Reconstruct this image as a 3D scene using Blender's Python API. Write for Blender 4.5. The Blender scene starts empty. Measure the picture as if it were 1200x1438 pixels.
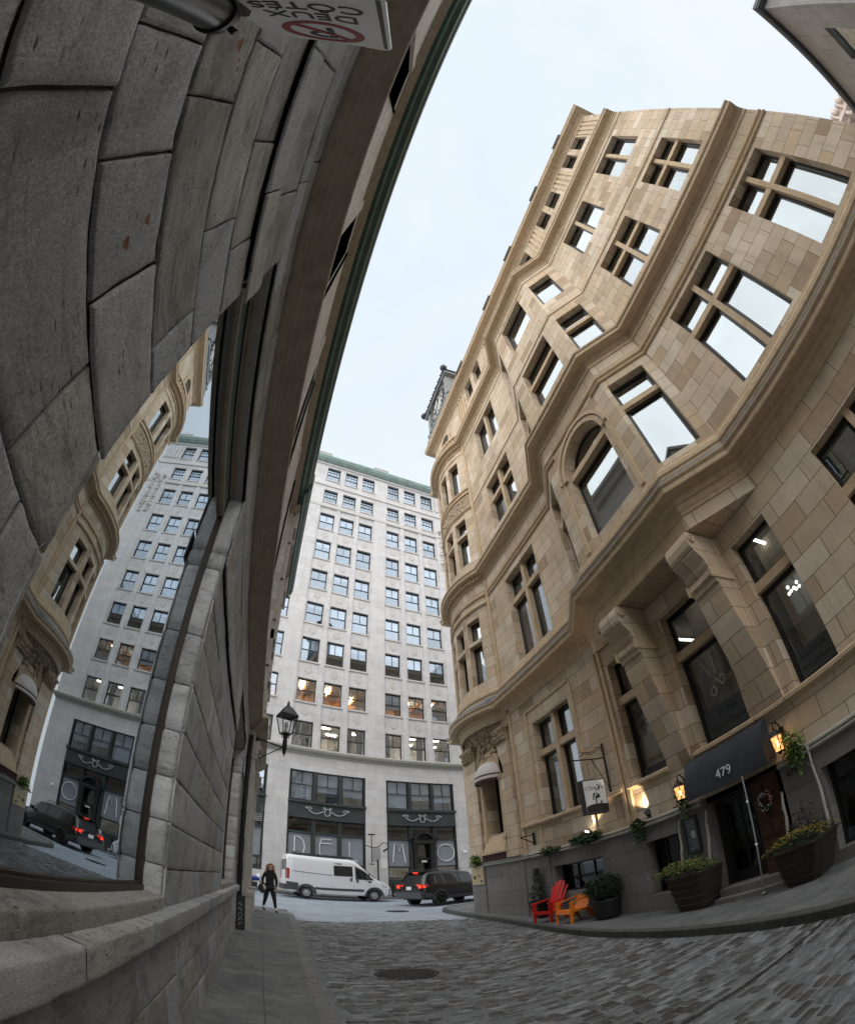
import bpy, bmesh, math, random
from mathutils import Vector, Matrix, noise
random.seed(7)
SC = bpy.context.scene
COL = SC.collection
R = math.radians
PI = math.pi

# ------------------------------------------------------------------ mesh builder
class MB:
    """collects faces; build() links them as ONE mesh object"""
    def __init__(s, T=None):
        s.v = []; s.f = []; s.m = []; s.uv = []; s.sm = []; s.T = T; s.cuts = [0]
    def cut(s):
        if s.cuts[-1] != len(s.f): s.cuts.append(len(s.f))
    def each(s, name, mats, parent=None, **k):
        """one object per piece between cuts"""
        s.cut(); out = []
        for a, b in zip(s.cuts, s.cuts[1:]):
            q = MB(); ids = sorted({i for f in s.f[a:b] for i in f}); mp = {i: j for j, i in enumerate(ids)}
            q.v = [s.v[i] for i in ids]; q.f = [tuple(mp[i] for i in f) for f in s.f[a:b]]; q.m = s.m[a:b]; q.uv = s.uv[a:b]; q.sm = s.sm[a:b]
            out.append(q.build(name, mats, parent, **k))
        return out
    def face(s, pts, mat=0, uv=None, smooth=False):
        b = len(s.v)
        for p in pts:
            p = Vector(p)
            if s.T is not None: p = s.T @ p
            s.v.append(p)
        s.f.append(tuple(range(b, b + len(pts)))); s.m.append(mat); s.uv.append(uv); s.sm.append(smooth)
    def hexa(s, c, mat=0, skip=(), smooth=False):
        # c: 8 corners, bottom 0-3 (ccw), top 4-7
        F = [(3, 2, 1, 0), (4, 5, 6, 7), (0, 1, 5, 4), (1, 2, 6, 5), (2, 3, 7, 6), (3, 0, 4, 7)]
        for i, q in enumerate(F):
            if i not in skip: s.face([c[k] for k in q], mat, None, smooth)
    def box(s, x0, x1, y0, y1, z0, z1, mat=0, skip=()):
        if x0 > x1: x0, x1 = x1, x0
        if y0 > y1: y0, y1 = y1, y0
        if z0 > z1: z0, z1 = z1, z0
        s.hexa([(x0, y0, z0), (x1, y0, z0), (x1, y1, z0), (x0, y1, z0), (x0, y0, z1), (x1, y0, z1), (x1, y1, z1), (x0, y1, z1)], mat, skip)
    def obox(s, M, sx, sy, sz, mat=0):
        c = [M @ Vector((a * sx / 2, b * sy / 2, d * sz / 2)) for d in (-1, 1) for a, b in ((-1, -1), (1, -1), (1, 1), (-1, 1))]
        s.hexa(c, mat)
    def bar(s, a, b, w, h, mat=0, up=(0, 0, 1)):
        a = Vector(a); b = Vector(b); d = (b - a); L = d.length; d.normalize()
        u = Vector(up)
        if abs(d.dot(u)) > .98: u = Vector((1, 0, 0))
        x = d.cross(u).normalized(); y = x.cross(d).normalized()
        c = []
        for p in (a, b):
            for i, j in ((-1, -1), (1, -1), (1, 1), (-1, 1)):
                c.append(p + x * (i * w / 2) + y * (j * h / 2))
        s.hexa(c, mat)
    def grid(s, P, mat=0, smooth=True, uv=None, closed_u=False):
        # P: rows of points
        n = len(P); k = len(P[0])
        b = len(s.v)
        for row in P:
            for p in row:
                p = Vector(p)
                if s.T is not None: p = s.T @ p
                s.v.append(p)
        for i in range(n - 1):
            for j in range(k - 1 if not closed_u else k):
                j2 = (j + 1) % k
                s.f.append((b + i * k + j, b + i * k + j2, b + (i + 1) * k + j2, b + (i + 1) * k + j))
                s.m.append(mat); s.sm.append(smooth)
                s.uv.append(None if uv is None else [uv[i][j], uv[i][j2], uv[i + 1][j2], uv[i + 1][j]])
    def tube(s, pts, r, n=8, mat=0, caps=True, smooth=True):
        pts = [Vector(p) for p in pts]
        if not isinstance(r, (list, tuple)): r = [r] * len(pts)
        rows = []; prev = None
        for i, p in enumerate(pts):
            d = (pts[min(i + 1, len(pts) - 1)] - pts[max(i - 1, 0)]).normalized()
            if prev is None:
                u = Vector((0, 0, 1)) if abs(d.z) < .9 else Vector((1, 0, 0))
                x = d.cross(u).normalized()
            else:
                x = (prev - d * prev.dot(d)).normalized()
            prev = x; y = d.cross(x)
            rows.append([p + (x * math.cos(2 * PI * k / n) + y * math.sin(2 * PI * k / n)) * r[i] for k in range(n)])
        s.grid(rows, mat, smooth, closed_u=True)
        if caps:
            s.face(rows[0][::-1], mat); s.face(rows[-1], mat)
    def lathe(s, prof, c=(0, 0, 0), n=16, mat=0, smooth=True, axis='z', a0=0, a1=2 * PI):
        c = Vector(c); rows = []
        full = abs(a1 - a0 - 2 * PI) < 1e-6
        m = n if full else n + 1
        for r, z in prof:
            row = []
            for k in range(m):
                a = a0 + (a1 - a0) * k / n
                x, y = r * math.cos(a), r * math.sin(a)
                row.append(c + (Vector((x, y, z)) if axis == 'z' else Vector((x, z, y)) if axis == 'y' else Vector((z, x, y))))
            rows.append(row)
        s.grid(rows, mat, smooth, closed_u=full)
    def ball(s, c, r, mat=0, n=10, k=6, sc=(1, 1, 1)):
        c = Vector(c)
        rows = [[c + Vector((r * sc[0] * math.sin(PI * i / k) * math.cos(2 * PI * j / n), r * sc[1] * math.sin(PI * i / k) * math.sin(2 * PI * j / n), r * sc[2] * math.cos(PI * i / k))) for j in range(n)] for i in range(k + 1)]
        s.grid(rows, mat, True, closed_u=True)
    def prism(s, poly, f, d0, d1, mat=0):
        # poly: 2D list ; f(a,b,d)->3D
        A = [f(a, b, d0) for a, b in poly]; B = [f(a, b, d1) for a, b in poly]
        s.face(A[::-1], mat); s.face(B, mat)
        n = len(poly)
        for i in range(n):
            j = (i + 1) % n
            s.face([A[i], A[j], B[j], B[i]], mat)
    def sweep(s, path, prof, side=1, mat=0, closed=False, caps=True, smooth=False):
        # moulding along a plan path [(x,y)], prof [(out,z)], out towards the left of travel * side
        n = len(path); N = []
        for i in range(n):
            ds = []
            if i > 0 or closed: ds.append((Vector(path[i]) - Vector(path[i - 1])).normalized())
            if i < n - 1 or closed: ds.append((Vector(path[(i + 1) % n]) - Vector(path[i])).normalized())
            ns = [Vector((-d.y, d.x)) * side for d in ds]
            if len(ns) == 2:
                m = (ns[0] + ns[1]); m /= max(m.length_squared / 2, .15); N.append(m)
            else: N.append(ns[0])
        rows = [[(path[i][0] + N[i].x * o, path[i][1] + N[i].y * o, z) for i in range(n)] for o, z in prof]
        # flat shaded quads (own verts) unless smooth
        if smooth: s.grid(rows, mat, True, closed_u=closed)
        else:
            for a in range(len(rows) - 1):
                for i in range(n if closed else n - 1):
                    j = (i + 1) % n
                    s.face([rows[a][i], rows[a][j], rows[a + 1][j], rows[a + 1][i]], mat)
        if caps and not closed:
            s.face([r_[0] for r_ in rows], mat); s.face([r_[-1] for r_ in rows][::-1], mat)
    def build(s, name, mats, parent=None, weld=False, bevel=None, sub=0):
        me = bpy.data.meshes.new(name)
        org = Vector((0, 0, 0)) if parent is None else ROOT.get(parent.name, Vector((0, 0, 0)))
        V = [v - org for v in s.v]
        me.from_pydata([v[:] for v in V], [], s.f)
        if not isinstance(mats, (list, tuple)): mats = [mats]
        for m in mats: me.materials.append(m)
        me.polygons.foreach_set('material_index', s.m)
        me.polygons.foreach_set('use_smooth', s.sm)
        ul = me.uv_layers.new(name='UVMap'); data = []
        for p, uv in zip(s.f, s.uv):
            if uv is not None:
                for c in uv: data += [c[0], c[1]]
                continue
            P = [s.v[i] for i in p]
            nx = ny = nz = 0.0
            for i in range(len(P)):
                a, b = P[i], P[(i + 1) % len(P)]
                nx += (a.y - b.y) * (a.z + b.z); ny += (a.z - b.z) * (a.x + b.x); nz += (a.x - b.x) * (a.y + b.y)
            L = math.sqrt(nx * nx + ny * ny + nz * nz) or 1
            if abs(nz / L) > .75:
                for q in P: data += [q.x, q.y]
            else:
                h = math.hypot(nx, ny) or 1; tx, ty = -ny / h, nx / h
                if abs(tx) < abs(ty) and ty < 0 or abs(tx) >= abs(ty) and tx < 0: tx, ty = -tx, -ty
                for q in P: data += [q.x * tx + q.y * ty, q.z]
        ul.data.foreach_set('uv', data)
        if weld:
            bm = bmesh.new(); bm.from_mesh(me); bmesh.ops.remove_doubles(bm, verts=bm.verts, dist=1e-4); bm.to_mesh(me); bm.free()
        me.update()
        o = bpy.data.objects.new(name, me); COL.objects.link(o)
        if parent is not None: o.parent = parent
        if bevel:
            md = o.modifiers.new('edge', 'BEVEL'); md.width = bevel; md.segments = 2; md.limit_method = 'ANGLE'
        if sub:
            md = o.modifiers.new('smooth', 'SUBSURF'); md.levels = sub; md.render_levels = sub
        return o

ROOT = {}
def thing(name, label, cat, loc=(0, 0, 0), group=None, rz=0, local=False):
    """Empty at the thing's base; parts are given in world coordinates unless local"""
    o = bpy.data.objects.new(name, None); COL.objects.link(o); o.empty_display_size = .2
    o.location = loc; o.rotation_euler = (0, 0, rz)
    ROOT[o.name] = Vector((0, 0, 0)) if local else Vector(loc)
    tag(o, label, cat, group)
    return o
def tag(o, label, cat, group=None):
    o['label'] = label; o['category'] = cat
    if group: o['group'] = group
    return o
def struct(o, kind='structure'):
    o['kind'] = kind; return o
def copy_tree(o, parent=None):
    c = o.copy(); COL.objects.link(c)
    if parent is not None: c.parent = parent
    for ch in list(o.children): copy_tree(ch, c)
    return c
class Fr:
    """wall frame: P(u,z,d) = A + e*u - n*d (d into the wall)"""
    def __init__(s, A, e, n):
        s.A = Vector((A[0], A[1], 0)); s.e = Vector((e[0], e[1], 0)).normalized(); s.n = Vector((n[0], n[1], 0)).normalized()
    def __call__(s, u, z, d=0):
        return s.A + s.e * u - s.n * d + Vector((0, 0, z))
def wall(mb, F, U0, U1, Z0, Z1, holes=(), depth=.25, mat=0, mrev=None, d=0):
    if mrev is None: mrev = mat
    us = sorted({U0, U1} | {h[i] for h in holes for i in (0, 1) if U0 < h[i] < U1})
    zs = sorted({Z0, Z1} | {h[i] for h in holes for i in (2, 3) if Z0 < h[i] < Z1})
    for a, b in zip(us, us[1:]):
        for c, e in zip(zs, zs[1:]):
            m, k = (a + b) / 2, (c + e) / 2
            if any(h[0] < m < h[1] and h[2] < k < h[3] for h in holes): continue
            mb.face([F(a, c, d), F(b, c, d), F(b, e, d), F(a, e, d)], mat)
    for h in holes:
        a, b, c, e = h[:4]; D = d + depth
        mb.face([F(a, c, d), F(b, c, d), F(b, c, D), F(a, c, D)], mrev)
        mb.face([F(a, e, D), F(b, e, D), F(b, e, d), F(a, e, d)], mrev)
        mb.face([F(a, c, d), F(a, c, D), F(a, e, D), F(a, e, d)], mrev)
        mb.face([F(b, c, d), F(b, e, d), F(b, e, D), F(b, c, D)], mrev)
def ub(mb, F, u0, u1, z0, z1, d0, d1, mat=0):
    mb.hexa([F(u0, z0, d0), F(u1, z0, d0), F(u1, z0, d1), F(u0, z0, d1), F(u0, z1, d0), F(u1, z1, d0), F(u1, z1, d1), F(u0, z1, d1)], mat)
def window(parent, F, u0, u1, z0, z1, depth, fm, gm, mull=(), trans=(), fw=.06, glass_d=.03, blind=None, fd=.07, name='window'):
    """frame (the window's mesh) with its pane, set 'depth' inside the wall"""
    mb = MB(); a, b = depth - .005, depth + fd
    ub(mb, F, u0, u0 + fw, z0, z1, a, b); ub(mb, F, u1 - fw, u1, z0, z1, a, b)
    ub(mb, F, u0 + fw, u1 - fw, z0, z0 + fw, a, b); ub(mb, F, u0 + fw, u1 - fw, z1 - fw, z1, a, b)
    for m in mull:
        q = m if isinstance(m, tuple) else (m, fw * .8, z0 + fw, z1 - fw)
        ub(mb, F, q[0] - q[1] / 2, q[0] + q[1] / 2, q[2], q[3], a + .004, b - .004)
    for t in trans:
        q = t if isinstance(t, tuple) else (t, fw * .8, u0 + fw, u1 - fw)
        ub(mb, F, q[2], q[3], q[0] - q[1] / 2, q[0] + q[1] / 2, a + .002, b - .006)
    w = mb.build(name, fm, parent)
    ROOT[w.name] = ROOT.get(parent.name, Vector((0, 0, 0)))
    g = MB(); dd = depth + glass_d
    ub(g, F, u0 + fw * .5, u1 - fw * .5, z0 + fw * .5, z1 - fw * .5, dd, dd + .012)
    g.build('pane', gm, w)
    if blind:
        k = MB(); ub(k, F, u0 + fw, u1 - fw, z0 + (z1 - z0) * blind, z1 - fw, dd + .06, dd + .07)
        k.build('blind', M['blind'], w)
    return w
def arch_fill(mb, F, u0, u1, zs, ztop, depth, n=14, mat=0):
    """spandrel above a round arch springing at zs inside the rectangular hole (u0,u1,..,ztop)"""
    uc = (u0 + u1) / 2; r = (u1 - u0) / 2
    pts = [(uc - r * math.cos(PI * k / n), zs + r * math.sin(PI * k / n)) for k in range(n + 1)]
    for (a, za), (b, zb) in zip(pts, pts[1:]):
        mb.face([F(a, za), F(b, zb), F(b, ztop), F(a, ztop)], mat)
        mb.face([F(a, za), F(a, za, depth), F(b, zb, depth), F(b, zb)], mat)
def arch_ring(mb, F, uc, zs, r0, r1, d0, d1, n=18, a0=0, a1=PI, mat=0):
    for k in range(n):
        a, b = a0 + (a1 - a0) * k / n, a0 + (a1 - a0) * (k + 1) / n
        f = lambda r, t, d: F(uc - r * math.cos(t), zs + r * math.sin(t), d)
        mb.hexa([f(r0, a, d0), f(r0, b, d0), f(r0, b, d1), f(r0, a, d1), f(r1, a, d0), f(r1, b, d0), f(r1, b, d1), f(r1, a, d1)], mat)
def text_mesh(txt, size, depth=.004):
    cu = bpy.data.curves.new('lettering', 'FONT'); cu.body = txt; cu.size = size; cu.extrude = depth; cu.align_x = 'CENTER'; cu.align_y = 'CENTER'; cu.resolution_u = 3
    o = bpy.data.objects.new('lettering', cu); COL.objects.link(o)
    bpy.context.view_layer.update()
    me = bpy.data.meshes.new_from_object(o.evaluated_get(bpy.context.evaluated_depsgraph_get()))
    bpy.data.objects.remove(o); bpy.data.curves.remove(cu)
    return me
def lettering(txt, size, F, u, z, d, mat, parent, sx=1, rot=0, depth=.004, name='lettering'):
    """text laid on a wall frame, reading along +F.e"""
    me = text_mesh(txt, size, depth); me.materials.clear(); me.materials.append(mat)
    org = ROOT.get(parent.name, Vector((0, 0, 0)))
    c, s_ = math.cos(rot), math.sin(rot)
    for v in me.vertices:
        x, y = v.co.x * sx, v.co.y
        v.co = F(u + x * c - y * s_, z + x * s_ + y * c, d - v.co.z) - org
    o = bpy.data.objects.new(name, me); COL.objects.link(o); o.parent = parent
    return o
def leaves(mb, pts, size, mat=0, droop=.3, nrm=None, asp=.45):
    """small folded leaves at pts"""
    for p in pts:
        p = Vector(p); s = size * random.uniform(.6, 1.3)
        a = random.uniform(0, 2 * PI); t = random.uniform(-.7, 1.0)
        d = Vector((math.cos(a), math.sin(a), t - droop)).normalized()
        w = d.cross(Vector((random.uniform(-1, 1), random.uniform(-1, 1), 1.2))).normalized() * s * asp
        up = w.cross(d).normalized() * s * .12
        m = mat if isinstance(mat, int) else random.choice(mat)
        mb.face([p, p + d * s * .5 + w * .5 - up, p + d * s, p + d * s * .5 - w * .5 - up], m)
# ------------------------------------------------------------------ materials
M = {}
class NT:
    def __init__(s, name):
        m = bpy.data.materials.new(name); m.use_nodes = True; s.m = m; s.t = m.node_tree; s.t.nodes.clear()
        s.out = s.n('ShaderNodeOutputMaterial'); M[name] = m
    def n(s, typ, **kw):
        o = s.t.nodes.new(typ)
        for k, v in kw.items():
            if k.startswith('i_'):
                key = k[2:]; key = int(key) if key.isdigit() else key.replace('_', ' ')
                o.inputs[key].default_value = v
            else: setattr(o, k, v)
        return o
    def l(s, a, b): s.t.links.new(a, b)
    def coord(s, which='UV', scale=(1, 1, 1), rot=(0, 0, 0)):
        c = s.n('ShaderNodeTexCoord'); mp = s.n('ShaderNodeMapping'); mp.inputs['Scale'].default_value = scale; mp.inputs['Rotation'].default_value = rot
        s.l(c.outputs[which], mp.inputs[0]); return mp.outputs[0]
    def noise(s, vec, scale, detail=6, rough=.6, dist=0):
        o = s.n('ShaderNodeTexNoise'); o.inputs['Scale'].default_value = scale; o.inputs['Detail'].default_value = detail; o.inputs['Roughness'].default_value = rough; o.inputs['Distortion'].default_value = dist
        if vec is not None: s.l(vec, o.inputs['Vector'])
        return o.outputs['Fac']
    def ramp(s, fac, stops, interp='LINEAR'):
        o = s.n('ShaderNodeValToRGB'); e = o.color_ramp; e.interpolation = interp
        while len(e.elements) < len(stops): e.elements.new(.5)
        for el, (p, c) in zip(e.elements, stops):
            el.position = p; el.color = (*c, 1) if len(c) == 3 else c
        s.l(fac, o.inputs[0]); return o.outputs[0]
    def mix(s, fac, a, b, mode='MIX'):
        o = s.n('ShaderNodeMix', data_type='RGBA', blend_type=mode)
        for sock, v in ((0, fac), (6, a), (7, b)):
            if isinstance(v, (int, float)): o.inputs[sock].default_value = v
            elif isinstance(v, tuple): o.inputs[sock].default_value = (*v, 1) if len(v) == 3 else v
            else: s.l(v, o.inputs[sock])
        return o.outputs[2]
    def math(s, op, a, b=0.0):
        o = s.n('ShaderNodeMath', operation=op)
        for i, v in enumerate((a, b)):
            if isinstance(v, (int, float)): o.inputs[i].default_value = v
            else: s.l(v, o.inputs[i])
        return o.outputs[0]
    def bsdf(s, col, rough=.8, metal=0, bump=None, bstr=.3, bdist=.01, spec=.5, emis=None, estr=0, sub=None, coat=0):
        p = s.n('ShaderNodeBsdfPrincipled')
        for k, v in (('Base Color', col), ('Roughness', rough), ('Metallic', metal), ('Specular IOR Level', spec), ('Coat Weight', coat)):
            if isinstance(v, (int, float)): p.inputs[k].default_value = v
            elif isinstance(v, tuple): p.inputs[k].default_value = (*v, 1)
            else: s.l(v, p.inputs[k])
        if emis: p.inputs['Emission Color'].default_value = (*emis, 1); p.inputs['Emission Strength'].default_value = estr
        if bump is not None:
            b = s.n('ShaderNodeBump'); b.inputs['Strength'].default_value = bstr; b.inputs['Distance'].default_value = bdist
            s.l(bump, b.inputs['Height']); s.l(b.outputs[0], p.inputs['Normal'])
        s.l(p.outputs[0], s.out.inputs[0]); return p
def simple(name, col, rough=.6, metal=0, var=.15, scale=6, bump=.15, spec=.5, which='Object', coat=0):
    t = NT(name); v = t.coord(which); n = t.noise(v, scale, 5)
    lo = tuple(c * (1 - var) for c in col); hi = tuple(min(1, c * (1 + var)) for c in col)
    t.bsdf(t.ramp(n, [(.3, lo), (.7, hi)]), rough, metal, t.noise(v, scale * 8, 3) if bump else None, bump, .004, spec, coat=coat)
    return t.m
def ashlar(name, cols, bw, rh, mortar, mcol, ms=.006, stain=.25, rough=.85, bstr=.4, sq=1.0, fine=60, stcol=(.1, .08, .06)):
    """coursed stone: per-block tint, joints, weather stains, tooled surface"""
    t = NT(name); uv = t.coord('UV')
    # wobble so joints are not ruler straight
    nz = t.n('ShaderNodeTexNoise'); nz.inputs['Scale'].default_value = 3; t.l(uv, nz.inputs['Vector'])
    sub = t.n('ShaderNodeVectorMath', operation='MULTIPLY_ADD'); sub.inputs[1].default_value = (.008, .008, 0); t.l(nz.outputs['Color'], sub.inputs[0]); t.l(uv, sub.inputs[2])
    def brick(c1, c2):
        b = t.n('ShaderNodeTexBrick'); b.offset = .5; b.offset_frequency = 2; b.squash = sq; b.squash_frequency = 3
        for k, v in (('Scale', 1), ('Mortar Size', ms), ('Mortar Smooth', .2), ('Bias', 0), ('Brick Width', bw), ('Row Height', rh)): b.inputs[k].default_value = v
        b.inputs['Color1'].default_value = (*c1, 1); b.inputs['Color2'].default_value = (*c2, 1); b.inputs['Mortar'].default_value = (*mcol, 1)
        t.l(sub.outputs[0], b.inputs['Vector']); return b
    b1 = brick((0, 0, 0), (1, 1, 1))
    tint = t.ramp(b1.outputs['Color'], [(i / (len(cols) - 1), c) for i, c in enumerate(cols)])
    obj = t.coord('Object')
    n1 = t.noise(obj, 1.1, 8, .65); n2 = t.noise(obj, 9, 6, .7)
    c = t.mix(t.ramp(n1, [(.42, (0, 0, 0)), (.72, (stain, stain, stain))]), tint, stcol)
    c = t.mix(.22, c, t.ramp(n2, [(.25, (.35, .35, .35)), (.75, (.65, .65, .65))]), 'OVERLAY')
    # vertical rain streaks
    st = t.noise(t.coord('UV', (5, .35, 1)), 1.2, 5, .6)
    c = t.mix(t.ramp(st, [(.5, (0, 0, 0)), (.75, (stain * .8,) * 3)]), c, stcol)
    c = t.mix(b1.outputs['Fac'], c, mcol)
    h = t.math('ADD', t.math('MULTIPLY', b1.outputs['Fac'], -1.0), t.math('MULTIPLY', t.noise(obj, fine, 4, .7), .35))
    t.bsdf(c, rough, 0, h, bstr, .012, .25)
    return t.m
# sandstone of the office building, granite base, pale limestone of the far block
ashlar('sandstone', [(.47, .35, .23), (.66, .54, .40), (.56, .44, .305), (.74, .635, .51), (.61, .46, .305), (.69, .58, .46), (.41, .295, .19)], .86, .40, .006, (.18, .132, .087), .0075, .25, fine=50)
ashlar('granite', [(.185, .175, .17), (.225, .215, .21), (.205, .195, .19)], 1.15, .52, .006, (.10, .095, .09), .007, .25, fine=90)
ashlar('limestone_far', [(.56, .555, .565), (.64, .635, .64), (.60, .595, .60), (.62, .62, .63)], 1.3, .62, .006, (.40, .395, .39), .008, .32, fine=25, stcol=(.30, .285, .28))
ashlar('grey_panel', [(.27, .265, .255), (.31, .305, .295)], 1.35, .75, .006, (.15, .15, .145), .01, .2, fine=30)
ashlar('pink_stone', [(.52, .42, .36), (.60, .50, .44)], .8, .5, .006, (.3, .25, .2), .006, .2, fine=30)
def carved(name, col, dark, scale, strength):
    t = NT(name); v = t.coord('Object')
    w = t.n('ShaderNodeTexVoronoi', feature='SMOOTH_F1'); w.inputs['Scale'].default_value = scale; t.l(v, w.inputs['Vector'])
    h = t.math('ADD', w.outputs['Distance'], t.math('MULTIPLY', t.noise(v, scale * 2.5, 5, .6), .6))
    t.bsdf(t.mix(t.noise(v, 4, 6), col, dark), .85, 0, h, strength, .05, .2); return t.m
carved('carved_sandstone', (.50, .39, .275), (.27, .20, .135), 7, 1.0)
def moulding(name, a, b, rust=None):
    t = NT(name); v = t.coord('Object'); n = t.noise(v, 5.5, 9, .72)
    c = t.ramp(n, [(.28, b), (.55, a)])
    st = t.noise(t.coord('Object', (1, 1, .25)), 7, 6, .7)
    c = t.mix(t.ramp(st, [(.5, (0, 0, 0)), (.8, (.28, .28, .28))]), c, tuple(x * .5 for x in b))
    t.bsdf(c, .85, 0, t.noise(v, 45, 5, .7), .35, .008, .2); return t.m
moulding('sandstone_trim', (.60, .465, .315), (.44, .325, .21))
moulding('limestone_trim', (.56, .545, .53), (.44, .425, .41))
moulding('green_grey_trim', (.42, .42, .37), (.28, .28, .23))
moulding('brown_stone_trim', (.44, .38, .295), (.31, .262, .195))
moulding('gable_metal', (.30, .31, .31), (.12, .125, .13))
# rough old limestone blocks at arm's length: tint per block, pitted, tooled
def block_stone(name, cool, warm, bs=.6):
    t = NT(name); g = t.n('ShaderNodeNewGeometry'); v = t.coord('Object'); rnd = g.outputs['Random Per Island']
    isw = t.ramp(rnd, [(0, (0, 0, 0)), (.30, (.25, .25, .25)), (.52, (1, 1, 1)), (.80, (.1, .1, .1)), (.90, (.7, .7, .7))], 'CONSTANT')
    lum = t.ramp(t.math('FRACT', t.math('MULTIPLY', rnd, 7.31)), [(0, (.80, .80, .80)), (1, (1.16, 1.16, 1.16))])
    # cool stones: bush-hammered, fine grain ; warm stones: bedded, pitted, stained ; light and dark speckle paints the relief shading
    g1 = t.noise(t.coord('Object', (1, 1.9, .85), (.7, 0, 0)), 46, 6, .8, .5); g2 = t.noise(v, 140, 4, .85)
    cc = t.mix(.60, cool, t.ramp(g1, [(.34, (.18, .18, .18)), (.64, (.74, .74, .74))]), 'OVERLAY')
    cc = t.mix(.65, cc, t.ramp(g2, [(.32, (.18, .18, .18)), (.68, (.80, .80, .80))]), 'OVERLAY')  # speckle puts lit and shaded grain into the colour
    bed = t.noise(t.coord('Object', (1, 1.2, 5.5), (.18, 0, 0)), 2.6, 11, .76, 1.3)
    cw = t.mix(t.ramp(bed, [(.33, (.85, .85, .85)), (.50, (0, 0, 0))]), warm, tuple(x * .40 for x in warm))
    cw = t.mix(.7, cw, t.ramp(g2, [(.32, (.16, .16, .16)), (.68, (.82, .82, .82))]), 'OVERLAY')
    c = t.mix(isw, cc, cw); c = t.mix(1.0, c, lum, 'MULTIPLY')
    st = t.noise(v, 2.1, 9, .68, 1.0)
    c = t.mix(t.ramp(st, [(.48, (0, 0, 0)), (.72, (.62, .62, .62))]), c, (.095, .085, .07))
    pale = t.noise(v, 3.1, 9, .72, .4)
    c = t.mix(t.ramp(pale, [(.56, (0, 0, 0)), (.78, (.5, .5, .5))]), c, (.47, .48, .48))
    rst = t.noise(t.coord('Object', (1, 1, .7)), 2.7, 7, .6, .8)
    c = t.mix(t.ramp(rst, [(.66, (0, 0, 0)), (.76, (.45, .45, .45))]), c, (.15, .085, .045))
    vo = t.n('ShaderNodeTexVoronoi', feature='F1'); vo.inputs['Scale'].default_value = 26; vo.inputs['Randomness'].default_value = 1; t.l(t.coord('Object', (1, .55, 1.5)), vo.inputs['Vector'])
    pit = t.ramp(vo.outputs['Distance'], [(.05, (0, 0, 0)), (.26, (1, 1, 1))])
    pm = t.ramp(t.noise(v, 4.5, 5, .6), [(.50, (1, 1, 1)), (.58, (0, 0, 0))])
    pit = t.mix(pm, pit, (1, 1, 1)); c = t.mix(1.0, c, t.ramp(pit, [(0, (.30, .26, .22)), (1, (1, 1, 1))]), 'MULTIPLY')  # pits darkened in the colour, painted shade on top of the bump
    h = t.math('ADD', t.math('MULTIPLY', g1, .9), t.math('ADD', t.math('MULTIPLY', pit, .6), t.math('MULTIPLY', bed, .6)))
    t.bsdf(c, .9, 0, h, bs, .012, .22); return t.m
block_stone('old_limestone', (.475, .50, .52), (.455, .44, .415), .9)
block_stone('bush_hammered', (.78, .79, .80), (.76, .765, .77), .8)
simple('joint', (0.065, 0.061, 0.056), .95, 0, .3, 12, .4)
simple('copper_green', (.02, .062, .046), .55, .0, .35, 3, .2)
simple('copper_far', (.30, .40, .37), .7, 0, .2, 2, .1)
simple('dark_frame', (.012, .014, .015), .42, 0, .25, 5, .05)
simple('bronze_frame', (.05, .038, .028), .45, .3, .3, 5, .1)
simple('teal_frame', (.13, .19, .18), .5, 0, .15, 3, .05)
simple('green_frame', (.30, .40, .40), .5, 0, .15, 3, .05)
simple('shop_green', (.035, .046, .047), .5, 0, .3, 2, .1)
simple('blind', (.62, .66, .72), .8, 0, .05, 2, 0)
simple('curtain', (.34, .36, .37), .9, 0, .3, 9, 0)
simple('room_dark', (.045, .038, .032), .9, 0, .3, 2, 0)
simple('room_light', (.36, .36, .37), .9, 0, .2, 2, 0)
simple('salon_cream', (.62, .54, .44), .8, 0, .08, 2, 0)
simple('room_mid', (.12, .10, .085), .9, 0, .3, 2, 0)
simple('lead_roof', (.06, .065, .07), .6, .2, .2, 3, .1)
simple('flashing', (.30, .31, .32), .45, .7, .2, 6, .1)
simple('wrought_iron', (.012, .012, .013), .5, .3, .2, 20, .1)
simple('post_grey', (.10, .105, .11), .35, .6, .2, 6, .05)
simple('steel', (.35, .36, .38), .28, 1, .1, 30, .05)
simple('white_letter', (.80, .82, .84), .5, 0, .02, 2, 0)
simple('black_letter', (.02, .02, .022), .6, 0, .05, 2, 0)
simple('grey_letter', (.06, .06, .06), .6, 0, .05, 2, 0)
simple('orange_wood', (.62, .30, .10), .6, 0, .3, 5, .1)
def emit(name, col, s):
    t = NT(name); e = t.n('ShaderNodeEmission'); e.inputs[0].default_value = (*col, 1); e.inputs[1].default_value = s; t.l(e.outputs[0], t.out.inputs[0]); return t.m
emit('lamp_white', (1, .97, .92), 2.2); emit('lamp_warm', (1, .62, .28), 5.0); emit('lamp_bulb', (1, .58, .25), 10); emit('tail_red', (1, .06, .03), 1.2); emit('spot_white', (1, .9, .72), 14)
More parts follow.
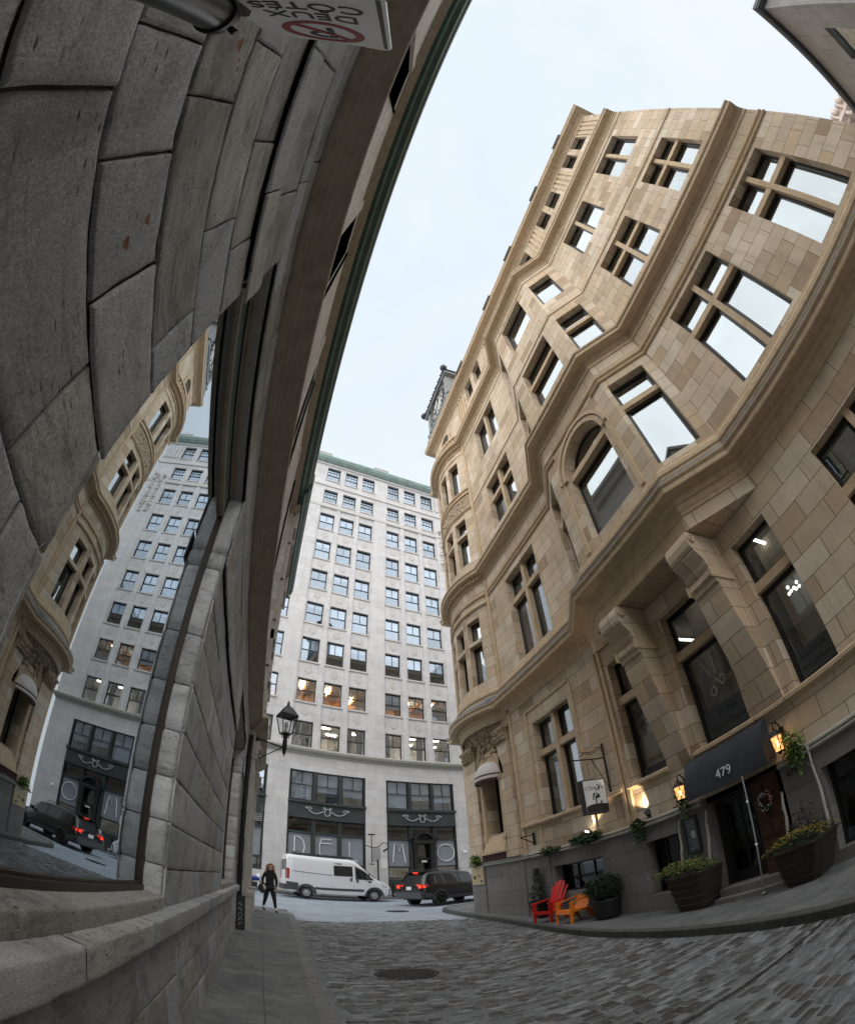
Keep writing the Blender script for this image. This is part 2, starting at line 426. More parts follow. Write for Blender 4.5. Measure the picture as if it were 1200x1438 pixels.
def glass(name, refl, tint, rough=0.0, wob=.0, tintg=(.80, .86, .91)):
    t = NT(name); ge = t.n('ShaderNodeNewGeometry'); dt = t.n('ShaderNodeVectorMath', operation='DOT_PRODUCT'); t.l(ge.outputs['Normal'], dt.inputs[0]); t.l(ge.outputs['Incoming'], dt.inputs[1])
    sch = t.math('POWER', t.math('SUBTRACT', 1.0, t.math('MINIMUM', t.math('ABSOLUTE', dt.outputs['Value']), 1.0)), 5.0)
    oi = t.n('ShaderNodeObjectInfo'); pv = t.coord('Object'); dirt = t.noise(pv, .55, 3, .5, .4)
    f0 = t.math('MULTIPLY', refl + .04, t.math('ADD', .62, t.math('ADD', t.math('MULTIPLY', oi.outputs['Random'], .34), t.math('MULTIPLY', dirt, .45)))) if refl > .1 else refl + .05
    f = t.math('ADD', f0, t.math('MULTIPLY', sch, .55))
    gl = t.n('ShaderNodeBsdfGlossy'); gl.inputs['Color'].default_value = (*tintg, 1); gl.inputs['Roughness'].default_value = rough
    if wob:
        b = t.n('ShaderNodeBump'); b.inputs['Strength'].default_value = wob; b.inputs['Distance'].default_value = .05
        t.l(t.noise(t.coord('Object'), .9, 2, .4), b.inputs['Height']); t.l(b.outputs[0], gl.inputs['Normal'])
    tr = t.n('ShaderNodeBsdfTransparent'); tr.inputs[0].default_value = (*tint, 1)
    mx = t.n('ShaderNodeMixShader'); t.l(f, mx.inputs[0]); t.l(tr.outputs[0], mx.inputs[1]); t.l(gl.outputs[0], mx.inputs[2]); t.l(mx.outputs[0], t.out.inputs[0]); return t.m
glass('window_glass', .27, (.60, .66, .66), 0, .02)
glass('far_glass', .19, (.85, .88, .9), 0, 0, tintg=(.62, .72, .84))
glass('shop_glass', .04, (.90, .91, .89), 0, .0)
glass('plate_glass', .44, (.45, .52, .50), 0, .012)
glass('dark_glass', .02, (.25, .25, .25))
glass('car_glass', .10, (.10, .12, .12))
glass('clear_glass', .03, (.92, .94, .94))
# ground surfaces
def asphalt(name, a, b, sc=1):
    t = NT(name); v = t.coord('Object'); c = t.ramp(t.noise(v, .35 * sc, 8, .65), [(.3, a), (.7, b)])
    c = t.mix(.5, c, t.ramp(t.noise(v, 160, 2, .8), [(.3, (.2, .2, .2)), (.7, (.8, .8, .8))]), 'OVERLAY')
    cr = t.n('ShaderNodeTexVoronoi', feature='DISTANCE_TO_EDGE'); cr.inputs['Scale'].default_value = .22 * sc / sc
    wv = t.n('ShaderNodeVectorMath', operation='MULTIPLY_ADD'); wv.inputs[1].default_value = (.5, .5, 0)
    nn = t.n('ShaderNodeTexNoise'); nn.inputs['Scale'].default_value = 2.5; nn.inputs['Detail'].default_value = 6; t.l(v, nn.inputs['Vector']); t.l(nn.outputs['Color'], wv.inputs[0]); t.l(v, wv.inputs[2]); t.l(wv.outputs[0], cr.inputs['Vector'])
    crk = t.ramp(cr.outputs['Distance'], [(0, (0, 0, 0)), (.005, (1, 1, 1))])
    c = t.mix(.35, c, crk, 'MULTIPLY')
    pat = t.noise(v, .8 * sc, 6, .7, 1.5)
    c = t.mix(t.ramp(pat, [(.46, (0, 0, 0)), (.62, (.45, .45, .45))]), c, tuple(.62 * x for x in a))
    if sc > 1:
        bk = t.n('ShaderNodeTexBrick'); bk.offset = .0
        for k, q in (('Scale', 1), ('Mortar Size', .008), ('Mortar Smooth', .3), ('Brick Width', 1.65), ('Row Height', 1.5)): bk.inputs[k].default_value = q
        t.l(v, bk.inputs['Vector']); c = t.mix(t.math('MULTIPLY', bk.outputs['Fac'], .6), c, (.04, .042, .043))
        spt = t.noise(v, 11, 5, .7); c = t.mix(t.ramp(spt, [(.62, (0, 0, 0)), (.72, (.4, .4, .4))]), c, (.05, .052, .053))
    t.bsdf(c, .85, 0, t.math('ADD', t.noise(v, 130, 3, .8), crk), .4, .006, .3); return t.m
asphalt('asphalt', (.245, .285, .335), (.32, .36, .41))
asphalt('pavement', (.105, .112, .115), (.215, .22, .22), 4)
simple('tar', (.022, .022, .023), .6, 0, .3, 20, .4)
simple('concrete_kerb', (.17, .17, .165), .9, 0, .3, 5, .5)
simple('dark_kerb', (.07, .07, .068), .9, 0, .35, 4, .5)
simple('street_bed', (.16, .17, .178), .95, 0, .3, 3, .6)
simple('street_bed_old', (0.128, 0.132, 0.135), .95, 0, .35, 8, .6)
def cobble():
    t = NT('cobble'); g = t.n('ShaderNodeNewGeometry'); v = t.coord('Object'); r = g.outputs['Random Per Island']
    c = t.ramp(r, [(0, (.145, .152, .16)), (.14, (.21, .222, .235)), (.26, (.080, .073, .070)), (.40, (.165, .171, .177)), (.54, (.050, .042, .039)), (.66, (.098, .092, .089)), (.78, (.25, .262, .275)), (.88, (.068, .065, .065))], 'CONSTANT')
    wear = t.noise(v, .9, 8, .68)
    c = t.mix(t.ramp(wear, [(.48, (0, 0, 0)), (.76, (.5, .5, .5))]), c, (.175, .19, .20))
    dust = t.noise(v, 9, 6, .75)
    c = t.mix(t.ramp(dust, [(.5, (0, 0, 0)), (.7, (.4, .4, .4))]), c, (.20, .21, .22))
    c = t.mix(.65, c, t.ramp(t.noise(v, 70, 5, .85), [(.3, (.18, .18, .18)), (.7, (.82, .82, .82))]), 'OVERLAY')
    t.bsdf(c, t.ramp(t.noise(v, 5, 4), [(.3, (.40, .40, .40)), (.7, (.70, .70, .70))]), 0, t.noise(v, 55, 5, .7), .6, .012, .45)
cobble()
# plants, plastics, paint
def leafmat(name, a, b):
    t = NT(name); g = t.n('ShaderNodeNewGeometry'); c = t.ramp(g.outputs['Random Per Island'], [(0, a), (1, b)])
    p = t.bsdf(c, .6, 0, None, spec=.3); return t.m
leafmat('leaf_dark', (.012, .028, .014), (.03, .06, .03)); leafmat('leaf_mid', (.04, .085, .03), (.10, .17, .06)); leafmat('leaf_light', (.14, .22, .05), (.26, .34, .09)); leafmat('leaf_bright', (.10, .20, .03), (.22, .36, .07))
leafmat('flower_yellow', (.45, .26, .03), (.65, .48, .08)); leafmat('plum_leaf', (.05, .03, .035), (.09, .06, .06))
simple('red_plastic', (.62, .014, .010), .38, 0, .06, 3, .05); simple('orange_plastic', (.75, .20, .012), .38, 0, .06, 3, .05)
simple('black_plastic', (.016, .017, .018), .5, 0, .2, 5, .1)
simple('awning_cloth', (.030, .036, .046), .75, 0, .25, 2, .2); simple('white_cloth', (.62, .60, .57), .85, 0, .08, 3, .1); simple('maroon', (.10, .03, .035), .8, 0, .2, 3, .1)
def wood(name, a, b, sc=(1, 14, 14)):
    t = NT(name); n = t.noise(t.coord('Object', sc), 3, 7, .65, .5); t.bsdf(t.ramp(n, [(.3, a), (.7, b)]), .65, 0, n, .3, .006, .3); return t.m
wood('planter_wood', (.028, .021, .017), (.062, .046, .037)); wood('door_wood', (.05, .022, .011), (.12, .055, .026))
t = NT('birch'); v_ = t.coord('Object', (4, 4, 26)); n_ = t.noise(v_, 1.6, 5, .7)
t.bsdf(t.ramp(n_, [(.36, (.045, .04, .036)), (.42, (.42, .40, .37)), (.8, (.54, .52, .49))]), .75, 0, n_, .3, .005, .3)
simple('van_white', (.74, .76, .80), .35, 0, .02, 1, 0, coat=.5); simple('car_black', (.006, .0065, .007), .3, 0, .1, 1, 0, spec=.3, coat=.35); simple('rubber', (.016, .016, .017), .8, 0, .2, 10, .2); simple('van_trim', (.055, .058, .066), .6, 0, .1, 3, .1); simple('rim_grey', (.42, .43, .45), .4, .6, .1, 4, 0); simple('rim_black', (.02, .02, .022), .35, .5, .1, 4, 0)
simple('plate_white', (.7, .7, .68), .5, 0, .03, 3, 0); simple('tail_lens', (.30, .012, .010), .2, 0, .05, 3, 0); simple('lens_clear', (.55, .56, .58), .15, .2, .05, 3, 0)
simple('skin', (.68, .46, .36), .55, 0, .05, 9, 0); simple('hair_blond', (.42, .25, .12), .6, 0, .45, 30, .4); simple('cloth_black', (.016, .016, .018), .85, 0, .2, 20, .3); simple('sock_white', (.7, .7, .7), .85, 0, .03, 5, 0)
simple('sign_white', (.78, .80, .81), .45, 0, .06, 6, .03); simple('sign_red', (.30, .030, .030), .45, 0, .08, 6, 0); simple('frost', (.24, .27, .31), .6, 0, .08, 2, 0); simple('iron_cover', (.035, .034, .034), .6, .4, .3, 8, .5)
simple('orange_cone', (.85, .16, .02), .5, 0, .05, 3, 0); simple('zinc', (.36, .38, .40), .5, .5, .1, 5, 0)
emit('lamp_room', (1, .80, .55), 60)
ashlar('grey_ashlar', [(.44, .42, .39), (.54, .52, .49), (.49, .475, .45), (.40, .38, .35)], .9, .34, .005, (.14, .13, .12), .006, .25, fine=60)
moulding('grey_trim', (0.462, 0.434, 0.399), (0.322, 0.294, 0.266))
simple('rust', (.17, .062, .026), .9, 0, .3, 30, .3)
t = NT('amber_glass'); a_ = t.n('ShaderNodeBsdfTransparent'); a_.inputs[0].default_value = (1, .72, .42, 1); e_ = t.n('ShaderNodeEmission'); e_.inputs[0].default_value = (1, .45, .16, 1); e_.inputs[1].default_value = 1.3
m_ = t.n('ShaderNodeMixShader'); m_.inputs[0].default_value = .55; t.l(a_.outputs[0], m_.inputs[1]); t.l(e_.outputs[0], m_.inputs[2]); t.l(m_.outputs[0], t.out.inputs[0])
simple('slate_panel', (.06, .085, .10), .3, 0, .2, 8, 0); leafmat('leaf_dim', (.022, .04, .022), (.045, .07, .035)); wood('pale_wood', (.42, .33, .20), (.58, .48, .32), (1, 3, 14)); simple('frost_dark', (.05, .062, .066), .5, 0, .1, 3, 0); simple('pale_decal', (.40, .37, .33), .7, 0, .05, 3, 0)
simple('blue_paint', (.02, .03, .22), .3, 0, .1, 3, 0); simple('steel_dark', (.09, .095, .10), .35, .7, .1, 5, 0)
t = NT('tinted_window'); t.bsdf((.012, .016, .017), .04, 0, None, spec=.7)
simple('lip', (.36, .12, .11), .5, 0, .05, 9, 0)
# ------------------------------------------------------------------ ground (street rises towards the cross street)
GK = [(-80, 0), (5, 0), (8, .04), (12, .11), (16, .22), (20, .35), (25, .5), (30, .62), (60, .8), (120, .9)]
def interp(K, x):
    if x <= K[0][0]: return K[0][1]
    for (a, p), (b, q) in zip(K, K[1:]):
        if x <= b: return p + (q - p) * (x - a) / (b - a)
    return K[-1][1]
def G(y): return interp(GK, y)
EA = R(90 - 83.87)                       # the cross street runs 6.1 degrees off square
EX = Vector((math.cos(EA), math.sin(EA), 0)); EN = Vector((-math.sin(EA), math.cos(EA), 0))
def sheet(name, ys, xa, xb, dz, mat, nx=2, kind='structure'):
    mb = MB(); rows = []
    for y in ys:
        a, b = xa(y), xb(y)
        rows.append([(a + (b - a) * i / (nx - 1), y, G(y) + dz) for i in range(nx)])
    mb.grid(rows, 0, False); o = mb.build(name, mat); o['kind'] = kind; return o
fr = lambda a, b, n: [a + (b - a) * i / n for i in range(n + 1)]
gm = MB()
gys = [-150, -60, -20, 0, 5, 8, 12, 16, 20, 25, 30, 60, 150]
gm.grid([[(x, y, G(y) - .30) for x in (-200, -60, -20, 0, 20, 60, 200)] for y in gys], 0, False)
struct(gm.build('ground', M['asphalt']))
LC = [(-12, .48), (0, .57), (4.6, .66), (6.2, .70), (9, .79), (14.5, .95), (16.2, .98), (16.9, .80), (17.25, .35), (17.4, -.4), (17.2, -14)]   # left kerb line (y,x) then round the corner
RC = [(-12, 4.0), (0, 4.35), (2.1, 4.68), (3.2, 4.94), (4.5, 5.22), (6.2, 5.44), (8.6, 5.72), (12.2, 6.33), (15.5, 6.56), (18, 6.66), (18.9, 6.85), (19.5, 7.35), (20.0, 8.3), (20.5, 10.5), (21.9, 24)]
def smooth(K, n=5):
    out = []
    P = [Vector((k[1], k[0])) for k in K]
    for i in range(len(P) - 1):
        p0, p1, p2, p3 = P[max(i - 1, 0)], P[i], P[i + 1], P[min(i + 2, len(P) - 1)]
        for j in range(n):
            t = j / n
            out.append(.5 * ((2 * p1) + (p2 - p0) * t + (2 * p0 - 5 * p1 + 4 * p2 - p3) * t * t + (3 * p1 - p0 - 3 * p2 + p3) * t ** 3))
    out.append(P[-1]); return [(v.x, v.y) for v in out]
LP, RP = smooth(LC), smooth(RC)
lx = lambda y: interp(LC, y); rx = lambda y: interp(RC[:-2], y)
# cross street and far pavement
def estrip(name, d0, d1, dz, mat, thick=None, us=None):
    mb = MB(); us = us or [-70, -30, -12, -4, 4, 12, 30, 80]
    pt = lambda u, d, z: Vector((3, 0, 0)) + EX * u + Vector((0, d, 0)) + Vector((0, 0, z))
    zz = lambda d: G(d)
    n = 6
    mb.grid([[pt(u, d0 + (d1 - d0) * k / n, zz(d0 + (d1 - d0) * k / n) + dz) for u in us] for k in range(n + 1)], 0, False)
    if thick:
        for a, b in zip(us, us[1:]): mb.face([pt(a, d0, zz(d0) + dz - thick), pt(b, d0, zz(d0) + dz - thick), pt(b, d0, zz(d0) + dz), pt(a, d0, zz(d0) + dz)])
    return struct(mb.build(name, mat))
estrip('road', 12.5, 28.2, -.120, M['asphalt'])
estrip('sidewalk', 28.1, 30.3, .02, M['pavement'], .2)
estrip('kerb', 27.9, 28.1, .024, M['concrete_kerb'], .2)
# cobbled street: bed plus every sett as real stone
mb = MB()
ys = fr(-12, 15.4, 30)
mb.grid([[(lx(y) - .1 + (rx(y) + .2 - lx(y)) * k / 4, y, G(y) - .108) for k in range(5)] for y in ys], 0, False)
struct(mb.build('cobble_pavement', M['street_bed']))
mb = MB(); rs = random.Random(3)
y = -1.6
mhx, mhy, mhr = 2.08, 7.45, .41
while y < 15.9:
    rowh = rs.uniform(.088, .118)
    x = lx(y) + .16 + rs.uniform(-.1, .02); xe = rx(y) - .02
    yend = 15.25 + .95 * math.exp(-((x - 4) / 2.2) ** 2)
    while x < xe:
        L = rs.uniform(.12, .29); L = min(L, xe - x + .02)
        cx, cy = x + L / 2, y + rowh / 2 + rs.uniform(-.010, .010) + .06 * math.sin(x * .9 + y * .13)
        ok = cy < 15.15 + 1.0 * math.exp(-((cx - 4) / 2.0) ** 2) and math.hypot(cx - mhx, cy - mhy) > mhr + .1 and L > .07
        if ok:
            z0 = G(cy) - .099 + rs.uniform(-.008, .007) + .012 * noise.noise(Vector((cx * .8, cy * .8, 0)))
            tx, ty = rs.uniform(-.05, .05), rs.uniform(-.07, .07)
            hl, hw = L / 2 - rs.uniform(.004, .013), rowh / 2 - rs.uniform(.003, .012)
            sk = rs.uniform(-.012, .012)
            P = []
            for fy in (-1, -.72, .0, .72, 1):
                row = []
                for fx in (-1, -.82, 0, .82, 1):
                    e = max(abs(fx), abs(fy)); dz = -.022 if e == 1 else (.004 - .004 * e)
                    cr = rs.uniform(.80, .95) if abs(fx) == 1 and abs(fy) == 1 else 1
                    row.append((cx + fx * hl * cr + fy * sk, cy + fy * hw * cr, z0 + dz + tx * fx * hl + ty * fy * hw + (rs.uniform(-.0025, .0025) if e < 1 else 0)))
                P.append(row)
            mb.grid(P, 0, True)
        x += L
    y += rowh
struct(mb.build('cobble_street', M['cobble']))
# tarred seam running across the lane
mb = MB(); rows = []; rq = random.Random(2)
for k in range(60):
    x = .8 + 3.95 * k / 59; y = 2.60 + .05 * math.sin(x * .9) + rq.uniform(-.012, .012); w_ = rq.uniform(.010, .022); rows.append([(x, y - w_ - .012, -.115), (x, y - w_, -.0885), (x, y + w_, -.0885), (x, y + w_ + .012, -.115)])
mb.grid(rows, 0, True); struct(mb.build('road_seam', M['tar']))
# pavements and kerbs
def kerb(path, w, side, top, drop, mat, name):
    n = len(path); N = []
    for i in range(n):
        d = (Vector(path[min(i + 1, n - 1)]) - Vector(path[max(i - 1, 0)])).normalized(); N.append(Vector((-d.y, d.x)) * side)
    mb = MB()
    inn = [Vector(p) + q * w for p, q in zip(path, N)]
    f = lambda v, z: (v[0], v[1], G(v[1]) + z)
    r = [[f(p, -drop) for p in path], [f(p, top - .012) for p in path], [f(Vector(p) + q * .012, top) for p, q in zip(path, N)], [f(p, top) for p in inn], [f(p, top - .1) for p in inn]]
    mb.grid(r, 0, False); struct(mb.build(name, mat)); return inn
inL = kerb(LP, .17, 1, .0, .16, M['concrete_kerb'], 'kerb')
inR = kerb(RP, .16, -1, .035, .16, M['dark_kerb'], 'kerb')
def pave(inner, xw, top, name, ext=None):
    mb = MB()
    rows = [[(p[0], p[1], G(p[1]) + top) for p in inner], [(xw(p[1], p[0]), p[1] if ext is None else ext(p), G(p[1] if ext is None else ext(p)) + top) for p in inner]]
    mid = [[a[k] * (1 - t) + b[k] * t for k in range(3)] for a, b in zip(*rows) for t in (.5,)]
    mb.grid([rows[0], rows[1]], 0, False); return struct(mb.build(name, M['pavement']))
pave(inL, lambda y, x: -1.2 if x > -.9 else x, -.003, 'sidewalk', ext=lambda p: p[1] if p[0] > -.9 else 15)
pave(inR, lambda y, x: 7.6 if x < 7.2 else x, .031, 'sidewalk', ext=lambda p: p[1] if p[0] < 7.2 else 15)
# manhole covers are pushed-in castings: things
def manhole(x, y, r, label, dz):
    t = thing('manhole_cover', label, 'manhole cover', (x, y, G(y) + dz))
    mb = MB(); z = G(y) + dz
    mb.lathe([(r + .07, z - .03), (r + .07, z + .004), (r + .01, z + .006), (r + .01, z - .01)], (x, y, 0), 40); mb.build('rim', M['iron_cover'], t)
    mb = MB(); mb.lathe([(0, z + .002), (r, z + .002), (r, z - .02)], (x, y, 0), 40)
    for i in range(-6, 7):
        h = math.sqrt(max(0, (r * .93) ** 2 - (i * r / 7) ** 2))
        if h > .05: mb.box(x - h, x + h, y + i * r / 7 - .012, y + i * r / 7 + .012, z, z + .009)
    for i in range(-6, 7):
        h = math.sqrt(max(0, (r * .93) ** 2 - (i * r / 7) ** 2))
        if h > .05: mb.box(x + i * r / 7 - .012, x + i * r / 7 + .012, y - h, y + h, z, z + .008)
    mb.build('lid', M['iron_cover'], t)
manhole(mhx, mhy, mhr, 'dark round iron manhole cover set among the grey cobbles', -.098)
manhole(5.3, 19.9, .40, 'flat iron manhole cover in the smooth asphalt behind the cobbles', -.116)
# ------------------------------------------------------------------ sandstone office building (right side of the street)
SX, S0, S1 = 7.0, -5.7, 16.1
sb = thing('office_building', 'tan sandstone office building with canted oriel, rounded corner bow and clock gable', 'building', (SX, 5, 0))
FW = Fr((SX, 0), (0, 1), (-1, 0))                      # street facade, u = y
oA, oB, oC, oD = Vector((SX, 2.2)), Vector((6.25, 3.45)), Vector((6.25, 6.5)), Vector((SX, 7.75))
bR, bcx, bcy = 3.14, 9.64, 14.3
def bowpt(a, r=bR): return (bcx - r * math.cos(a), bcy + r * math.sin(a))
ba = math.asin(1.7 / bR)
bowp = [bowpt(-ba + 2 * ba * k / 14) for k in range(15)]
flatpath = [(SX, S0), (SX, S1)]
facade = [(SX, S0), tuple(oA), tuple(oB), tuple(oC), tuple(oD), (SX, 12.55)] + bowp + [(SX, 16.05), (SX, S1), (SX + 18, S1 + 2)]
belt = [(SX + 12, S0)] + facade
A_, B_, C_ = (-4.37, -2.45), (-1.06, 1.0), (9.12, 11.1)   # window bays of the flat wall
SS = M['sandstone']; ST = M['sandstone_trim']
dep = .30
# --- walls
w = MB()

gz0, gz1 = 3.08, 5.95
gw = [(-4.3, -2.5), (-.95, .95), (2.38, 3.28), (4.3, 5.5), (6.42, 7.42), (9.15, 11.0)]
wall(w, FW, S0, 12.3, 2.12, 7.0, [(a, b, gz0, gz1) for a, b in gw], .26)
wall(w, FW, 12.3, S1, 2.12, 7.0, [(13.25, 14.5, 3.05, 5.62)], .5)
arch_fill(w, FW, 13.25, 14.5, 4.99, 5.62, .5)
s2 = [(A_[0], A_[1], 8.15, 11.4), (B_[0], B_[1], 8.15, 11.4), (C_[0], C_[1], 8.1, 11.3)]
s3 = [(a, b, 13.76, 16.22) for a, b in (A_, B_, C_)]; s4 = [(a, b, 17.93, 20.3) for a, b in (A_, B_, C_)]
for (u0, u1) in ((S0, 2.2), (7.75, 12.56), (16.04, S1)):
    wall(w, FW, u0, u1, 7.0, 21.4, [h for h in s2 + s3 + s4 if u0 < h[0] < u1], dep)
att = []
for a, b in (A_, B_, C_, (2.5, 3.3), (4.2, 5.0), (5.9, 6.7)):
    m = (a + b) / 2; k = (b - a)
    if k > 1.5: att += [(a + .02, m - .17, 23.15, 24.75), (m + .17, b - .02, 23.15, 24.75)]
    else: att += [(a, b, 23.15, 24.6)]
wall(w, FW, S0, S1, 21.4, 25.3, att, .28)
# near end wall, far (cross-street) wall, roof deck
FE = Fr((SX, S0), (1, 0), (0, -1)); wall(w, FE, 0, 14, 0, 25.3, [(3, 4.6, 8.2, 11), (8, 9.6, 8.2, 11), (3, 4.6, 13.8, 16.2), (8, 9.6, 13.8, 16.2)], .3)
eF = Vector((18, 2, 0)).normalized(); FF = Fr((SX, S1), eF, (-eF.y, eF.x))
wall(w, FF, 0, 18.1, 0, 25.3, [(u, u + 1.7, z, z + 2.6) for u in (1.5, 5, 8.5, 12) for z in (3.1, 8.2, 13.7, 17.8)], .3)
w.face([(SX, S0, 25.2), (SX + 14, S0, 25.2), (SX + 18, S1 + 2, 25.2), (SX, S1, 25.2)])
# oriel walls
eN = (oB - oA).normalized(); FN = Fr(oA, eN, (-eN.y, eN.x)); FO = Fr((6.25, 0), (0, 1), (-1, 0)); eS = (oD - oC).normalized(); FS = Fr(oC, eS, (-eS.y, eS.x))
cl = (oB - oA).length
cant = [(.27, 1.34, 8.16, 11.28), (.34, 1.36, 13.5, 15.98), (.38, 1.36, 17.6, 19.88)]
wall(w, FN, 0, cl, 6.42, 21.4, cant, .24); wall(w, FS, 0, cl, 6.42, 21.4, [(cl - h[1], cl - h[0], h[2], h[3]) for h in cant], .24)
ar = (4.12, 5.84, 8.28, 11.31)
wall(w, FO, 3.45, 6.5, 6.42, 21.4, [ar, (4.12, 5.9, 13.86, 16.3), (4.18, 5.9, 18.05, 20.38)], .28)
arch_fill(w, FO, ar[0], ar[1], 10.44, ar[3], .28, 16)
w.face([(SX, 2.2, 6.42), (6.25, 3.45, 6.42), (6.25, 6.5, 6.42), (SX, 7.75, 6.42)])
w.face([(SX, 2.2, 21.45), (6.25, 3.45, 21.45), (6.25, 6.5, 21.45), (SX, 7.75, 21.45)])
# bow walls: piers, three lights
seg = [0, .44, 1.19, 1.41, 2.18, 2.40, 3.15, 3.59]
tot = seg[-1]
bwin = []
for i, (a, b) in enumerate(zip(seg, seg[1:])):
    p, q = bowpt(-ba + 2 * ba * a / tot), bowpt(-ba + 2 * ba * b / tot)
    e = (Vector(q) - Vector(p)); L = e.length; e.normalize(); Fb = Fr(p, e, (-e.y, e.x))
    if i in (1, 3, 5):
        hs = [(.03, L - .03, 8.35, 9.95), (.03, L - .03, 10.1, 11.0), (.03, L - .03, 13.7, 15.25), (.03, L - .03, 15.4, 16.2), (.03, L - .03, 17.95, 20.2)]
        wall(w, Fb, 0, L, 6.9, 21.4, hs, .3); bwin += [(Fb, h) for h in hs]
    else: wall(w, Fb, 0, L, 6.9, 21.4, [], .3)
w.build('wall', SS, sb)
# granite basement with its window openings
pl = MB(); FP = Fr((6.95, 0), (0, 1), (-1, 0))
bh = [(8.85, 10.85, .85, 1.63), (6.45, 7.4, .45, 1.66), (1.2, 3.3, .25, 1.66), (-3.5, -1.2, .25, 1.66), (4.02, 5.72, .0, 2.0)]
wall(pl, FP, S0, 16.05, -.15, 2.0, bh, .3)
FPE = Fr((6.95, S0), (1, 0), (0, -1)); wall(pl, FPE, 0, 14, -.1, 2.0, [], .2)
FPF = Fr((6.95, 16.05), eF, (-eF.y, eF.x)); wall(pl, FPF, 0, 18, 0, 2.0, [], .2)
ub(pl, FP, 12.3, 12.42, -.1, 2.0, -.03, .05); ub(pl, FP, 14.9, 15.85, -.1, 2.02, -.05, .05); ub(pl, FP, 10.98, 11.1, -.1, 2.0, -.025, .05)
pl.build('plinth', M['granite'], sb)
# --- mouldings
P2 = [(p[0], p[1]) for p in flatpath]
def mould(name, path, prof, mat, side=1):
    mb = MB(); mb.sweep(path, prof, side, 0); return mb.build(name, mat, sb)
gp = [(SX + 12, S0), (SX, S0), (SX, 4.02)], [(SX, 5.75), (SX, S1), (SX + 18, S1 + 2)]
lp = [(-.1, 2.0), (.10, 2.0), (.12, 2.03), (.12, 2.055), (.05, 2.075), (.09, 2.10), (.09, 2.13), (.0, 2.17), (-.1, 2.17)]
mb = MB()
for p in gp: mb.sweep(p, lp, 1, 0)
mb.build('ledge', M['green_grey_trim'], sb)
# sill course under ground-floor windows
mb = MB()
for p in ([(SX, S0), (SX, 3.5)], [(SX, 3.48), (SX, 4.15)], [(SX, 4.16), (SX, 5.64)], [(SX, 6.36), (SX, 7.62)], [(SX, 7.78), (SX, 12.2)]):
    mb.sweep(p, [(-.05, 2.90), (.03, 2.92), (.05, 2.96), (.10, 2.98), (.10, 3.04), (.02, 3.075), (-.05, 3.075)], 1, 0)
mb.build('sill_course', ST, sb)
c1 = [(-.02, 6.72), (.03, 6.73), (.03, 6.80), (.05, 6.82), (.05, 6.95), (.10, 6.97), (.10, 7.02), (.13, 7.05), (.13, 7.08), (.39, 7.10), (.40, 7.13), (.40, 7.22), (.43, 7.24), (.45, 7.27), (.45, 7.33)]
mould('cornice', facade, c1, ST)
mould('cornice_flashing', facade, [(.452, 7.30), (.458, 7.338), (.16, 7.42), (.10, 7.42), (.10, 7.62), (.0, 7.64)], M['flashing'])
mould('parapet_band', facade, [(.09, 7.425), (.09, 7.72), (.13, 7.74), (.13, 7.84), (.06, 7.92), (.06, 7.98), (.02, 8.02), (-.02, 8.02)], ST)
mould('cornice', facade, [(-.02, 12.38), (.03, 12.39), (.03, 12.52), (.07, 12.54), (.07, 12.60), (.12, 12.63), (.12, 12.67), (.35, 12.69), (.36, 12.72), (.36, 12.80), (.39, 12.82), (.41, 12.85), (.41, 12.89), (.30, 12.93), (.05, 13.0), (-.02, 13.0)], ST)
mould('cornice', facade, [(-.02, 20.92), (.03, 20.93), (.03, 21.06), (.07, 21.08), (.07, 21.14), (.12, 21.17), (.12, 21.21), (.36, 21.23), (.37, 21.26), (.37, 21.34), (.40, 21.36), (.42, 21.39), (.42, 21.43), (.28, 21.48), (.05, 21.56), (-.02, 21.56)], ST)
mould('roof_cornice', [(SX + 14, S0), (SX, S0), (SX, S1), (SX + 18, S1 + 2)], [(-.02, 24.86), (.04, 24.87), (.04, 25.0), (.10, 25.02), (.10, 25.10), (.15, 25.13), (.15, 25.17), (.47, 25.20), (.48, 25.24), (.48, 25.35), (.52, 25.38), (.54, 25.46), (.2, 25.52), (.2, 25.75), (-.05, 25.75)], ST)
for z in (11.62, 11.80):   # twin belt under cornice two, broken round the arch
    pr = [(-.01, z - .05), (.05, z - .045), (.07, z), (.05, z + .04), (-.01, z + .045)]
    mould('belt', facade[:2] + [tuple(oB), (6.25, 3.9)] if z < 11.7 else facade, pr, ST)
mould('belt', [(6.25, 6.06), tuple(oC), tuple(oD), (SX, 12.5)], [(-.01, 11.57), (.05, 11.575), (.07, 11.62), (.05, 11.66), (-.01, 11.665)], ST)
for z in (16.55, 20.55): mould('belt', facade, [(-.01, z - .04), (.03, z - .04), (.045, z), (.03, z + .04), (-.01, z + .04)], ST)
# archivolt
mb = MB(); arch_ring(mb, FO, 4.98, 10.44, .90, 1.04, -.07, .02); arch_ring(mb, FO, 4.98, 10.44, 1.07, 1.17, -.10, .02)
for s_ in (-1, 1): ub(mb, FO, 4.98 + s_ * 1.17 - .13 * (s_ > 0), 4.98 + s_ * 1.17 + .13 * (s_ < 0), 8.1, 10.44, -.05, .02)
mb.build('archivolt', ST, sb)
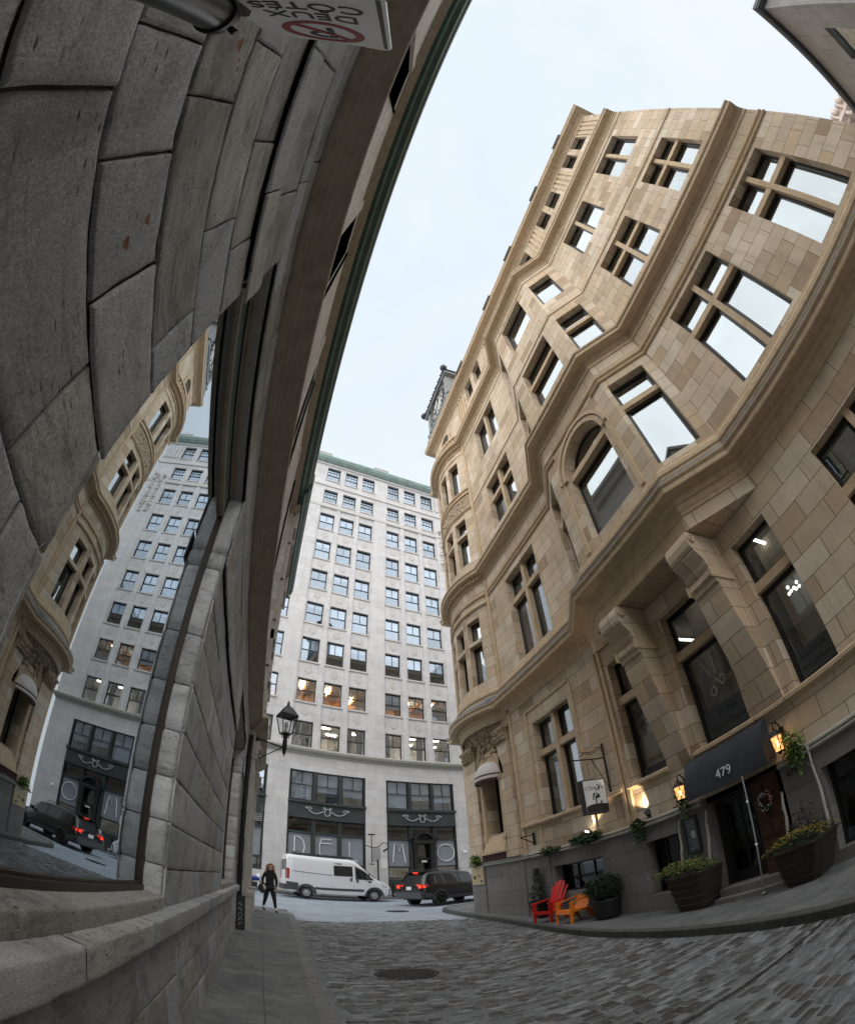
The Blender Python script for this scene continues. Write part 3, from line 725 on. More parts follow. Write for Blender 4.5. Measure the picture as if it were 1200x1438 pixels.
# pilaster strips that frame the ground-floor bays and the bow
mb = MB()
for u, d in ((12.22, .05), (16.0, .05)): ub(mb, FW, u - .07, u + .07, 2.17, 6.9, -d, .02)
for u in (12.47, 16.07):
    mb.tube([(SX - .03, u, 7.9), (SX - .03, u, 12.3)], .07, 8); mb.tube([(SX - .03, u, 13), (SX - .03, u, 20.9)], .07, 8)
for u in (7.6, 7.78): ub(mb, FW, u - .05, u + .05, 2.17, 6.45, -.06, .02)
ub(mb, FW, 8.9, 8.99, 2.17, 6.3, -.035, .02); ub(mb, FW, 11.25, 11.34, 2.17, 6.45, -.035, .02); ub(mb, FW, 8.99, 11.25, 6.36, 6.45, -.035, .02)
mb.build('pilaster', ST, sb)
# corner pilasters with carved capitals
for u0, u1 in ((12.45, 13.12), (14.92, 15.82)):
    mb = MB(); ub(mb, FW, u0, u1, 2.42, 5.95, -.10, .02); ub(mb, FW, u0 - .05, u1 + .05, 2.17, 2.42, -.14, .02); p = mb.build('pilaster', SS, sb)
    mb = MB(); hs = [(0, -.10), (.1, -.13), (.3, -.15), (.42, -.22)]
    for (h0, d0), (h1, d1) in zip(hs, hs[1:]):
        mb.hexa([FW(u0 - (d0 + .1) * -.5, 5.95 + h0, d0), FW(u1 + (d0 + .1) * -.5, 5.95 + h0, d0), FW(u1, 5.95 + h0, .02), FW(u0, 5.95 + h0, .02), FW(u0 + (d1 + .1) * .5, 5.95 + h1, d1), FW(u1 - (d1 + .1) * .5, 5.95 + h1, d1), FW(u1, 5.95 + h1, .02), FW(u0, 5.95 + h1, .02)])
    for k in range(5):
        for zz, rr in ((6.05, .07), (6.18, .085), (6.31, .08)):
            mb.ball(FW(u0 + (u1 - u0) * (k + .5) / 5 + random.uniform(-.03, .03), zz, -.14 - random.uniform(0, .05)), rr, 0, 8, 5)
    ub(mb, FW, u0 - .08, u1 + .08, 6.37, 6.47, -.24, .02)
    mb.build('capital', M['carved_sandstone'], sb)
# arch surround of the corner window, colonnettes, sloped sill
mb = MB(); arch_ring(mb, FW, 13.875, 4.99, .64, .80, -.07, .02); arch_ring(mb, FW, 13.875, 4.99, .82, .98, -.10, .02)
for u in (13.2, 14.55):
    mb.tube([FW(u, 3.0, -.05), FW(u, 4.85, -.05)], .075, 10); ub(mb, FW, u - .11, u + .11, 4.85, 5.0, -.14, .02); ub(mb, FW, u - .11, u + .11, 2.85, 3.02, -.14, .02)
mb.hexa([FW(13.15, 2.45, -.22), FW(14.6, 2.45, -.22), FW(14.6, 2.45, .02), FW(13.15, 2.45, .02), FW(13.2, 2.98, -.06), FW(14.55, 2.98, -.06), FW(14.55, 2.98, .02), FW(13.2, 2.98, .02)])
ub(mb, FW, 13.12, 14.9, 2.38, 2.45, -.25, .02)
mb.build('arch_surround', ST, sb)
mb = MB(); ub(mb, FW, 13.14, 14.9, 2.17, 2.38, -.09, .02); mb.build('maroon_course', M['maroon'], sb)
mb = MB(); arch_ring(mb, FW, 13.875, 5.1, 1.0, 1.35, -.06, .02, 12, .5, PI - .5)
for k in range(26): mb.ball(FW(13.2 + random.uniform(0, 1.4), 5.85 + random.uniform(0, .55), -.08), random.uniform(.06, .11), 0, 7, 4)
mb.build('spandrel_carving', M['carved_sandstone'], sb)
# carved corbel carrying the bow
mb = MB(); rows = []
for t_, z in ((.05, 6.42), (.35, 6.5), (.62, 6.62), (.85, 6.78), (1.0, 6.95)):
    rows.append([(SX + .02 + (p[0] - SX) * t_ - .01, bcy + (p[1] - bcy) * (.45 + .55 * t_), z) for p in bowp])
mb.grid(rows, 0, True)
for k in range(40):
    t_ = random.uniform(.25, .9); q = bowp[random.randrange(2, 13)]
    mb.ball((SX + (q[0] - SX) * t_ - .02, bcy + (q[1] - bcy) * (.45 + .55 * t_), 6.42 + .5 * t_ ** 1.4), random.uniform(.04, .08), 0, 7, 4)
mb.build('corbel', M['carved_sandstone'], sb)
# dentils under the bow cornices
mb = MB()
for z, o_ in ((7.08, .17), (12.56, .15), (21.10, .16)):
    for k in range(27):
        a = -ba + 2 * ba * (k + .5) / 27; p = bowpt(a, bR + o_); M_ = Matrix.Translation((p[0], p[1], z)) @ Matrix.Rotation(-a, 4, 'Z'); mb.obox(M_, .10, .07, .09)
        mb.cut()
mb.each('dentil', ST, sb)
mb = MB()
mb.grid([[(*bowpt(-ba * .93 + 2 * ba * .93 * k / 20, bR + .03), z) for k in range(21)] for z in (16.68, 17.45)], 0, True)
for k in range(60):
    a = random.uniform(-ba * .85, ba * .85); mb.ball((*bowpt(a, bR + .0), random.uniform(16.75, 17.35)), random.uniform(.05, .09), 0, 7, 4)
mb.build('carved_panel', M['carved_sandstone'], sb)
mb = MB()
for z, h in ((16.55, .1), (17.5, .12), (11.35, .12), (17.78, .1)):
    mb.sweep(bowp, [(-.02, z), (.07, z + .01), (.09, z + h / 2), (.07, z + h), (-.02, z + h)], 1, 0); mb.cut()
mb.each('bow_band', ST, sb)
# ground-floor scroll brackets under the oriel
bprof = [(7.0, 2.86), (6.93, 3.1), (6.86, 3.4), (6.76, 3.8), (6.64, 4.25), (6.54, 4.65), (6.48, 5.0), (6.45, 5.3), (6.40, 5.34), (6.40, 5.42), (6.34, 5.47), (6.34, 5.56), (6.40, 5.62), (6.33, 5.70), (6.33, 5.78), (6.24, 5.86), (6.15, 5.95), (6.09, 6.07), (6.07, 6.2), (6.10, 6.32), (6.16, 6.40), (7.0, 6.40)]
for y0, y1 in ((5.76, 6.34), (3.52, 4.10)):
    mb = MB(); mb.prism(bprof, lambda a, b, d: (a, d, b), y0, y1)
    b = mb.build('bracket', SS, sb)
    for y_ in (y0 - .03, y1 + .0):
        k = MB(); k.tube([(6.21 + .10 * (1 - i / 26) * math.cos(i * .55), y_ + .015, 6.22 + .10 * (1 - i / 26) * math.sin(i * .55)) for i in range(22)], .022, 6)
        k.cut(); k.box(6.30, 7.0, y_, y_ + .03, 5.40, 5.60); ROOT[b.name] = ROOT[sb.name]; k.each('scroll', ST, b)
# recess soffit beams between brackets
mb = MB(); ub(mb, FO, 3.5, 6.45, 6.43, 6.72, -.02, .25); mb.build('beam', ST, sb)
# --- windows
fm, gl = M['dark_frame'], M['window_glass']
SW = []
def stonecross(F, u0, u1, z0, z1, mu, tr, d=.10, wdt=.16):
    if mu is not None: ub(SWm, F, mu - wdt / 2, mu + wdt / 2, z0, z1, d, d + .3)
    if tr is not None:
        ub(SWm, F, u0, (mu - wdt / 2) if mu else u1, tr - .09, tr + .09, d + .02, d + .3)
        if mu: ub(SWm, F, mu + wdt / 2, u1, tr - .09, tr + .09, d + .02, d + .3)
    SWm.cut()
SWm = MB()
def lights(F, u0, u1, z0, z1, d, two=True, tr=None, g=gl, blind=None, fw=.085):
    mu = (u0 + u1) / 2 if two else None
    stonecross(F, u0, u1, z0, z1, mu, tr, d * .35)
    us = [(u0, mu - .08), (mu + .08, u1)] if two else [(u0, u1)]
    zs = [(z0, tr - .09), (tr + .09, z1)] if tr else [(z0, z1)]
    for a, b in us:
        for c, e in zs: window(sb, F, a, b, c, e, d, fm, g, fw=fw, blind=blind)
for a, b, c, e in s2: lights(FW, a, b, c, e, .28, True, c + (e - c) * .70)
for a, b, c, e in s3: lights(FW, a, b, c, e, .27, True, c + (e - c) * .66)
for a, b, c, e in s4: lights(FW, a, b, c, e, .27, True)
for a, b, c, e in att: window(sb, FW, a, b, c, e, .24, fm, gl)
for i, (a, b, c, e) in enumerate(cant):
    tr = (10.37, 15.08, None)[i]
    lights(FN, a, b, c, e, .22, False, tr); lights(FS, cl - b, cl - a, c, e, .22, False, tr)
ub(SWm, FO, ar[0], ar[1], 10.34, 10.52, .06, .3); SWm.cut()
window(sb, FO, ar[0], ar[1], 8.28, 10.34, .25, fm, gl, fw=.08)
mb = MB(); arch_ring(mb, FO, 4.98, 10.52, .74, .86, .25, .32, 18); wn = mb.build('window', fm, sb); ROOT[wn.name] = ROOT[sb.name]
mb = MB(); n_ = 18
mb.face([FO(4.98 - .8 * math.cos(PI * k / n_), 10.52 + .8 * math.sin(PI * k / n_), .28) for k in range(n_ + 1)]); mb.build('pane', gl, wn)
lights(FO, 4.12, 5.9, 13.86, 16.3, .26, False, 15.35); lights(FO, 4.18, 5.9, 18.05, 20.38, .26, False)
for F_, h in bwin: window(sb, F_, *h, .24, fm, gl, fw=.05)
sg = M['shop_glass']
for a, b in gw:
    two = b - a > 1.5
    lights(FW, a, b, gz0, gz1, .24, two, 5.0, gl if two else sg, fw=.075)
window(sb, FW, 13.25, 14.5, 3.05, 5.55, .42, fm, gl, mull=(13.875,))
for h in [(3, 4.6, 8.2, 11), (3, 4.6, 13.8, 16.2)]: window(sb, FE, *h, .27, fm, gl)
for u in (1.5, 5):
    for z in (3.1, 8.2): window(sb, FF, u, u + 1.7, z, z + 2.6, .27, fm, gl, trans=(z + 1.8,))
SWm.each('window_cross', ST, sb)
for h in bh[:4]:
    wn = window(sb, FP, h[0], h[1], h[2], h[3], .26, fm, M['dark_glass'], mull=tuple(h[0] + (h[1] - h[0]) * k / 3 for k in (1, 2)), fw=.045)
# rooms: back walls and slabs behind the glass
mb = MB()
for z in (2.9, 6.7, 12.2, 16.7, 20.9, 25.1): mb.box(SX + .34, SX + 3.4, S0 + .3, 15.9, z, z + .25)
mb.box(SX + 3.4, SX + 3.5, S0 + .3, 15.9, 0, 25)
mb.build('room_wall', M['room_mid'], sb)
mb = MB(); mb.box(7.55, 7.58, 6.35, 7.5, 3.0, 6.0); mb.cut(); mb.box(8.6, 8.65, 4.0, 5.9, 2.9, 6.6); mb.cut(); mb.box(8.8, 8.85, 1.6, 3.6, 2.9, 6.6); mb.each('salon_panel', M['salon_cream'], sb)
mb = MB()
for x, y, z, L in ((8.2, 1.2, 6.5, 1.3), (8.6, 3.3, 6.5, 1.4), (8.4, 5.2, 6.5, 1.5), (9.4, 6.9, 6.5, 1.2), (8.9, 9.9, 6.5, 1.6), (9.7, 2.6, 6.5, 1.0), (9.6, 5.0, 6.5, 1.0)):
    mb.box(x - L / 2, x + L / 2, y - .025, y + .025, z - .05, z); mb.cut()
mb.each('ceiling_lamp', M['lamp_white'], sb)
# attic panels: grooved blocks between the windows, gutter brackets on the roof edge
mb = MB()
for y0 in (-5.45, -2.25, 1.15, 7.3, 11.3):
    for k in range(4):
        ub(mb, FW, y0 + k * .27, y0 + k * .27 + .16, 22.2, 24.5, -.06, .02)
    ub(mb, FW, y0 - .06, y0 + 1.05, 22.0, 22.2, -.12, .02); ub(mb, FW, y0 - .03, y0 + 1.02, 24.5, 24.62, -.09, .02); mb.cut()
mb.each('grooved_panel', ST, sb)
mb = MB()
for y0 in (-4.2, -1.0, 2.6, 5.6, 9.8): mb.box(6.40, 6.52, y0, y0 + .9, 25.42, 25.58); mb.cut()
mb.each('gutter_bracket', M['lead_roof'], sb)
# clock gable over the bow
mb = MB()
ub(mb, FW, 12.6, 16.0, 25.3, 29.2, -.15, 1.2); ub(mb, FW, 12.45, 16.15, 25.75, 26.0, -.45, .1); ub(mb, FW, 12.45, 16.15, 26.7, 26.9, -.3, .1)
for u in (12.75, 15.85): ub(mb, FW, u - .16, u + .16, 26.0, 29.0, -.30, .1); mb.ball(FW(u, 26.35, -.3), .2)
ub(mb, FW, 12.3, 16.3, 29.0, 29.25, -.42, 1.3)
for k in range(26):
    a_ = 2 * PI * k / 26; mb.ball(FW(14.3 + 1.28 * math.cos(a_), 27.95 + 1.22 * math.sin(a_), -.2), .11, 0, 7, 4)
for k in range(14): mb.ball(FW(12.6 + k * .26, 29.35 + .1 * (k % 2), -.45), .10, 0, 7, 4)
mb.build('gable', M['gable_metal'], sb)
mb = MB()
mb.hexa([FW(12.2, 29.25, -.5), FW(16.4, 29.25, -.5), FW(16.4, 29.25, 1.4), FW(12.2, 29.25, 1.4), FW(12.9, 30.4, -.1), FW(15.7, 30.4, -.1), FW(15.7, 30.4, 1.0), FW(12.9, 30.4, 1.0)])
for u in (12.3, 16.3): mb.ball(FW(u, 29.5, -.45), .24)
mb.tube([FW(13.2, 30.4, .2), FW(13.2, 31.6, .2)], .03, 6); mb.ball(FW(13.2, 31.0, .2), .09)
mb.tube([FW(14.3, 30.4, .2), FW(14.3, 31.0, .2)], [.25, .02], 8)
mb.build('gable_roof', M['lead_roof'], sb)
ck = MB(); fD = lambda r_, d: [FW(14.3 + r_ * math.cos(2 * PI * k / 32), 27.95 + r_ * math.sin(2 * PI * k / 32), d) for k in range(32)]
A1, B1 = fD(.98, -.15), fD(.98, -.24)
ck.face(B1)
for k in range(32): ck.face([A1[k], A1[(k + 1) % 32], B1[(k + 1) % 32], B1[k]])
ckp = ck.build('clock_face', M['white_cloth'], sb); ROOT[ckp.name] = ROOT[sb.name]
mb = MB()
for k in range(32):
    a = 2 * PI * k / 32; b = 2 * PI * (k + 1) / 32; f = lambda r_, t, d: FW(14.3 + r_ * math.cos(t), 27.95 + r_ * math.sin(t), d)
    for r0, r1, dd in ((.98, 1.12, -.30), (.50, .54, -.25), (.86, .90, -.25)):
        mb.hexa([f(r0, a, dd), f(r0, b, dd), f(r0, b, -.14), f(r0, a, -.14), f(r1, a, dd), f(r1, b, dd), f(r1, b, -.14), f(r1, a, -.14)])
for k in range(12):
    a = 2 * PI * k / 12; mb.bar(FW(14.3 + .60 * math.cos(a), 27.95 + .6 * math.sin(a), -.25), FW(14.3 + .82 * math.cos(a), 27.95 + .82 * math.sin(a), -.25), .07, .03)
mb.bar(FW(14.3, 27.95, -.27), FW(14.05, 28.4, -.27), .06, .02); mb.bar(FW(14.3, 27.95, -.27), FW(14.85, 27.6, -.27), .05, .02)
mb.build('clock_dial', M['black_letter'], ckp)
# balcony balustrade and niche on top of the bow
mb = MB(); 
for k in range(15):
    p = bowpt(-ba + 2 * ba * k / 14, bR + .05); mb.lathe([(.05, 21.6), (.05, 21.68), (.03, 21.74), (.075, 21.9), (.03, 22.1), (.05, 22.15)], (p[0], p[1], 0), 8)
mb.sweep([bowpt(-ba + 2 * ba * k / 14, bR) for k in range(15)], [(-.05, 22.15), (.14, 22.15), (.14, 22.28), (-.05, 22.28)], 1, 0)
arch_ring(mb, FW, 14.3, 23.6, .55, .75, -.12, .02)
ub(mb, FW, 13.55, 13.75, 22, 23.6, -.12, .02); ub(mb, FW, 14.85, 15.05, 22, 23.6, -.12, .02)
mb.build('balustrade', ST, sb)
mb = MB(); mb.face([FW(13.75, 22, -.01), FW(14.85, 22, -.01)] + [FW(14.3 + .55 * math.cos(PI * k / 12), 23.6 + .55 * math.sin(PI * k / 12), -.01) for k in range(13)])
mb.build('niche', M['room_mid'], sb)
# entrance: stone jambs, glazed door, open panelled door leaf, steps
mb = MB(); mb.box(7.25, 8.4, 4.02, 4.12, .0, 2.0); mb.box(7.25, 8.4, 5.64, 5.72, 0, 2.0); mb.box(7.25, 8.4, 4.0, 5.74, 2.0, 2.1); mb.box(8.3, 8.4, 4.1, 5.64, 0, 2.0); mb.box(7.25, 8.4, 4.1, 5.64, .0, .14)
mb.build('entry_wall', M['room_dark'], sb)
mb = MB(); mb.box(6.62, 6.96, 4.15, 5.6, .02, .13); mb.box(6.80, 7.3, 4.15, 5.6, .13, .27); mb.build('step', M['granite'], sb)
FD = Fr((7.22, 0), (0, 1), (-1, 0))
dr = MB(); ub(dr, FD, 4.75, 4.85, .2, 1.98, 0, .08); ub(dr, FD, 5.5, 5.62, .2, 1.98, 0, .08); ub(dr, FD, 4.85, 5.5, 1.86, 1.98, 0, .08); ub(dr, FD, 4.85, 5.5, .2, .5, 0, .08); ub(dr, FD, 5.14, 5.2, .5, 1.86, .01, .07)
dr = dr.build('door', M['dark_frame'], sb); ROOT[dr.name] = ROOT[sb.name]
k = MB(); ub(k, FD, 4.85, 5.5, .5, 1.86, .03, .04); k.build('pane', M['dark_glass'], dr)
k = MB(); k.tube([FD(4.92, .95, -.05), FD(4.92, 1.3, -.05)], .014, 8); k.build('handle', M['steel'], dr)
dl = MB(); 
eL = Vector((.10, .62)).normalized(); FL = Fr((6.98, 4.14), eL, (-eL.y, eL.x))
ub(dl, FL, 0, .60, .16, 2.05, 0, .05)
for r_ in range(5):
    for c_ in range(2): ub(dl, FL, .05 + c_ * .27, .28 + c_ * .27, .24 + r_ * .36, .50 + r_ * .36, -.02, .0); ub(dl, FL, .085 + c_ * .27, .245 + c_ * .27, .28 + r_ * .36, .46 + r_ * .36, -.032, -.02)
dl.build('door', M['door_wood'], sb)
# raised number on the granite and ghost patches of old plaster
lettering('479', .15, Fr((6.945, 0), (0, -1), (-1, 0)), -3.80, 1.84, 0, M['black_letter'], sb, depth=.006)
# ------------------------------------------------------------------ pale office block across the cross street (local: u along the facade, -y towards us)
FB = (3.0, 30.0, 0)
fb = thing('office_building', 'tall pale limestone office block with dark green shopfronts and rows of sash windows', 'building', FB, None, EA, True)
FZ = Fr((0, 0), (1, 0), (0, -1))
cols = [(-1.75, -.40), (.14, 1.45), (1.95, 3.23), (4.65, 5.88), (6.46, 7.72), (8.30, 9.60)]
lcols = [(-8.3, -7.0), (-6.4, -5.1), (-4.45, -3.12)]
ZR = [(10.50, 12.37), (13.80, 15.58), (16.96, 18.94), (20.22, 22.12), (23.48, 25.38), (26.57, 28.60), (29.95, 31.90), (33.37, 35.04), (36.45, 38.36)]
U0, U1, HB = -9.6, 11.7, 39.1
w = MB()
allc = lcols + cols
# wall proper 0.10 behind the ribs
wall(w, FZ, U0, U1, 10.0, HB, [(a, b, c, e) for a, b in allc for c, e in ZR], .28)
wall(w, FZ, U0, U1, .4, 10.0, [(-8.35, -3.12, 1.8, 8.87), (-1.72, 3.25, 1.8, 8.87), (4.66, 9.62, .75, 8.87)], .35)
FZL = Fr((U0, 0), (0, 1), (-1, 0)); wall(w, FZL, 0, 16, 0, HB, [(u, u + 1.3, c, e) for u in (2, 5, 8, 11) for c, e in ZR], .3)
FZR = Fr((U1, 0), (0, 1), (1, 0)); wall(w, FZR, 0, 16, 0, HB, [(u, u + 1.3, c, e) for u in (1.6, 4, 6.4, 8.8) for c, e in ZR], .3)
w.face([(U0, 0, HB), (U1, 0, HB), (U1, 16, HB), (U0, 16, HB)]); wall(w, Fr((U0, 16), (1, 0), (0, 1)), 0, U1 - U0, 0, HB)
w.build('wall', M['limestone_far'], fb)
# vertical ribs between windows, broad piers between groups
mb = MB()
for a, b in ((-.40, .14), (1.45, 1.95), (5.88, 6.46), (7.72, 8.30), (-7.0, -6.4), (-5.1, -4.45)):
    m = (a + b) / 2; ub(mb, FZ, m - .17, m + .17, 10.45, 33.0, -.09, .0)
for a, b in ((-3.12, -1.75), (3.23, 4.65), (9.60, U1), (U0, -8.3)):
    ub(mb, FZ, a + .12, b - .12 if b < U1 else b, 10.45, 33.0, -.12, 0)
mb.build('pier', M['limestone_far'], fb)
mb = MB()      # shields on the spandrels
for (z0, z1) in zip([r_[1] for r_ in ZR[:6]], [r_[0] for r_ in ZR[1:7]]):
    for a, b in allc:
        m = (a + b) / 2; z = (z0 + z1) / 2
        mb.prism([(m - .24, z + .3), (m + .24, z + .3), (m + .24, z - .1), (m, z - .36), (m - .24, z - .1)], lambda p, q, d: FZ(p, q, d), -.035, .0); mb.cut()
mb.each('shield', M['limestone_trim'], fb)
lpath = [(U0, 16), (U0, 0), (U1, 0), (U1, 16)]
mb = MB(); mb.sweep(lpath, [(-.02, 9.95), (.06, 9.97), (.10, 10.08), (.30, 10.16), (.36, 10.28), (.36, 10.36), (.05, 10.47), (-.02, 10.47)], -1, 0); mb.build('cornice', M['green_grey_trim'], fb)
mb = MB()
for z, h, o in ((32.55, .5, .16), (35.5, .25, .1), (38.6, .2, .12)): mb.sweep(lpath, [(-.02, z), (o, z + .04), (o, z + h - .1), (o * .6, z + h), (-.02, z + h)], -1, 0)
mb.build('string_course', M['limestone_trim'], fb)
mb = MB(); mb.sweep(lpath, [(-.05, 39.0), (.25, 39.06), (.5, 39.2), (.55, 39.32), (.62, 39.36), (.62, 39.5), (.1, 39.75), (-.3, 39.75)], -1, 0); mb.build('roof_cornice', M['copper_far'], fb)
mb = MB()
for u in (-2.35, 4.0, 10.6, -7.5): ub(mb, FZ, u - .75, u + .75, 39.7, 41.0, .35, 1.6); ub(mb, FZ, u - .82, u + .82, 40.9, 41.08, .28, 1.67); mb.cut()
mb.each('roof_block', M['limestone_trim'], fb)
# hanging carved drops at the corner pier
mb = MB()
for u in (10.25, 11.0):
    for k in range(14):
        z = 33.6 - k * .38; s_ = .26 if k == 0 else .13 + .05 * (k % 3)
        for q in range(3): mb.ball(FZ(u + random.uniform(-.12, .12), z + random.uniform(-.1, .1), -.16), s_ * random.uniform(.6, 1), 0, 7, 4)
    mb.cut()
for u in (9.9, 10.35, 10.8, 11.25): mb.tube([FZ(u, 38.3, -.04), FZ(u, 36.6, -.04), FZ(u + .2, 36.3, -.04), FZ(u + .4, 36.6, -.04)], .04, 6); mb.cut()
mb.each('carved_drop', M['limestone_trim'], fb)
# sash windows
fg = M['far_glass']
def sash(F, a, b, c, e, row, blind=None):
    m = (c + e) / 2; g6 = row >= 7
    mu = [((a + b) / 2, .035, m, e - .06)]
    if g6: mu = [(a + (b - a) * k / 4, .03, m, e - .06) for k in (1, 2, 3)]
    tr = [(m, .07, a + .06, b - .06)] + ([((m + e) / 2, .028, a + .06, b - .06)] if g6 else [])
    wn = window(fb, F, a, b, c, e, .18, M['dark_frame'], fg, mu, tr, fw=.075, blind=blind)
    k = MB(); ub(k, F, a - .06, b + .06, c - .12, c, -.08, .1); k.build('sill', M['limestone_trim'], wn); return wn
rb = random.Random(11)
for r_, (c, e) in enumerate(ZR):
    for i, (a, b) in enumerate(lcols[1:] + cols):
        bl = rb.choice([None, .55, .62, .45, .8]) if r_ not in (0, 1) else None
        if r_ == 1 and i == 5: bl = .35
        sash(FZ, a, b, c, e, r_, bl)
for r_, (c, e) in enumerate(ZR[:4]):
    for u in (1.6, 4): sash(FZR, u, u + 1.3, c, e, r_)
# the rooms: slabs, back wall; lit ceilings on the two lowest office floors
mb = MB()
for c, e in ZR: mb.box(U0 + .4, U1 - .4, .5, 4.2, e + .35, e + .5)
mb.box(U0 + .4, U1 - .4, .5, 4.2, 9.9, 10.05); mb.box(U0 + .4, U1 - .4, 4.2, 4.3, .5, 39)
mb.build('room_wall', M['room_light'], fb)
mb = MB(); mb.box(-8.5, 3.6, .48, 4.1, 16.02, 16.08); mb.box(6.2, 9.8, .48, 4.1, 16.02, 16.08)
for u in fr(-8, 9, 17): 
    if not 3.7 < u < 6.1: mb.box(u, u + .25, .5, 4.1, 15.8, 16.02)
mb.box(-8.5, 3.6, 4.0, 4.15, 13.2, 16); mb.box(6.2, 9.8, 4.0, 4.15, 13.2, 16)
mb.build('timber_ceiling', M['orange_wood'], fb)
mb = MB()
for u, y, L in ((-1.1, 1.2, 1.3), (.9, 1.5, 1.2), (2.9, 2.6, 1.2), (7.2, 1.8, 1.2), (9.0, 1.3, 1.2), (-6, 1.5, 1.2), (-4.1, 1.8, 1.2)): mb.box(u, u + .07, y, y + L, 15.72, 15.76); mb.cut()
for u, y in ((.4, 1.6), (1.2, 3), (2.4, 2), (5.0, 2.2), (6.8, 1.5), (7.2, 3.0), (8.7, 1.4), (9.2, 3), (-1.2, 3)): mb.box(u, u + .7, y, y + .10, 12.64, 12.68); mb.cut()
mb.each('ceiling_lamp', M['lamp_room'], fb)
mb = MB()
def drape(u0, u1, z0, z1, d=.62):
    n = 24; mb.grid([[FZ(u0 + (u1 - u0) * k / n, z, d + .035 * math.sin(k * 1.9)) for k in range(n + 1)] for z in (z0, z1)], 0, True); mb.cut()
drape(-1.7, -.45, 10.5, 12.4); drape(2.1, 2.45, 10.5, 12.4); drape(2.75, 3.2, 10.5, 12.4); drape(4.7, 5.2, 10.5, 12.4); drape(7.2, 7.7, 10.5, 12.4)
mb.each('curtain', M['curtain'], fb)
# shopfronts
sgm = M['shop_green']
def shopfront(u0, u1, zb, door):
    n = 3; wd = (u1 - u0) / n
    mb = MB()
    ub(mb, FZ, u0, u1, 5.62, 6.74, .02, .4); ub(mb, FZ, u0 + .15, u1 - .15, 5.8, 6.5, -.0, .05); ub(mb, FZ, u0 - .02, u1 + .02, 6.66, 6.80, -.16, .1); ub(mb, FZ, u0 + .2, u1 - .2, 5.62, 5.80, -.14, .1)
    for k in range(n + 1):
        u = u0 + k * wd; q = .12 if 0 < k < n else .08
        a, b = max(u0, u - q), min(u1, u + q)
        ub(mb, FZ, a, b, zb, 5.62, .05, .38); ub(mb, FZ, a, b, 6.8, 8.87, .05, .38)
        if 0 < k < n: ub(mb, FZ, u - .05, u + .05, zb, 5.6, -.02, .06); ub(mb, FZ, u - .05, u + .05, 6.8, 8.8, -.02, .06)
    ub(mb, FZ, u0, u1, 4.62, 4.74, .06, .36); ub(mb, FZ, u0, u1, 2.58, 2.72, .07, .36) if not door else None
    ub(mb, FZ, u0, u1, zb, zb + .25, .06, .36) if not door else None
    sf = mb.build('shopfront', sgm, fb)
    for k in range(n):
        a, b = u0 + k * wd + .12, u0 + (k + 1) * wd - .12
        window(fb, FZ, a, b, 6.82, 8.85, .14, M['dark_frame'], fg, mull=(((a + b) / 2, .04, 7.95, 8.8),), trans=(7.92,), fw=.05, blind=(.06, .35, .3)[k])
        k2 = MB(); ub(k2, FZ, a, b, 4.74, 5.6, .2, .22); k2.build('transom_pane', M['car_glass'], sf)
        if not (door and k == 1):
            k2 = MB(); ub(k2, FZ, a, b, zb + .3, 4.62, .24, .26); k2.build('pane', M['plate_glass'], sf)
            k2 = MB(); ub(k2, FZ, a + .02, b - .02, 2.75, 4.60, .18, .2); k2.build('frosted_panel', M['frost'], sf)
            if door: k2 = MB(); ub(k2, FZ, a, b, 2.6, 2.72, .1, .3); k2.cut(); ub(k2, FZ, a, b, zb, zb + 1.0, .1, .3); k2.each('panel', sgm, sf)
    m = (u0 + u1) / 2
    gd = MB()                                      # white garland with a shield
    for s_ in (-1, 1):
        gd.tube([FZ(m + s_ * (.25 + .95 * t_ / 10), 6.22 - .22 * math.sin(PI * t_ / 10), -.05) for t_ in range(11)], .035, 6)
        gd.tube([FZ(m + s_ * (1.2 + .2 * math.sin(t_ * .6)), 6.3 + .02 * t_ - .25 * (t_ > 6) * (t_ - 6) / 4, -.05) for t_ in range(11)], .03, 6)
        gd.tube([FZ(m + s_ * (.2 + .06 * math.cos(t_ * .8)), 6.42 + .06 * math.sin(t_ * .8), -.05) for t_ in range(9)], .03, 6)
    gd.tube([FZ(m + .18 * math.cos(t_ * PI / 8), 6.15 + .24 * math.sin(t_ * PI / 8), -.05) for t_ in range(17)], .03, 6)
    gd.build('garland', M['frost_white'], fb)
    return sf, wd
M['frost_white'] = simple('garland_paint', (.42, .46, .47), .6, 0, .1, 5, 0)
s1_, wd1 = shopfront(-1.72, 3.25, 1.8, False)
s2_, wd2 = shopfront(4.66, 9.62, .75, True)
s3_, wd3 = shopfront(-8.35, -3.12, 1.8, False)
def strokes(ps, u, z, h, name='lettering'):
    mb = MB()
    for pl_ in ps: mb.tube([FZ(u + x * h, z + y * h, .14) for x, y in pl_], .036, 6, smooth=True)
    mb.build(name, M['white_letter'], fb)
arc = lambda cx, cy, rx_, ry, a, b, n=16: [(cx + rx_ * math.cos(a + (b - a) * k / n), cy + ry * math.sin(a + (b - a) * k / n)) for k in range(n + 1)]
H = 1.35; zc = 3.68
cu = lambda u0, wd, k: u0 + wd * (k + .5)
strokes([[(-.22, -.5), (-.22, .5)] + arc(-.12, 0, .36, .5, PI / 2, -PI / 2) + [(-.22, -.5)]], cu(-1.72, wd1, 0), zc, H)
strokes([[(.25, .5), (-.22, .5), (-.3, .2), (-.3, -.2), (-.18, -.5), (.25, -.5)], [(-.3, .28), (.25, .28)]], cu(-1.72, wd1, 1), zc, H)
strokes([[(-.14, .5), (-.14, -.46), (.28, -.46)]], cu(-1.72, wd1, 2), zc - .05, H)
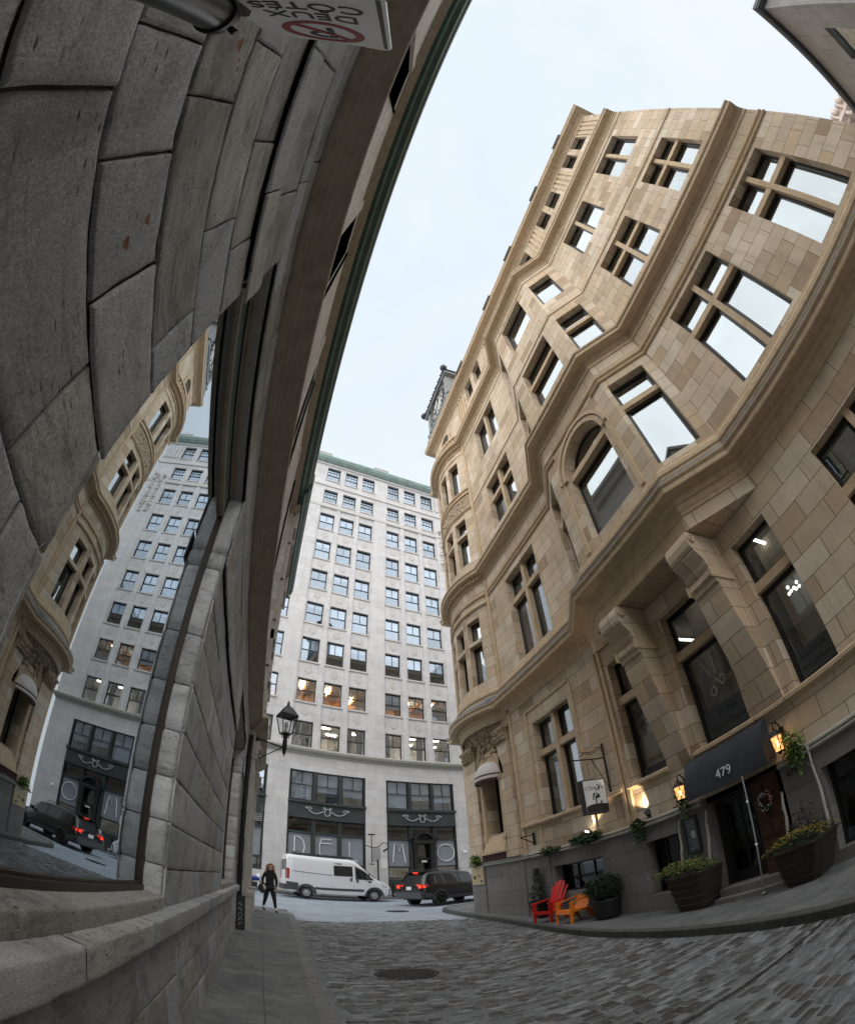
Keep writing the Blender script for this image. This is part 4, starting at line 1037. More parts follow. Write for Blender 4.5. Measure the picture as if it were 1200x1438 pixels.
strokes([[(-.32, -.5), (-.2, .5), (-.02, 0), (.16, .5), (.32, -.5)]], cu(4.66, wd2, 0), zc, H)
strokes([arc(0, 0, .46, .46, 0, 2 * PI, 28)], cu(4.66, wd2, 2), zc, H)
# pedimented doorway
a, b = 4.66 + wd2 + .1, 4.66 + 2 * wd2 - .1; m = (a + b) / 2
mb = MB()
for u in (a + .14, b - .14): ub(mb, FZ, u - .14, u + .14, .75, 4.35, -.12, .3); ub(mb, FZ, u - .18, u + .18, 4.05, 4.35, -.2, .3)
ub(mb, FZ, a - .1, b + .1, 4.35, 4.6, -.28, .3); ub(mb, FZ, a + .28, b - .28, 3.2, 3.32, .0, .3)
arch_ring(mb, FZ, m, 4.45, .62, .78, -.3, .1, 14, .15, PI - .15)
for s_ in (-1, 1): mb.bar(FZ(m + s_ * 1.0, 4.66, -.18), FZ(m + s_ * .6, 4.95, -.18), .24, .12)
mb.face([FZ(m - .62 * math.cos(PI * k / 12), 4.5 + .6 * math.sin(PI * k / 12), -.02) for k in range(13)])
for k in range(9): mb.ball(FZ(m + random.uniform(-.4, .4), 4.7 + random.uniform(0, .25), -.1), .08, 0, 7, 4)
dd = mb.build('doorway', M['dark_frame'], fb)
k2 = MB(); ub(k2, FZ, a + .28, b - .28, .75, 3.2, .5, .56); ub(k2, FZ, a + .28, b - .28, 3.32, 4.35, .3, .34); k2.build('door', M['car_glass'], dd)
mb = MB(); ub(mb, FZ, m - .18, m + .18, 3.0, 3.13, -.03, .01); mb.build('number_plate', M['plate_white'], fb)
# warm shop window at the left end with a mannequin glow, louvre above
mb = MB(); mb.box(-8.2, -3.2, .5, 2.5, 1.8, 5.4, skip=(3,)); mb.build('shop_interior', M['orange_wood'], fb)
mb = MB(); ub(mb, FZ, -4.0, -3.8, 4.9, 4.96, .8, 1.0); mb.cut(); ub(mb, FZ, -3.6, -3.4, 4.9, 4.96, .9, 1.1); mb.each('shop_lamp', M['lamp_warm'], fb)
mb = MB()
for k in range(9): ub(mb, FZ, -4.6, -3.25, 5.0 + k * .12, 5.06 + k * .12, .0, .06)
mb.build('louvre', M['zinc'], fb)
mb = MB(); mb.ball(FZ(10.05, 3.6, -.25), .13, 0, 12, 8); ub(mb, FZ, 9.97, 10.13, 3.62, 3.78, -.2, .0); tag(mb.build('security_camera', M['plate_white']), 'white dome security camera on the pale wall past the letter O', 'camera').parent = None
o = bpy.data.objects['security_camera']; o.location = FB; o.rotation_euler = (0, 0, EA)
# neighbour blocks: behind-left and behind-right of the pale block, seen in reflections
def plainblock(name, label, loc, sx, sy, h, mat, rz=0, wins=True):
    t = thing(name, label, 'building', loc, None, rz, True); mb = MB()
    hs = [(u, u + 1.3, z, z + 1.9) for u in fr(1, sx - 2.3, max(1, int((sx - 3) / 2.6))) for z in fr(4, h - 3, max(1, int(h / 3.6)))]
    Fq = Fr((0, 0), (1, 0), (0, -1)); wall(mb, Fq, 0, sx, 0, h, hs, .2)
    for F_ in (Fr((0, 0), (0, 1), (-1, 0)), Fr((sx, 0), (0, 1), (1, 0))): wall(mb, F_, 0, sy, 0, h)
    wall(mb, Fr((0, sy), (1, 0), (0, 1)), 0, sx, 0, h); mb.face([(0, 0, h), (sx, 0, h), (sx, sy, h), (0, sy, h)])
    mb.build('wall', mat, t)
    g = MB()
    for q in hs: ub(g, Fq, q[0], q[1], q[2], q[3], .16, .18)
    g.build('glazing', M['far_glass'], t); return t
# ------------------------------------------------------------------ old grey stone building (left, at arm's length)
lb = thing('stone_building', 'old grey limestone building of rough blocks with a big plate glass window', 'building', (-.6, 3, 0))
WX = -.60
rl = random.Random(21)
def block(mb, x, y0, y1, z0, z1, nu=None, amp=.003, nrm=1, gap=.0035, m=.012, bow=.003):
    """one dressed stone facing +x: rounded, chipped arrises and an uneven face"""
    y0 += gap; y1 -= gap; z0 += gap; z1 -= gap
    near = abs((y0 + y1) / 2) < 4
    nu = nu or (max(4, int((y1 - y0) / (.035 if near else .12)))); nv = max(4, int((z1 - z0) / (.035 if near else .10)))
    off = rl.uniform(-.005, .005); sd = rl.uniform(0, 50)
    us = [0, .0, m * .35, m] ; 
    def coords(a, b, n):
        return [a, a + m * .3, a + m] + [a + m + (b - a - 2 * m) * k / n for k in range(1, n)] + [b - m, b - m * .3, b]
    U = coords(y0, y1, nu); V = coords(z0, z1, nv); P = []
    for j, z in enumerate(V):
        row = []
        ev = min(j, len(V) - 1 - j)
        for i, y in enumerate(U):
            eu = min(i, len(U) - 1 - i); e = min(eu, ev)
            q = Vector((y * 3.1 + sd, z * 3.1, sd)); f = Vector((y * 17, z * 17, sd))
            ch = max(0, noise.noise(Vector((y * 9, z * 9, sd + 9)))) * .012
            dx = off + amp * noise.noise(f) + bow * noise.noise(q)
            if e == 0: dx -= .013
            elif e == 1: dx -= .0025 + ch * .7
            elif e == 2: dx -= .0006 + ch * .25
            wob = .003 if e == 0 else .0015
            row.append((x + dx, y + wob * noise.noise(Vector((z * 14, y * 5, sd))), z + wob * noise.noise(Vector((y * 14, z * 5, sd + 3)))))
        P.append(row)
    mb.grid(P, 0, True)
def course(mb, x, ya, yb, z0, z1, joints, lo=.55, hi=1.05, **k):
    J = [j for j in joints if ya + .05 < j < yb - .05]
    pts = [ya] + sorted(J) + [yb]
    # subdivide long spans
    out = [pts[0]]
    for a, b in zip(pts, pts[1:]):
        while b - out[-1] > hi + .25: out.append(out[-1] + rl.uniform(lo, hi))
        if b - out[-1] < .16 and len(out) > 1 and out[-1] not in J: out[-1] = b
        else: out.append(b)
    for a, b in zip(out, out[1:]):
        if b - a > .03: block(mb, x, a, b, z0, z1, **k)
ZC = [1.20, 1.49, 1.81, 2.13, 2.475, 2.825, 3.185, 3.535, 3.86]
JN = [[-.2, .45], [-.5, .15], [.665, -.55], [-.10, .545], [-.26, .065, .395], [-.105, .68, -.75], [.38, -.36], [.035, .535, -.6]]
W1 = (.85, 3.05, 1.20, 4.65); W2 = (7.35, 10.45, 1.20, 4.40)
mb = MB()
for i, (a, b) in enumerate(zip(ZC, ZC[1:])):
    course(mb, WX, -7.5, W1[0], a, b, JN[i])
    sh = (.0, .35)[i % 2]
    course(mb, WX, W1[1], W2[0], a, b, [W1[1] + .75 + sh, W1[1] + 1.9 + sh, W1[1] + 3 + sh])
    course(mb, WX, W2[1], 11.3, a, b, [])
ZU = [3.86, 4.16, 4.65, 4.95, 5.26]
for i, (a, b) in enumerate(zip(ZU, ZU[1:])):
    if i == 0: course(mb, WX + .035, -7.5, W1[0] + .05, a, b, [-.5, .3], hi=1.5); course(mb, WX + .035, W1[1] - .02, W2[0], a, b, [4.4, 5.9], hi=1.5); course(mb, WX + .035, W2[1], 11.3, a, b, [])
    elif i == 1: course(mb, WX + .02, -7.5, W1[0], a, b, [.35, -.5]); course(mb, WX + .02, W1[1], W2[0], a, b, [4.0, 5.1, 6.3]); course(mb, WX + .02, W2[1], 11.3, a, b, [])
    else: course(mb, WX + .02, -7.5, 11.3, a, b, [.1 + .5 * i, 1.6 + .2 * i, 2.6, 3.9, 5.2], hi=1.4)
# basement courses under the ledge
for a, b in ((-.12, .30), (.30, .66), (.66, 1.06)): course(mb, -.565, -7.5, 11.3, a, b, [-1, .2, 1.3, 2.35 + b, 3.5, 4.6, 5.2 + a, 6.4], lo=.8, hi=1.4)
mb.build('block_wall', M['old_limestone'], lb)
# rough reveal stones of the windows (seen edge on)
def reveal(y, z0, z1, zs, x0, x1, s=-1):
    mb = MB(); zz = [z0] + [z for z in zs if z0 < z < z1] + [z1]
    for a, b in zip(zz, zz[1:]):
        n = 10; k = max(3, int((b - a) / .04)); sd = rl.uniform(0, 60); off = rl.uniform(-.012, .004); P = []
        for j in range(k + 1):
            row = []; z = a + .004 + (b - a - .008) * j / k
            for i in range(n + 1):
                t_ = i / n; x = x0 + (x1 - x0) * t_
                ed = .022 if j in (0, k) else 0.0
                rnd = .030 * max(0, (t_ - .72) / .28) ** 2
                row.append((x, y + s * (off + .006 * noise.noise(Vector((x * 22, z * 22, sd))) + .004 * noise.noise(Vector((x * 60, z * 60, sd))) - ed - rnd) * 1.0, z))
            P.append(row)
        mb.grid(P, 0, True)
    return mb.build('reveal', M['bush_hammered'], lb)
ZJ = [1.51, 1.82, 2.12, 2.45, 2.80, 3.21, 3.83, 4.0]
reveal(W1[1], 1.2, 4.66, ZJ, -.80, -.595); reveal(W2[1], 1.2, 4.42, ZJ, -.86, -.595); reveal(W1[0], 1.2, 4.66, ZJ, -.80, -.595, 1); reveal(W2[0], 1.2, 4.42, ZJ, -.86, -.595, 1)
# core behind the stones (dark joints), with openings
mb = MB(); FL_ = Fr((WX - .018, 0), (0, 1), (1, 0))
wall(mb, FL_, -16, 11.4, -.3, 5.4, [(w_[0] - .05, w_[1] + .05, w_[2] - .02, w_[3] + .0) for w_ in (W1, W2)], .24, 0, 1)
wall(mb, Fr((-.60, 0), (0, 1), (1, 0)), -16, 11.4, 5.4, 14.2, [(a, a + 1.07, 6.9, 12.3) for a in (-9.28, -5.72, -2.15, 1.41, 4.97, 8.53)], .35, 0, 1)
mb.box(-14, -.7, -16, -15.9, -.3, 14.2); mb.face([(-14, -16, 14), (0, -16, 14), (0, 16.4, 14), (-14, 16.4, 14)])
mb.build('core_wall', [M['joint'], M['grey_trim']], lb)
# upper wall facing (ashlar) and plain flank far behind the camera
FUp = Fr((-.585, 0), (0, 1), (1, 0))
ub_ = MB(); wall(ub_, FUp, -16, 11.4, 5.3, 12.9, [(a, a + 1.07, 6.9, 12.3) for a in (-9.28, -5.72, -2.15, 1.41, 4.97, 8.53)], .3); wall(ub_, FUp, -16, -7.5, -.1, 5.2)
ub_.build('wall', M['grey_ashlar'], lb)
# ledge of long stones
mb = MB(); ys = [-7.5, -5.6, -3.9, -2.3, -.9, .42, 1.42, 2.42, 4.3, 6.2, 8.4, 11.3]
for a, b in zip(ys, ys[1:]):
    n = max(6, int((b - a) / (.05 if abs(a) < 3 else .15))); sd = rl.uniform(0, 40); rows = []
    prof = [(-.62, 1.212), (-.53, 1.208), (-.510, 1.2065), (-.504, 1.205), (-.5005, 1.2015), (-.499, 1.195), (-.4985, 1.18), (-.499, 1.09), (-.4995, 1.076), (-.502, 1.070), (-.508, 1.067), (-.52, 1.066), (-.60, 1.064)]
    for k in range(n + 1):
        y = a + .003 + (b - a - .006) * k / n; row = []
        e = .007 if k in (0, n) else 0
        for (x, z) in prof:
            c_ = max(0, noise.noise(Vector((y * 7, z * 9, sd)))) * (.016 if 1.06 < z < 1.075 or 1.188 < z < 1.206 else .003)
            row.append((x - c_ - e + .003 * noise.noise(Vector((y * 12, z * 20, sd))), y, z + (.004 * noise.noise(Vector((y * 9, x * 20, sd))) if z > 1.1 else c_ * .6)))
        rows.append(row)
    mb.grid(rows, 0, True)
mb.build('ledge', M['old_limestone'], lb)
# sill stones, frames, plate glass
for (a, b, c, e), xg in ((W1, -.755), (W2, -.82)):
    mb = MB(); n = 30; sd = rl.uniform(0, 9)
    prof = [(-.592, 1.2), (-.590, 1.21), (-.590, 1.282), (-.591, 1.292), (-.595, 1.298), (-.602, 1.301), (-.62, 1.303), (-.80, 1.312)]
    mb.grid([[(x + .004 * noise.noise(Vector((y * 8, z * 12, sd))), y, z + .003 * noise.noise(Vector((y * 9, x * 9, sd + 3)))) for x, z in prof] for y in [a + .01 + (b - a - .02) * k / n for k in range(n + 1)]], 0, True)
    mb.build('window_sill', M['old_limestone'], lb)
    FG = Fr((xg, 0), (0, 1), (1, 0))
    mb = MB()
    ub(mb, FG, a - .02, b + .02, 1.305, 1.345, -.035, .06); ub(mb, FG, b - .028, b + .02, 1.345, e, -.025, .06); ub(mb, FG, a - .02, a + .05, 1.345, e, -.035, .06); ub(mb, FG, a, b, e - .05, e + .02, -.03, .06)
    ub(mb, FG, a, b, 1.345, 1.36, -.015, .05); ub(mb, FG, b - .036, b - .028, 1.345, e, -.012, .05)
    wn = mb.build('window', M['bronze_frame'], lb); ROOT[wn.name] = ROOT[lb.name]
    k = MB(); ub(k, FG, a + .03, b - .03, 1.35, e - .04, .0, .012); k.build('pane', M['plate_glass'], wn)
    k = MB(); ub(k, FG, b - .24, b - .05, 1.36, e - .05, .03, .05); k.cut(); ub(k, FG, a + .05, b - .24, e - .24, e - .05, .03, .05); k.cut(); k.each('inner_frame', M['green_frame'], wn)
    k = MB(); ub(k, FG, a + .04, b - .03, e - .27, e - .05, -.02, .03); k.build('head_frame', M['teal_frame'], wn)
    k = MB(); ub(k, FG, a + .03, b - .03, e - .29, e - .27, -.035, .02); ub(k, FG, a + .03, b - .03, e - .05, e - .03, -.045, .02); k.cut(); ub(k, FG, a + .03, b - .03, e - .02, e - .005, -.075, -.05); k.each('head_moulding', M['brown_stone_trim'], wn)
# dim shop behind the plate glass
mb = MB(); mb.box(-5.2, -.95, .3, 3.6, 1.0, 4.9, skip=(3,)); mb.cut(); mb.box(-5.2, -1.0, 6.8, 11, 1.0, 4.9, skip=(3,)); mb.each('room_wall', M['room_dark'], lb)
# set-back attic storey and chimney behind the eaves (seen mirrored in the windows opposite)
mb = MB(); FAt = Fr((-1.5, 0), (0, 1), (1, 0)); ah = [(u, u + .95, 15.0, 17.2) for u in (8.3, 10.2, 12.1, 14.0)]
wall(mb, FAt, 7.0, 16.2, 13.9, 19.0, ah, .25); wall(mb, Fr((-1.5, 16.2), (-1, 0), (0, 1)), 0, 10, 13.9, 19); wall(mb, Fr((-1.5, 7.0), (-1, 0), (0, -1)), 0, 10, 13.9, 19); mb.face([(-1.5, 7, 19), (-1.5, 16.2, 19), (-11.5, 16.2, 19), (-11.5, 7, 19)])
mb.sweep([(-1.5, 7.0), (-1.5, 16.2)], [(0, 18.3), (.2, 18.4), (.3, 18.7), (.45, 18.8), (.45, 19.0), (0, 19.1)], -1, 0); mb.build('attic_wall', M['limestone_trim'], lb)
for h in ah: window(lb, FAt, *h, .2, M['dark_frame'], M['window_glass'], trans=(16.2,))
mb = MB(); mb.hexa([(-1.4, -16, 13.9), (-1.4, 7, 13.9), (-10, 7, 13.9), (-10, -16, 13.9), (-3.0, -16, 16.6), (-3.0, 7, 16.6), (-9, 7, 16.6), (-9, -16, 16.6)]); mb.build('mansard_roof', M['lead_roof'], lb)
mb = MB()
for y in (-5.2, 2.6): mb.box(-3.4, -1.9, y, y + 1.9, 14, 18.6); mb.box(-3.5, -1.8, y - .1, y + 2.0, 18.6, 18.8); mb.cut()
mb.each('chimney', M['grey_trim'], lb)
# upper windows: dark sashes deep in the wall
for a in (-9.28, -5.72, -2.15, 1.41, 4.97, 8.53):
    window(lb, FUp, a, a + 1.07, 6.9, 12.3, .26, M['dark_frame'], M['window_glass'], mull=(a + .535,), trans=(9.4, 10.9))
mb = MB()
for a in (-9.28, -5.72, -2.15, 1.41, 4.97, 8.53):
    for s_ in (0, 1): ub(mb, FUp, a - .24 + s_ * 1.33, a - .02 + s_ * 1.11, 5.7, 12.5, -.05, .02)
    ub(mb, FUp, a - .3, a + 1.37, 6.62, 6.84, -.10, .02)
mb.build('window_surround', M['grey_trim'], lb)
# mouldings
pvx, pv0, pv1 = -.42, 11.3, 16.4
nearp = [(-.58, -16), (-.58, pv0), (pvx, pv0), (pvx, pv1), (-16, pv1 - 1.7)]
mb = MB(); mb.sweep(nearp, [(0, 5.20), (.04, 5.202), (.04, 5.235), (.065, 5.238), (.065, 5.29), (.11, 5.30), (.115, 5.315), (.115, 5.335), (.165, 5.345), (.165, 5.39), (.19, 5.395), (.19, 5.41), (.24, 5.42), (.24, 5.45), (.275, 5.455), (.285, 5.47), (.285, 5.53), (.26, 5.57), (0, 5.66)], -1, 0); mb.build('cornice', M['brown_stone_trim'], lb)
mb = MB(); mb.sweep(nearp, [(0, 12.74), (.05, 12.745), (.05, 12.81), (.085, 12.815), (.085, 12.87), (.12, 12.875), (.12, 12.95), (.155, 12.955), (.155, 12.99), (.19, 12.995), (.19, 13.02)], -1, 0); mb.build('frieze', M['brown_stone_trim'], lb)
mb = MB(); mb.sweep(nearp[:2], [(.16, 13.02), (.28, 13.06), (.34, 13.2), (.46, 13.28), (.50, 13.42), (.56, 13.5), (.58, 13.8), (.5, 13.9), (-.05, 14.15)], -1, 0); mb.build('roof_gutter', M['copper_green'], lb)
mb = MB(); mb.sweep([(-.58, 11.0)] + [(pvx, 11.0), (pvx, pv1), (-16, pv1 - 1.7)], [(.02, 13.02), (.25, 13.06), (.30, 13.2), (.38, 13.28), (.40, 13.42), (.44, 13.5), (.46, 14.0), (.4, 14.2), (-.05, 14.4)], -1, 0); mb.build('roof_gutter', M['copper_green'], lb)
# corner pavilion: plinth, pilasters with mouldings, panels
mb = MB()
FPv = Fr((pvx, 0), (0, 1), (1, 0)); wall(mb, FPv, pv0, pv1, -.1, 14, [(13.1, 14.9, 1.6, 4.3), (13.1, 14.9, 6.6, 11.6)], .3)
e2 = Vector((-16 - pvx, -1.7)).normalized(); FPn = Fr((pvx, pv1), e2, (-e2.y, e2.x) if (-e2.y * 0 + e2.x * 1) > 0 else (e2.y, -e2.x)); wall(mb, FPn, 0, 15.6, -.1, 14, [(u, u + 1.7, z, z + h_) for u in (2, 5.5, 9) for z, h_ in ((1.6, 2.8), (6.6, 4.8))], .3)
mb.box(-.7, pvx, pv0 - .005, pv0 + .1, 0, 14)
mb.build('wall', M['grey_ashlar'], lb)
for h in ((13.1, 14.9, 1.6, 4.3), (13.1, 14.9, 6.6, 11.6)): window(lb, FPv, *h, .26, M['dark_frame'], M['window_glass'], mull=(14.0,))
mb = MB()
for u in (11.7, 12.55, 15.35, 16.1):
    ub(mb, FPv, u - .22, u + .22, .0, .95, -.17, .02); ub(mb, FPv, u - .25, u + .25, .95, 1.05, -.21, .02); ub(mb, FPv, u - .20, u + .20, 1.05, 4.5, -.06, .02)
    ub(mb, FPv, u - .23, u + .23, 4.5, 4.62, -.1, .02); ub(mb, FPv, u - .26, u + .26, 4.62, 4.95, -.12, .02)
    for k in range(5): mb.ball(FPv(u - .2 + .1 * k, 4.78, -.13), .07, 0, 7, 4)
    for k in range(9):
        ub(mb, FPv, u - (.24 if k % 2 else .30), u + (.24 if k % 2 else .30), 5.7 + k * .73, 6.38 + k * .73, -.10, .02)
    ub(mb, FPv, u - .3, u + .3, 12.2, 12.9, -.2, .02); ub(mb, FPv, u - .24, u + .24, 8.0, 8.3, -.16, .02)
mb.sweep([(pvx, pv0), (pvx, pv1), (-16, pv1 - 1.7)], [(0, .0), (.1, .0), (.1, .6), (.07, .66), (.0, .68)], -1, 0)
mb.build('pilaster', M['grey_trim'], lb)
# black downpipe with its scribbled cast-iron boot, in the corner
dp = MB(); dp.tube([(-.505, 11.15, .9), (-.505, 11.15, 5.0)], .055, 10)
for z in (1.6, 3.0, 4.4): dp.tube([(-.505, 11.15, z), (-.505, 11.15, z + .06)], .068, 10)
dp = dp.build('downpipe', M['wrought_iron'], lb); ROOT[dp.name] = ROOT[lb.name]
k = MB(); k.box(-.57, -.37, 11.05, 11.12, .06, .95); k.box(-.55, -.39, 11.02, 11.05, .12, .9); k.build('boot', M['black_plastic'], dp)
k = MB()
for i in range(5): k.tube([(-.47 + .045 * math.cos(t_ * .9 + i), 11.016, .25 + i * .12 + .05 * math.sin(t_ * 1.3 + i * 2)) for t_ in range(7)], .005, 4)
k.build('chalk_scribble', M['frost_white'], dp)
# rust spots and a pale scratch on the blocks
mb = MB()
for y, z, r_ in ((-.30, 3.02, .028), (-.25, 3.055, .009), (-.22, 3.07, .010), (-.13, 3.12, .012), (.24, 2.70, .018), (.28, 2.60, .02)):
    mb.face([(-.583, y + r_ * (1 + .35 * math.sin(3 * a_)) * math.cos(a_) * .8, z + r_ * (1 + .3 * math.cos(2 * a_)) * math.sin(a_)) for a_ in [2 * PI * k / 14 for k in range(14)]]); mb.cut()
mb.each('rust_spot', M['rust'], lb)
# ------------------------------------------------------------------ buildings behind: grey corner house, ornate attic beyond
gb = thing('corner_building', 'plain grey panelled building with overhanging flat roof, seen up at the top edge', 'building', (7.95, -12, 0))
mb = MB(); FA_ = Fr((7.95, -12), (1, 0), (0, 1)); FB_ = Fr((7.95, -12), (0, -1), (-1, 0))
gh = [(a, a + 1.5, z, z + 1.7) for a in (1.1, 4.4, 7.7) for z in (4.0, 7.7, 11.35)]
gh2 = [(a, a + 1.5, z, z + 1.7) for a in (1.5, 5, 8.5) for z in (4.0, 7.7, 11.35)]
wall(mb, FA_, 0, 11.5, -.2, 15, gh, .3); wall(mb, FB_, 0, 12, -.2, 15, gh2, .3); wall(mb, Fr((19.45, -12), (0, -1), (1, 0)), 0, 12, -.2, 15)
mb.face([(7.95, -24, 15), (19.4, -24, 15), (19.4, -12, 15), (7.95, -12, 15)]); mb.build('wall', M['grey_panel'], gb)
for h in gh: window(gb, FA_, *h, .27, M['zinc'], M['window_glass'], fw=.06)
for h in gh2: window(gb, FB_, *h, .27, M['zinc'], M['window_glass'], fw=.06)
mb = MB(); mb.box(7.72, 19.8, -24.4, -11.75, 15.02, 15.10); mb.box(7.70, 19.82, -24.42, -11.73, 15.10, 15.28); mb.build('roof', M['lead_roof'], gb)
ob = thing('tower_building', 'ornate pinkish stone tower block far behind with a knobbed parapet', 'building', (30, -28, 0))
mb = MB(); FT = Fr((30, 0), (0, 1), (-1, 0)); wall(mb, FT, -33, -14, 0, 34, [(u, u + 1.4, z, z + 2.2) for u in fr(-31.5, -17, 5) for z in (9, 13, 17, 21, 25, 28.7)], .3); wall(mb, Fr((30, -14), (1, 0), (0, 1)), 0, 14, 0, 34); wall(mb, Fr((30, -33), (1, 0), (0, -1)), 0, 14, 0, 34)
mb.face([(30, -33, 34), (44, -33, 34), (44, -14, 34), (30, -14, 34)]); mb.build('wall', M['pink_stone'], ob)
mb = MB(); mb.sweep([(30, -33), (30, -14)], [(0, 31.5), (.4, 31.6), (.5, 31.9), (.9, 32.1), (.9, 32.4), (0, 32.6)], 1, 0)
for k in range(11):
    y = -32.2 + k * 1.7; mb.lathe([(0, -.15), (.45, -.15), (.5, .1), (.3, .3), (0, .35)], (29.9, y, 34.1), 14, 0, True, 'x'); mb.box(29.6, 30.1, y + .7, y + 1.0, 32.6, 34.2); mb.box(29.1, 30, y + .1, y + .5, 31.2, 32.0)
mb.build('parapet', M['pink_stone'], ob)
for u in fr(-31.5, -17, 5):
    for z in (25, 28.7): window(ob, FT, u, u + 1.4, z, z + 2.2, .25, M['dark_frame'], M['window_glass'])
# ------------------------------------------------------------------ no-parking sign on its post behind the viewer's shoulder
ns = thing('parking_sign', 'white no parking plate with red ring and black lettering on a steel post', 'road sign', (-.415, -.235, 0))
mb = MB(); mb.tube([(-.425, -.25, .0), (-.425, -.25, 2.50)], .036, 20); mb.build('post', M['post_grey'], ns)
mb = MB(); mb.tube([(-.425, -.25, 2.455), (-.425, -.25, 2.475)], .043, 20); mb.box(-.43, -.415, -.305, -.285, 2.43, 2.60); mb.tube([(-.388, -.22, 2.465), (-.372, -.208, 2.465)], .007, 6); mb.build('clamp', M['wrought_iron'], ns)
FSg = Fr((-.13, -.30), (-1, 0), (0, 1))        # reads towards the wall when seen from the street
mb = MB(); w_, h_ = .315, .46; zt = 2.875
rc = lambda r_, cx, cz, a0: [(cx + r_ * math.cos(a0 + PI / 2 * k / 5), cz + r_ * math.sin(a0 + PI / 2 * k / 5)) for k in range(6)]
pp = rc(.035, w_ - .035, zt - .035, 0) + rc(.035, .035, zt - .035, PI / 2) + rc(.035, .035, zt - h_ + .035, PI) + rc(.035, w_ - .035, zt - h_ + .035, 1.5 * PI)
mb.prism(pp, lambda a, b, d: FSg(a, b, d), .0, .005); sp = mb.build('sign_plate', M['sign_white'], ns); ROOT[sp.name] = ROOT[ns.name]
mb = MB(); arch_ring(mb, FSg, w_ / 2, zt - .115, .078, .098, -.002, .001, 32, 0, 2 * PI); mb.bar(FSg(w_ / 2 - .058, zt - .06, -.0012), FSg(w_ / 2 + .058, zt - .17, -.0012), .016, .002, up=(0, 1, 0)); mb.build('ring', M['sign_red'], sp)
lettering('P', .15, FSg, w_ / 2, zt - .115, -.001, M['black_letter'], sp, depth=.0008)
lettering('DEUX', .075, FSg, w_ / 2, zt - .265, -.001, M['black_letter'], sp, depth=.0008); lettering('C\u00d4T\u00c9S', .075, FSg, w_ / 2, zt - .34, -.001, M['black_letter'], sp, depth=.0008)
mb = MB(); ub(mb, FSg, .008, .017, zt - .44, zt - .03, -.001, .0); mb.build('edge_line', M['black_letter'], sp)
# ------------------------------------------------------------------ wall lantern on the left pavilion
wl = thing('street_lamp', 'black four-sided gas style street lantern on an iron wall bracket', 'street lamp', (-.42, 12.05, 4.6))
LXx, LYy = .33, 12.0
mb = MB(); mb.box(-.50, -.36, 11.93, 12.09, 4.38, 5.25); mb.lathe([(0, 5.25), (.09, 5.25), (.10, 5.30), (.05, 5.36), (.05, 5.42), (0, 5.46)], (-.43, 12.01, 0), 10); mb.build('wall_box', M['wrought_iron'], wl)
mb = MB(); mb.tube([(-.38, LYy, 5.20), (LXx, LYy, 5.06)], .022, 8); mb.tube([(-.38, LYy, 4.60), (LXx - .08, LYy, 5.05)], .014, 8); mb.build('bracket', M['wrought_iron'], wl)
mb = MB(); mb.lathe([(0, 4.80), (.012, 4.84), (.03, 4.90), (.05, 4.93), (.035, 4.97), (.06, 5.0), (.06, 5.28), (.045, 5.31), (.07, 5.36), (.05, 5.40), (.10, 5.44), (.10, 5.46), (0, 5.46)], (LXx, LYy, 0), 12)
for k in range(4):
    a = PI / 4 + k * PI / 2; mb.tube([(LXx + .06 * math.cos(a), LYy + .06 * math.sin(a), 5.38), (LXx + .13 * math.cos(a), LYy + .13 * math.sin(a), 5.36), (LXx + .14 * math.cos(a), LYy + .14 * math.sin(a), 5.46)], .009, 6)
mb.build('stem', M['wrought_iron'], wl)
def sq(r_, z, rot=.35): return [(LXx + r_ * math.cos(rot + PI / 4 + k * PI / 2), LYy + r_ * math.sin(rot + PI / 4 + k * PI / 2), z) for k in range(4)]
b0, b1 = sq(.17, 5.46), sq(.31, 5.97)
mb = MB()
for k in range(4):
    mb.bar(b0[k], b1[k], .022, .022); mb.bar(b0[k], b0[(k + 1) % 4], .022, .022); mb.bar(b1[k], b1[(k + 1) % 4], .035, .03)
mb.build('frame', M['wrought_iron'], wl)
mb = MB()
i0, i1 = sq(.165, 5.47), sq(.30, 5.96)
for k in range(4): mb.face([i0[k], i0[(k + 1) % 4], i1[(k + 1) % 4], i1[k]])
mb.build('lamp_glass', M['clear_glass'], wl)
mb = MB(); c0, c1_, c2 = sq(.335, 5.985), sq(.12, 6.24), sq(.05, 6.27)
for A, B in ((c0, c1_), (c1_, c2)):
    for k in range(4): mb.face([A[k], A[(k + 1) % 4], B[(k + 1) % 4], B[k]])
mb.face(c0); mb.lathe([(.05, 6.25), (.055, 6.30), (.03, 6.33), (.04, 6.36), (.012, 6.42), (0, 6.47)], (LXx, LYy, 0), 10); mb.build('lamp_roof', M['lead_roof'], wl)
mb = MB(); mb.lathe([(0, 5.48), (.05, 5.48), (.045, 5.56), (.03, 5.60), (.055, 5.66), (.05, 5.74), (.02, 5.80), (0, 5.80)], (LXx, LYy, 0), 12); mb.build('lamp_bulb', M['lens_clear'], wl)
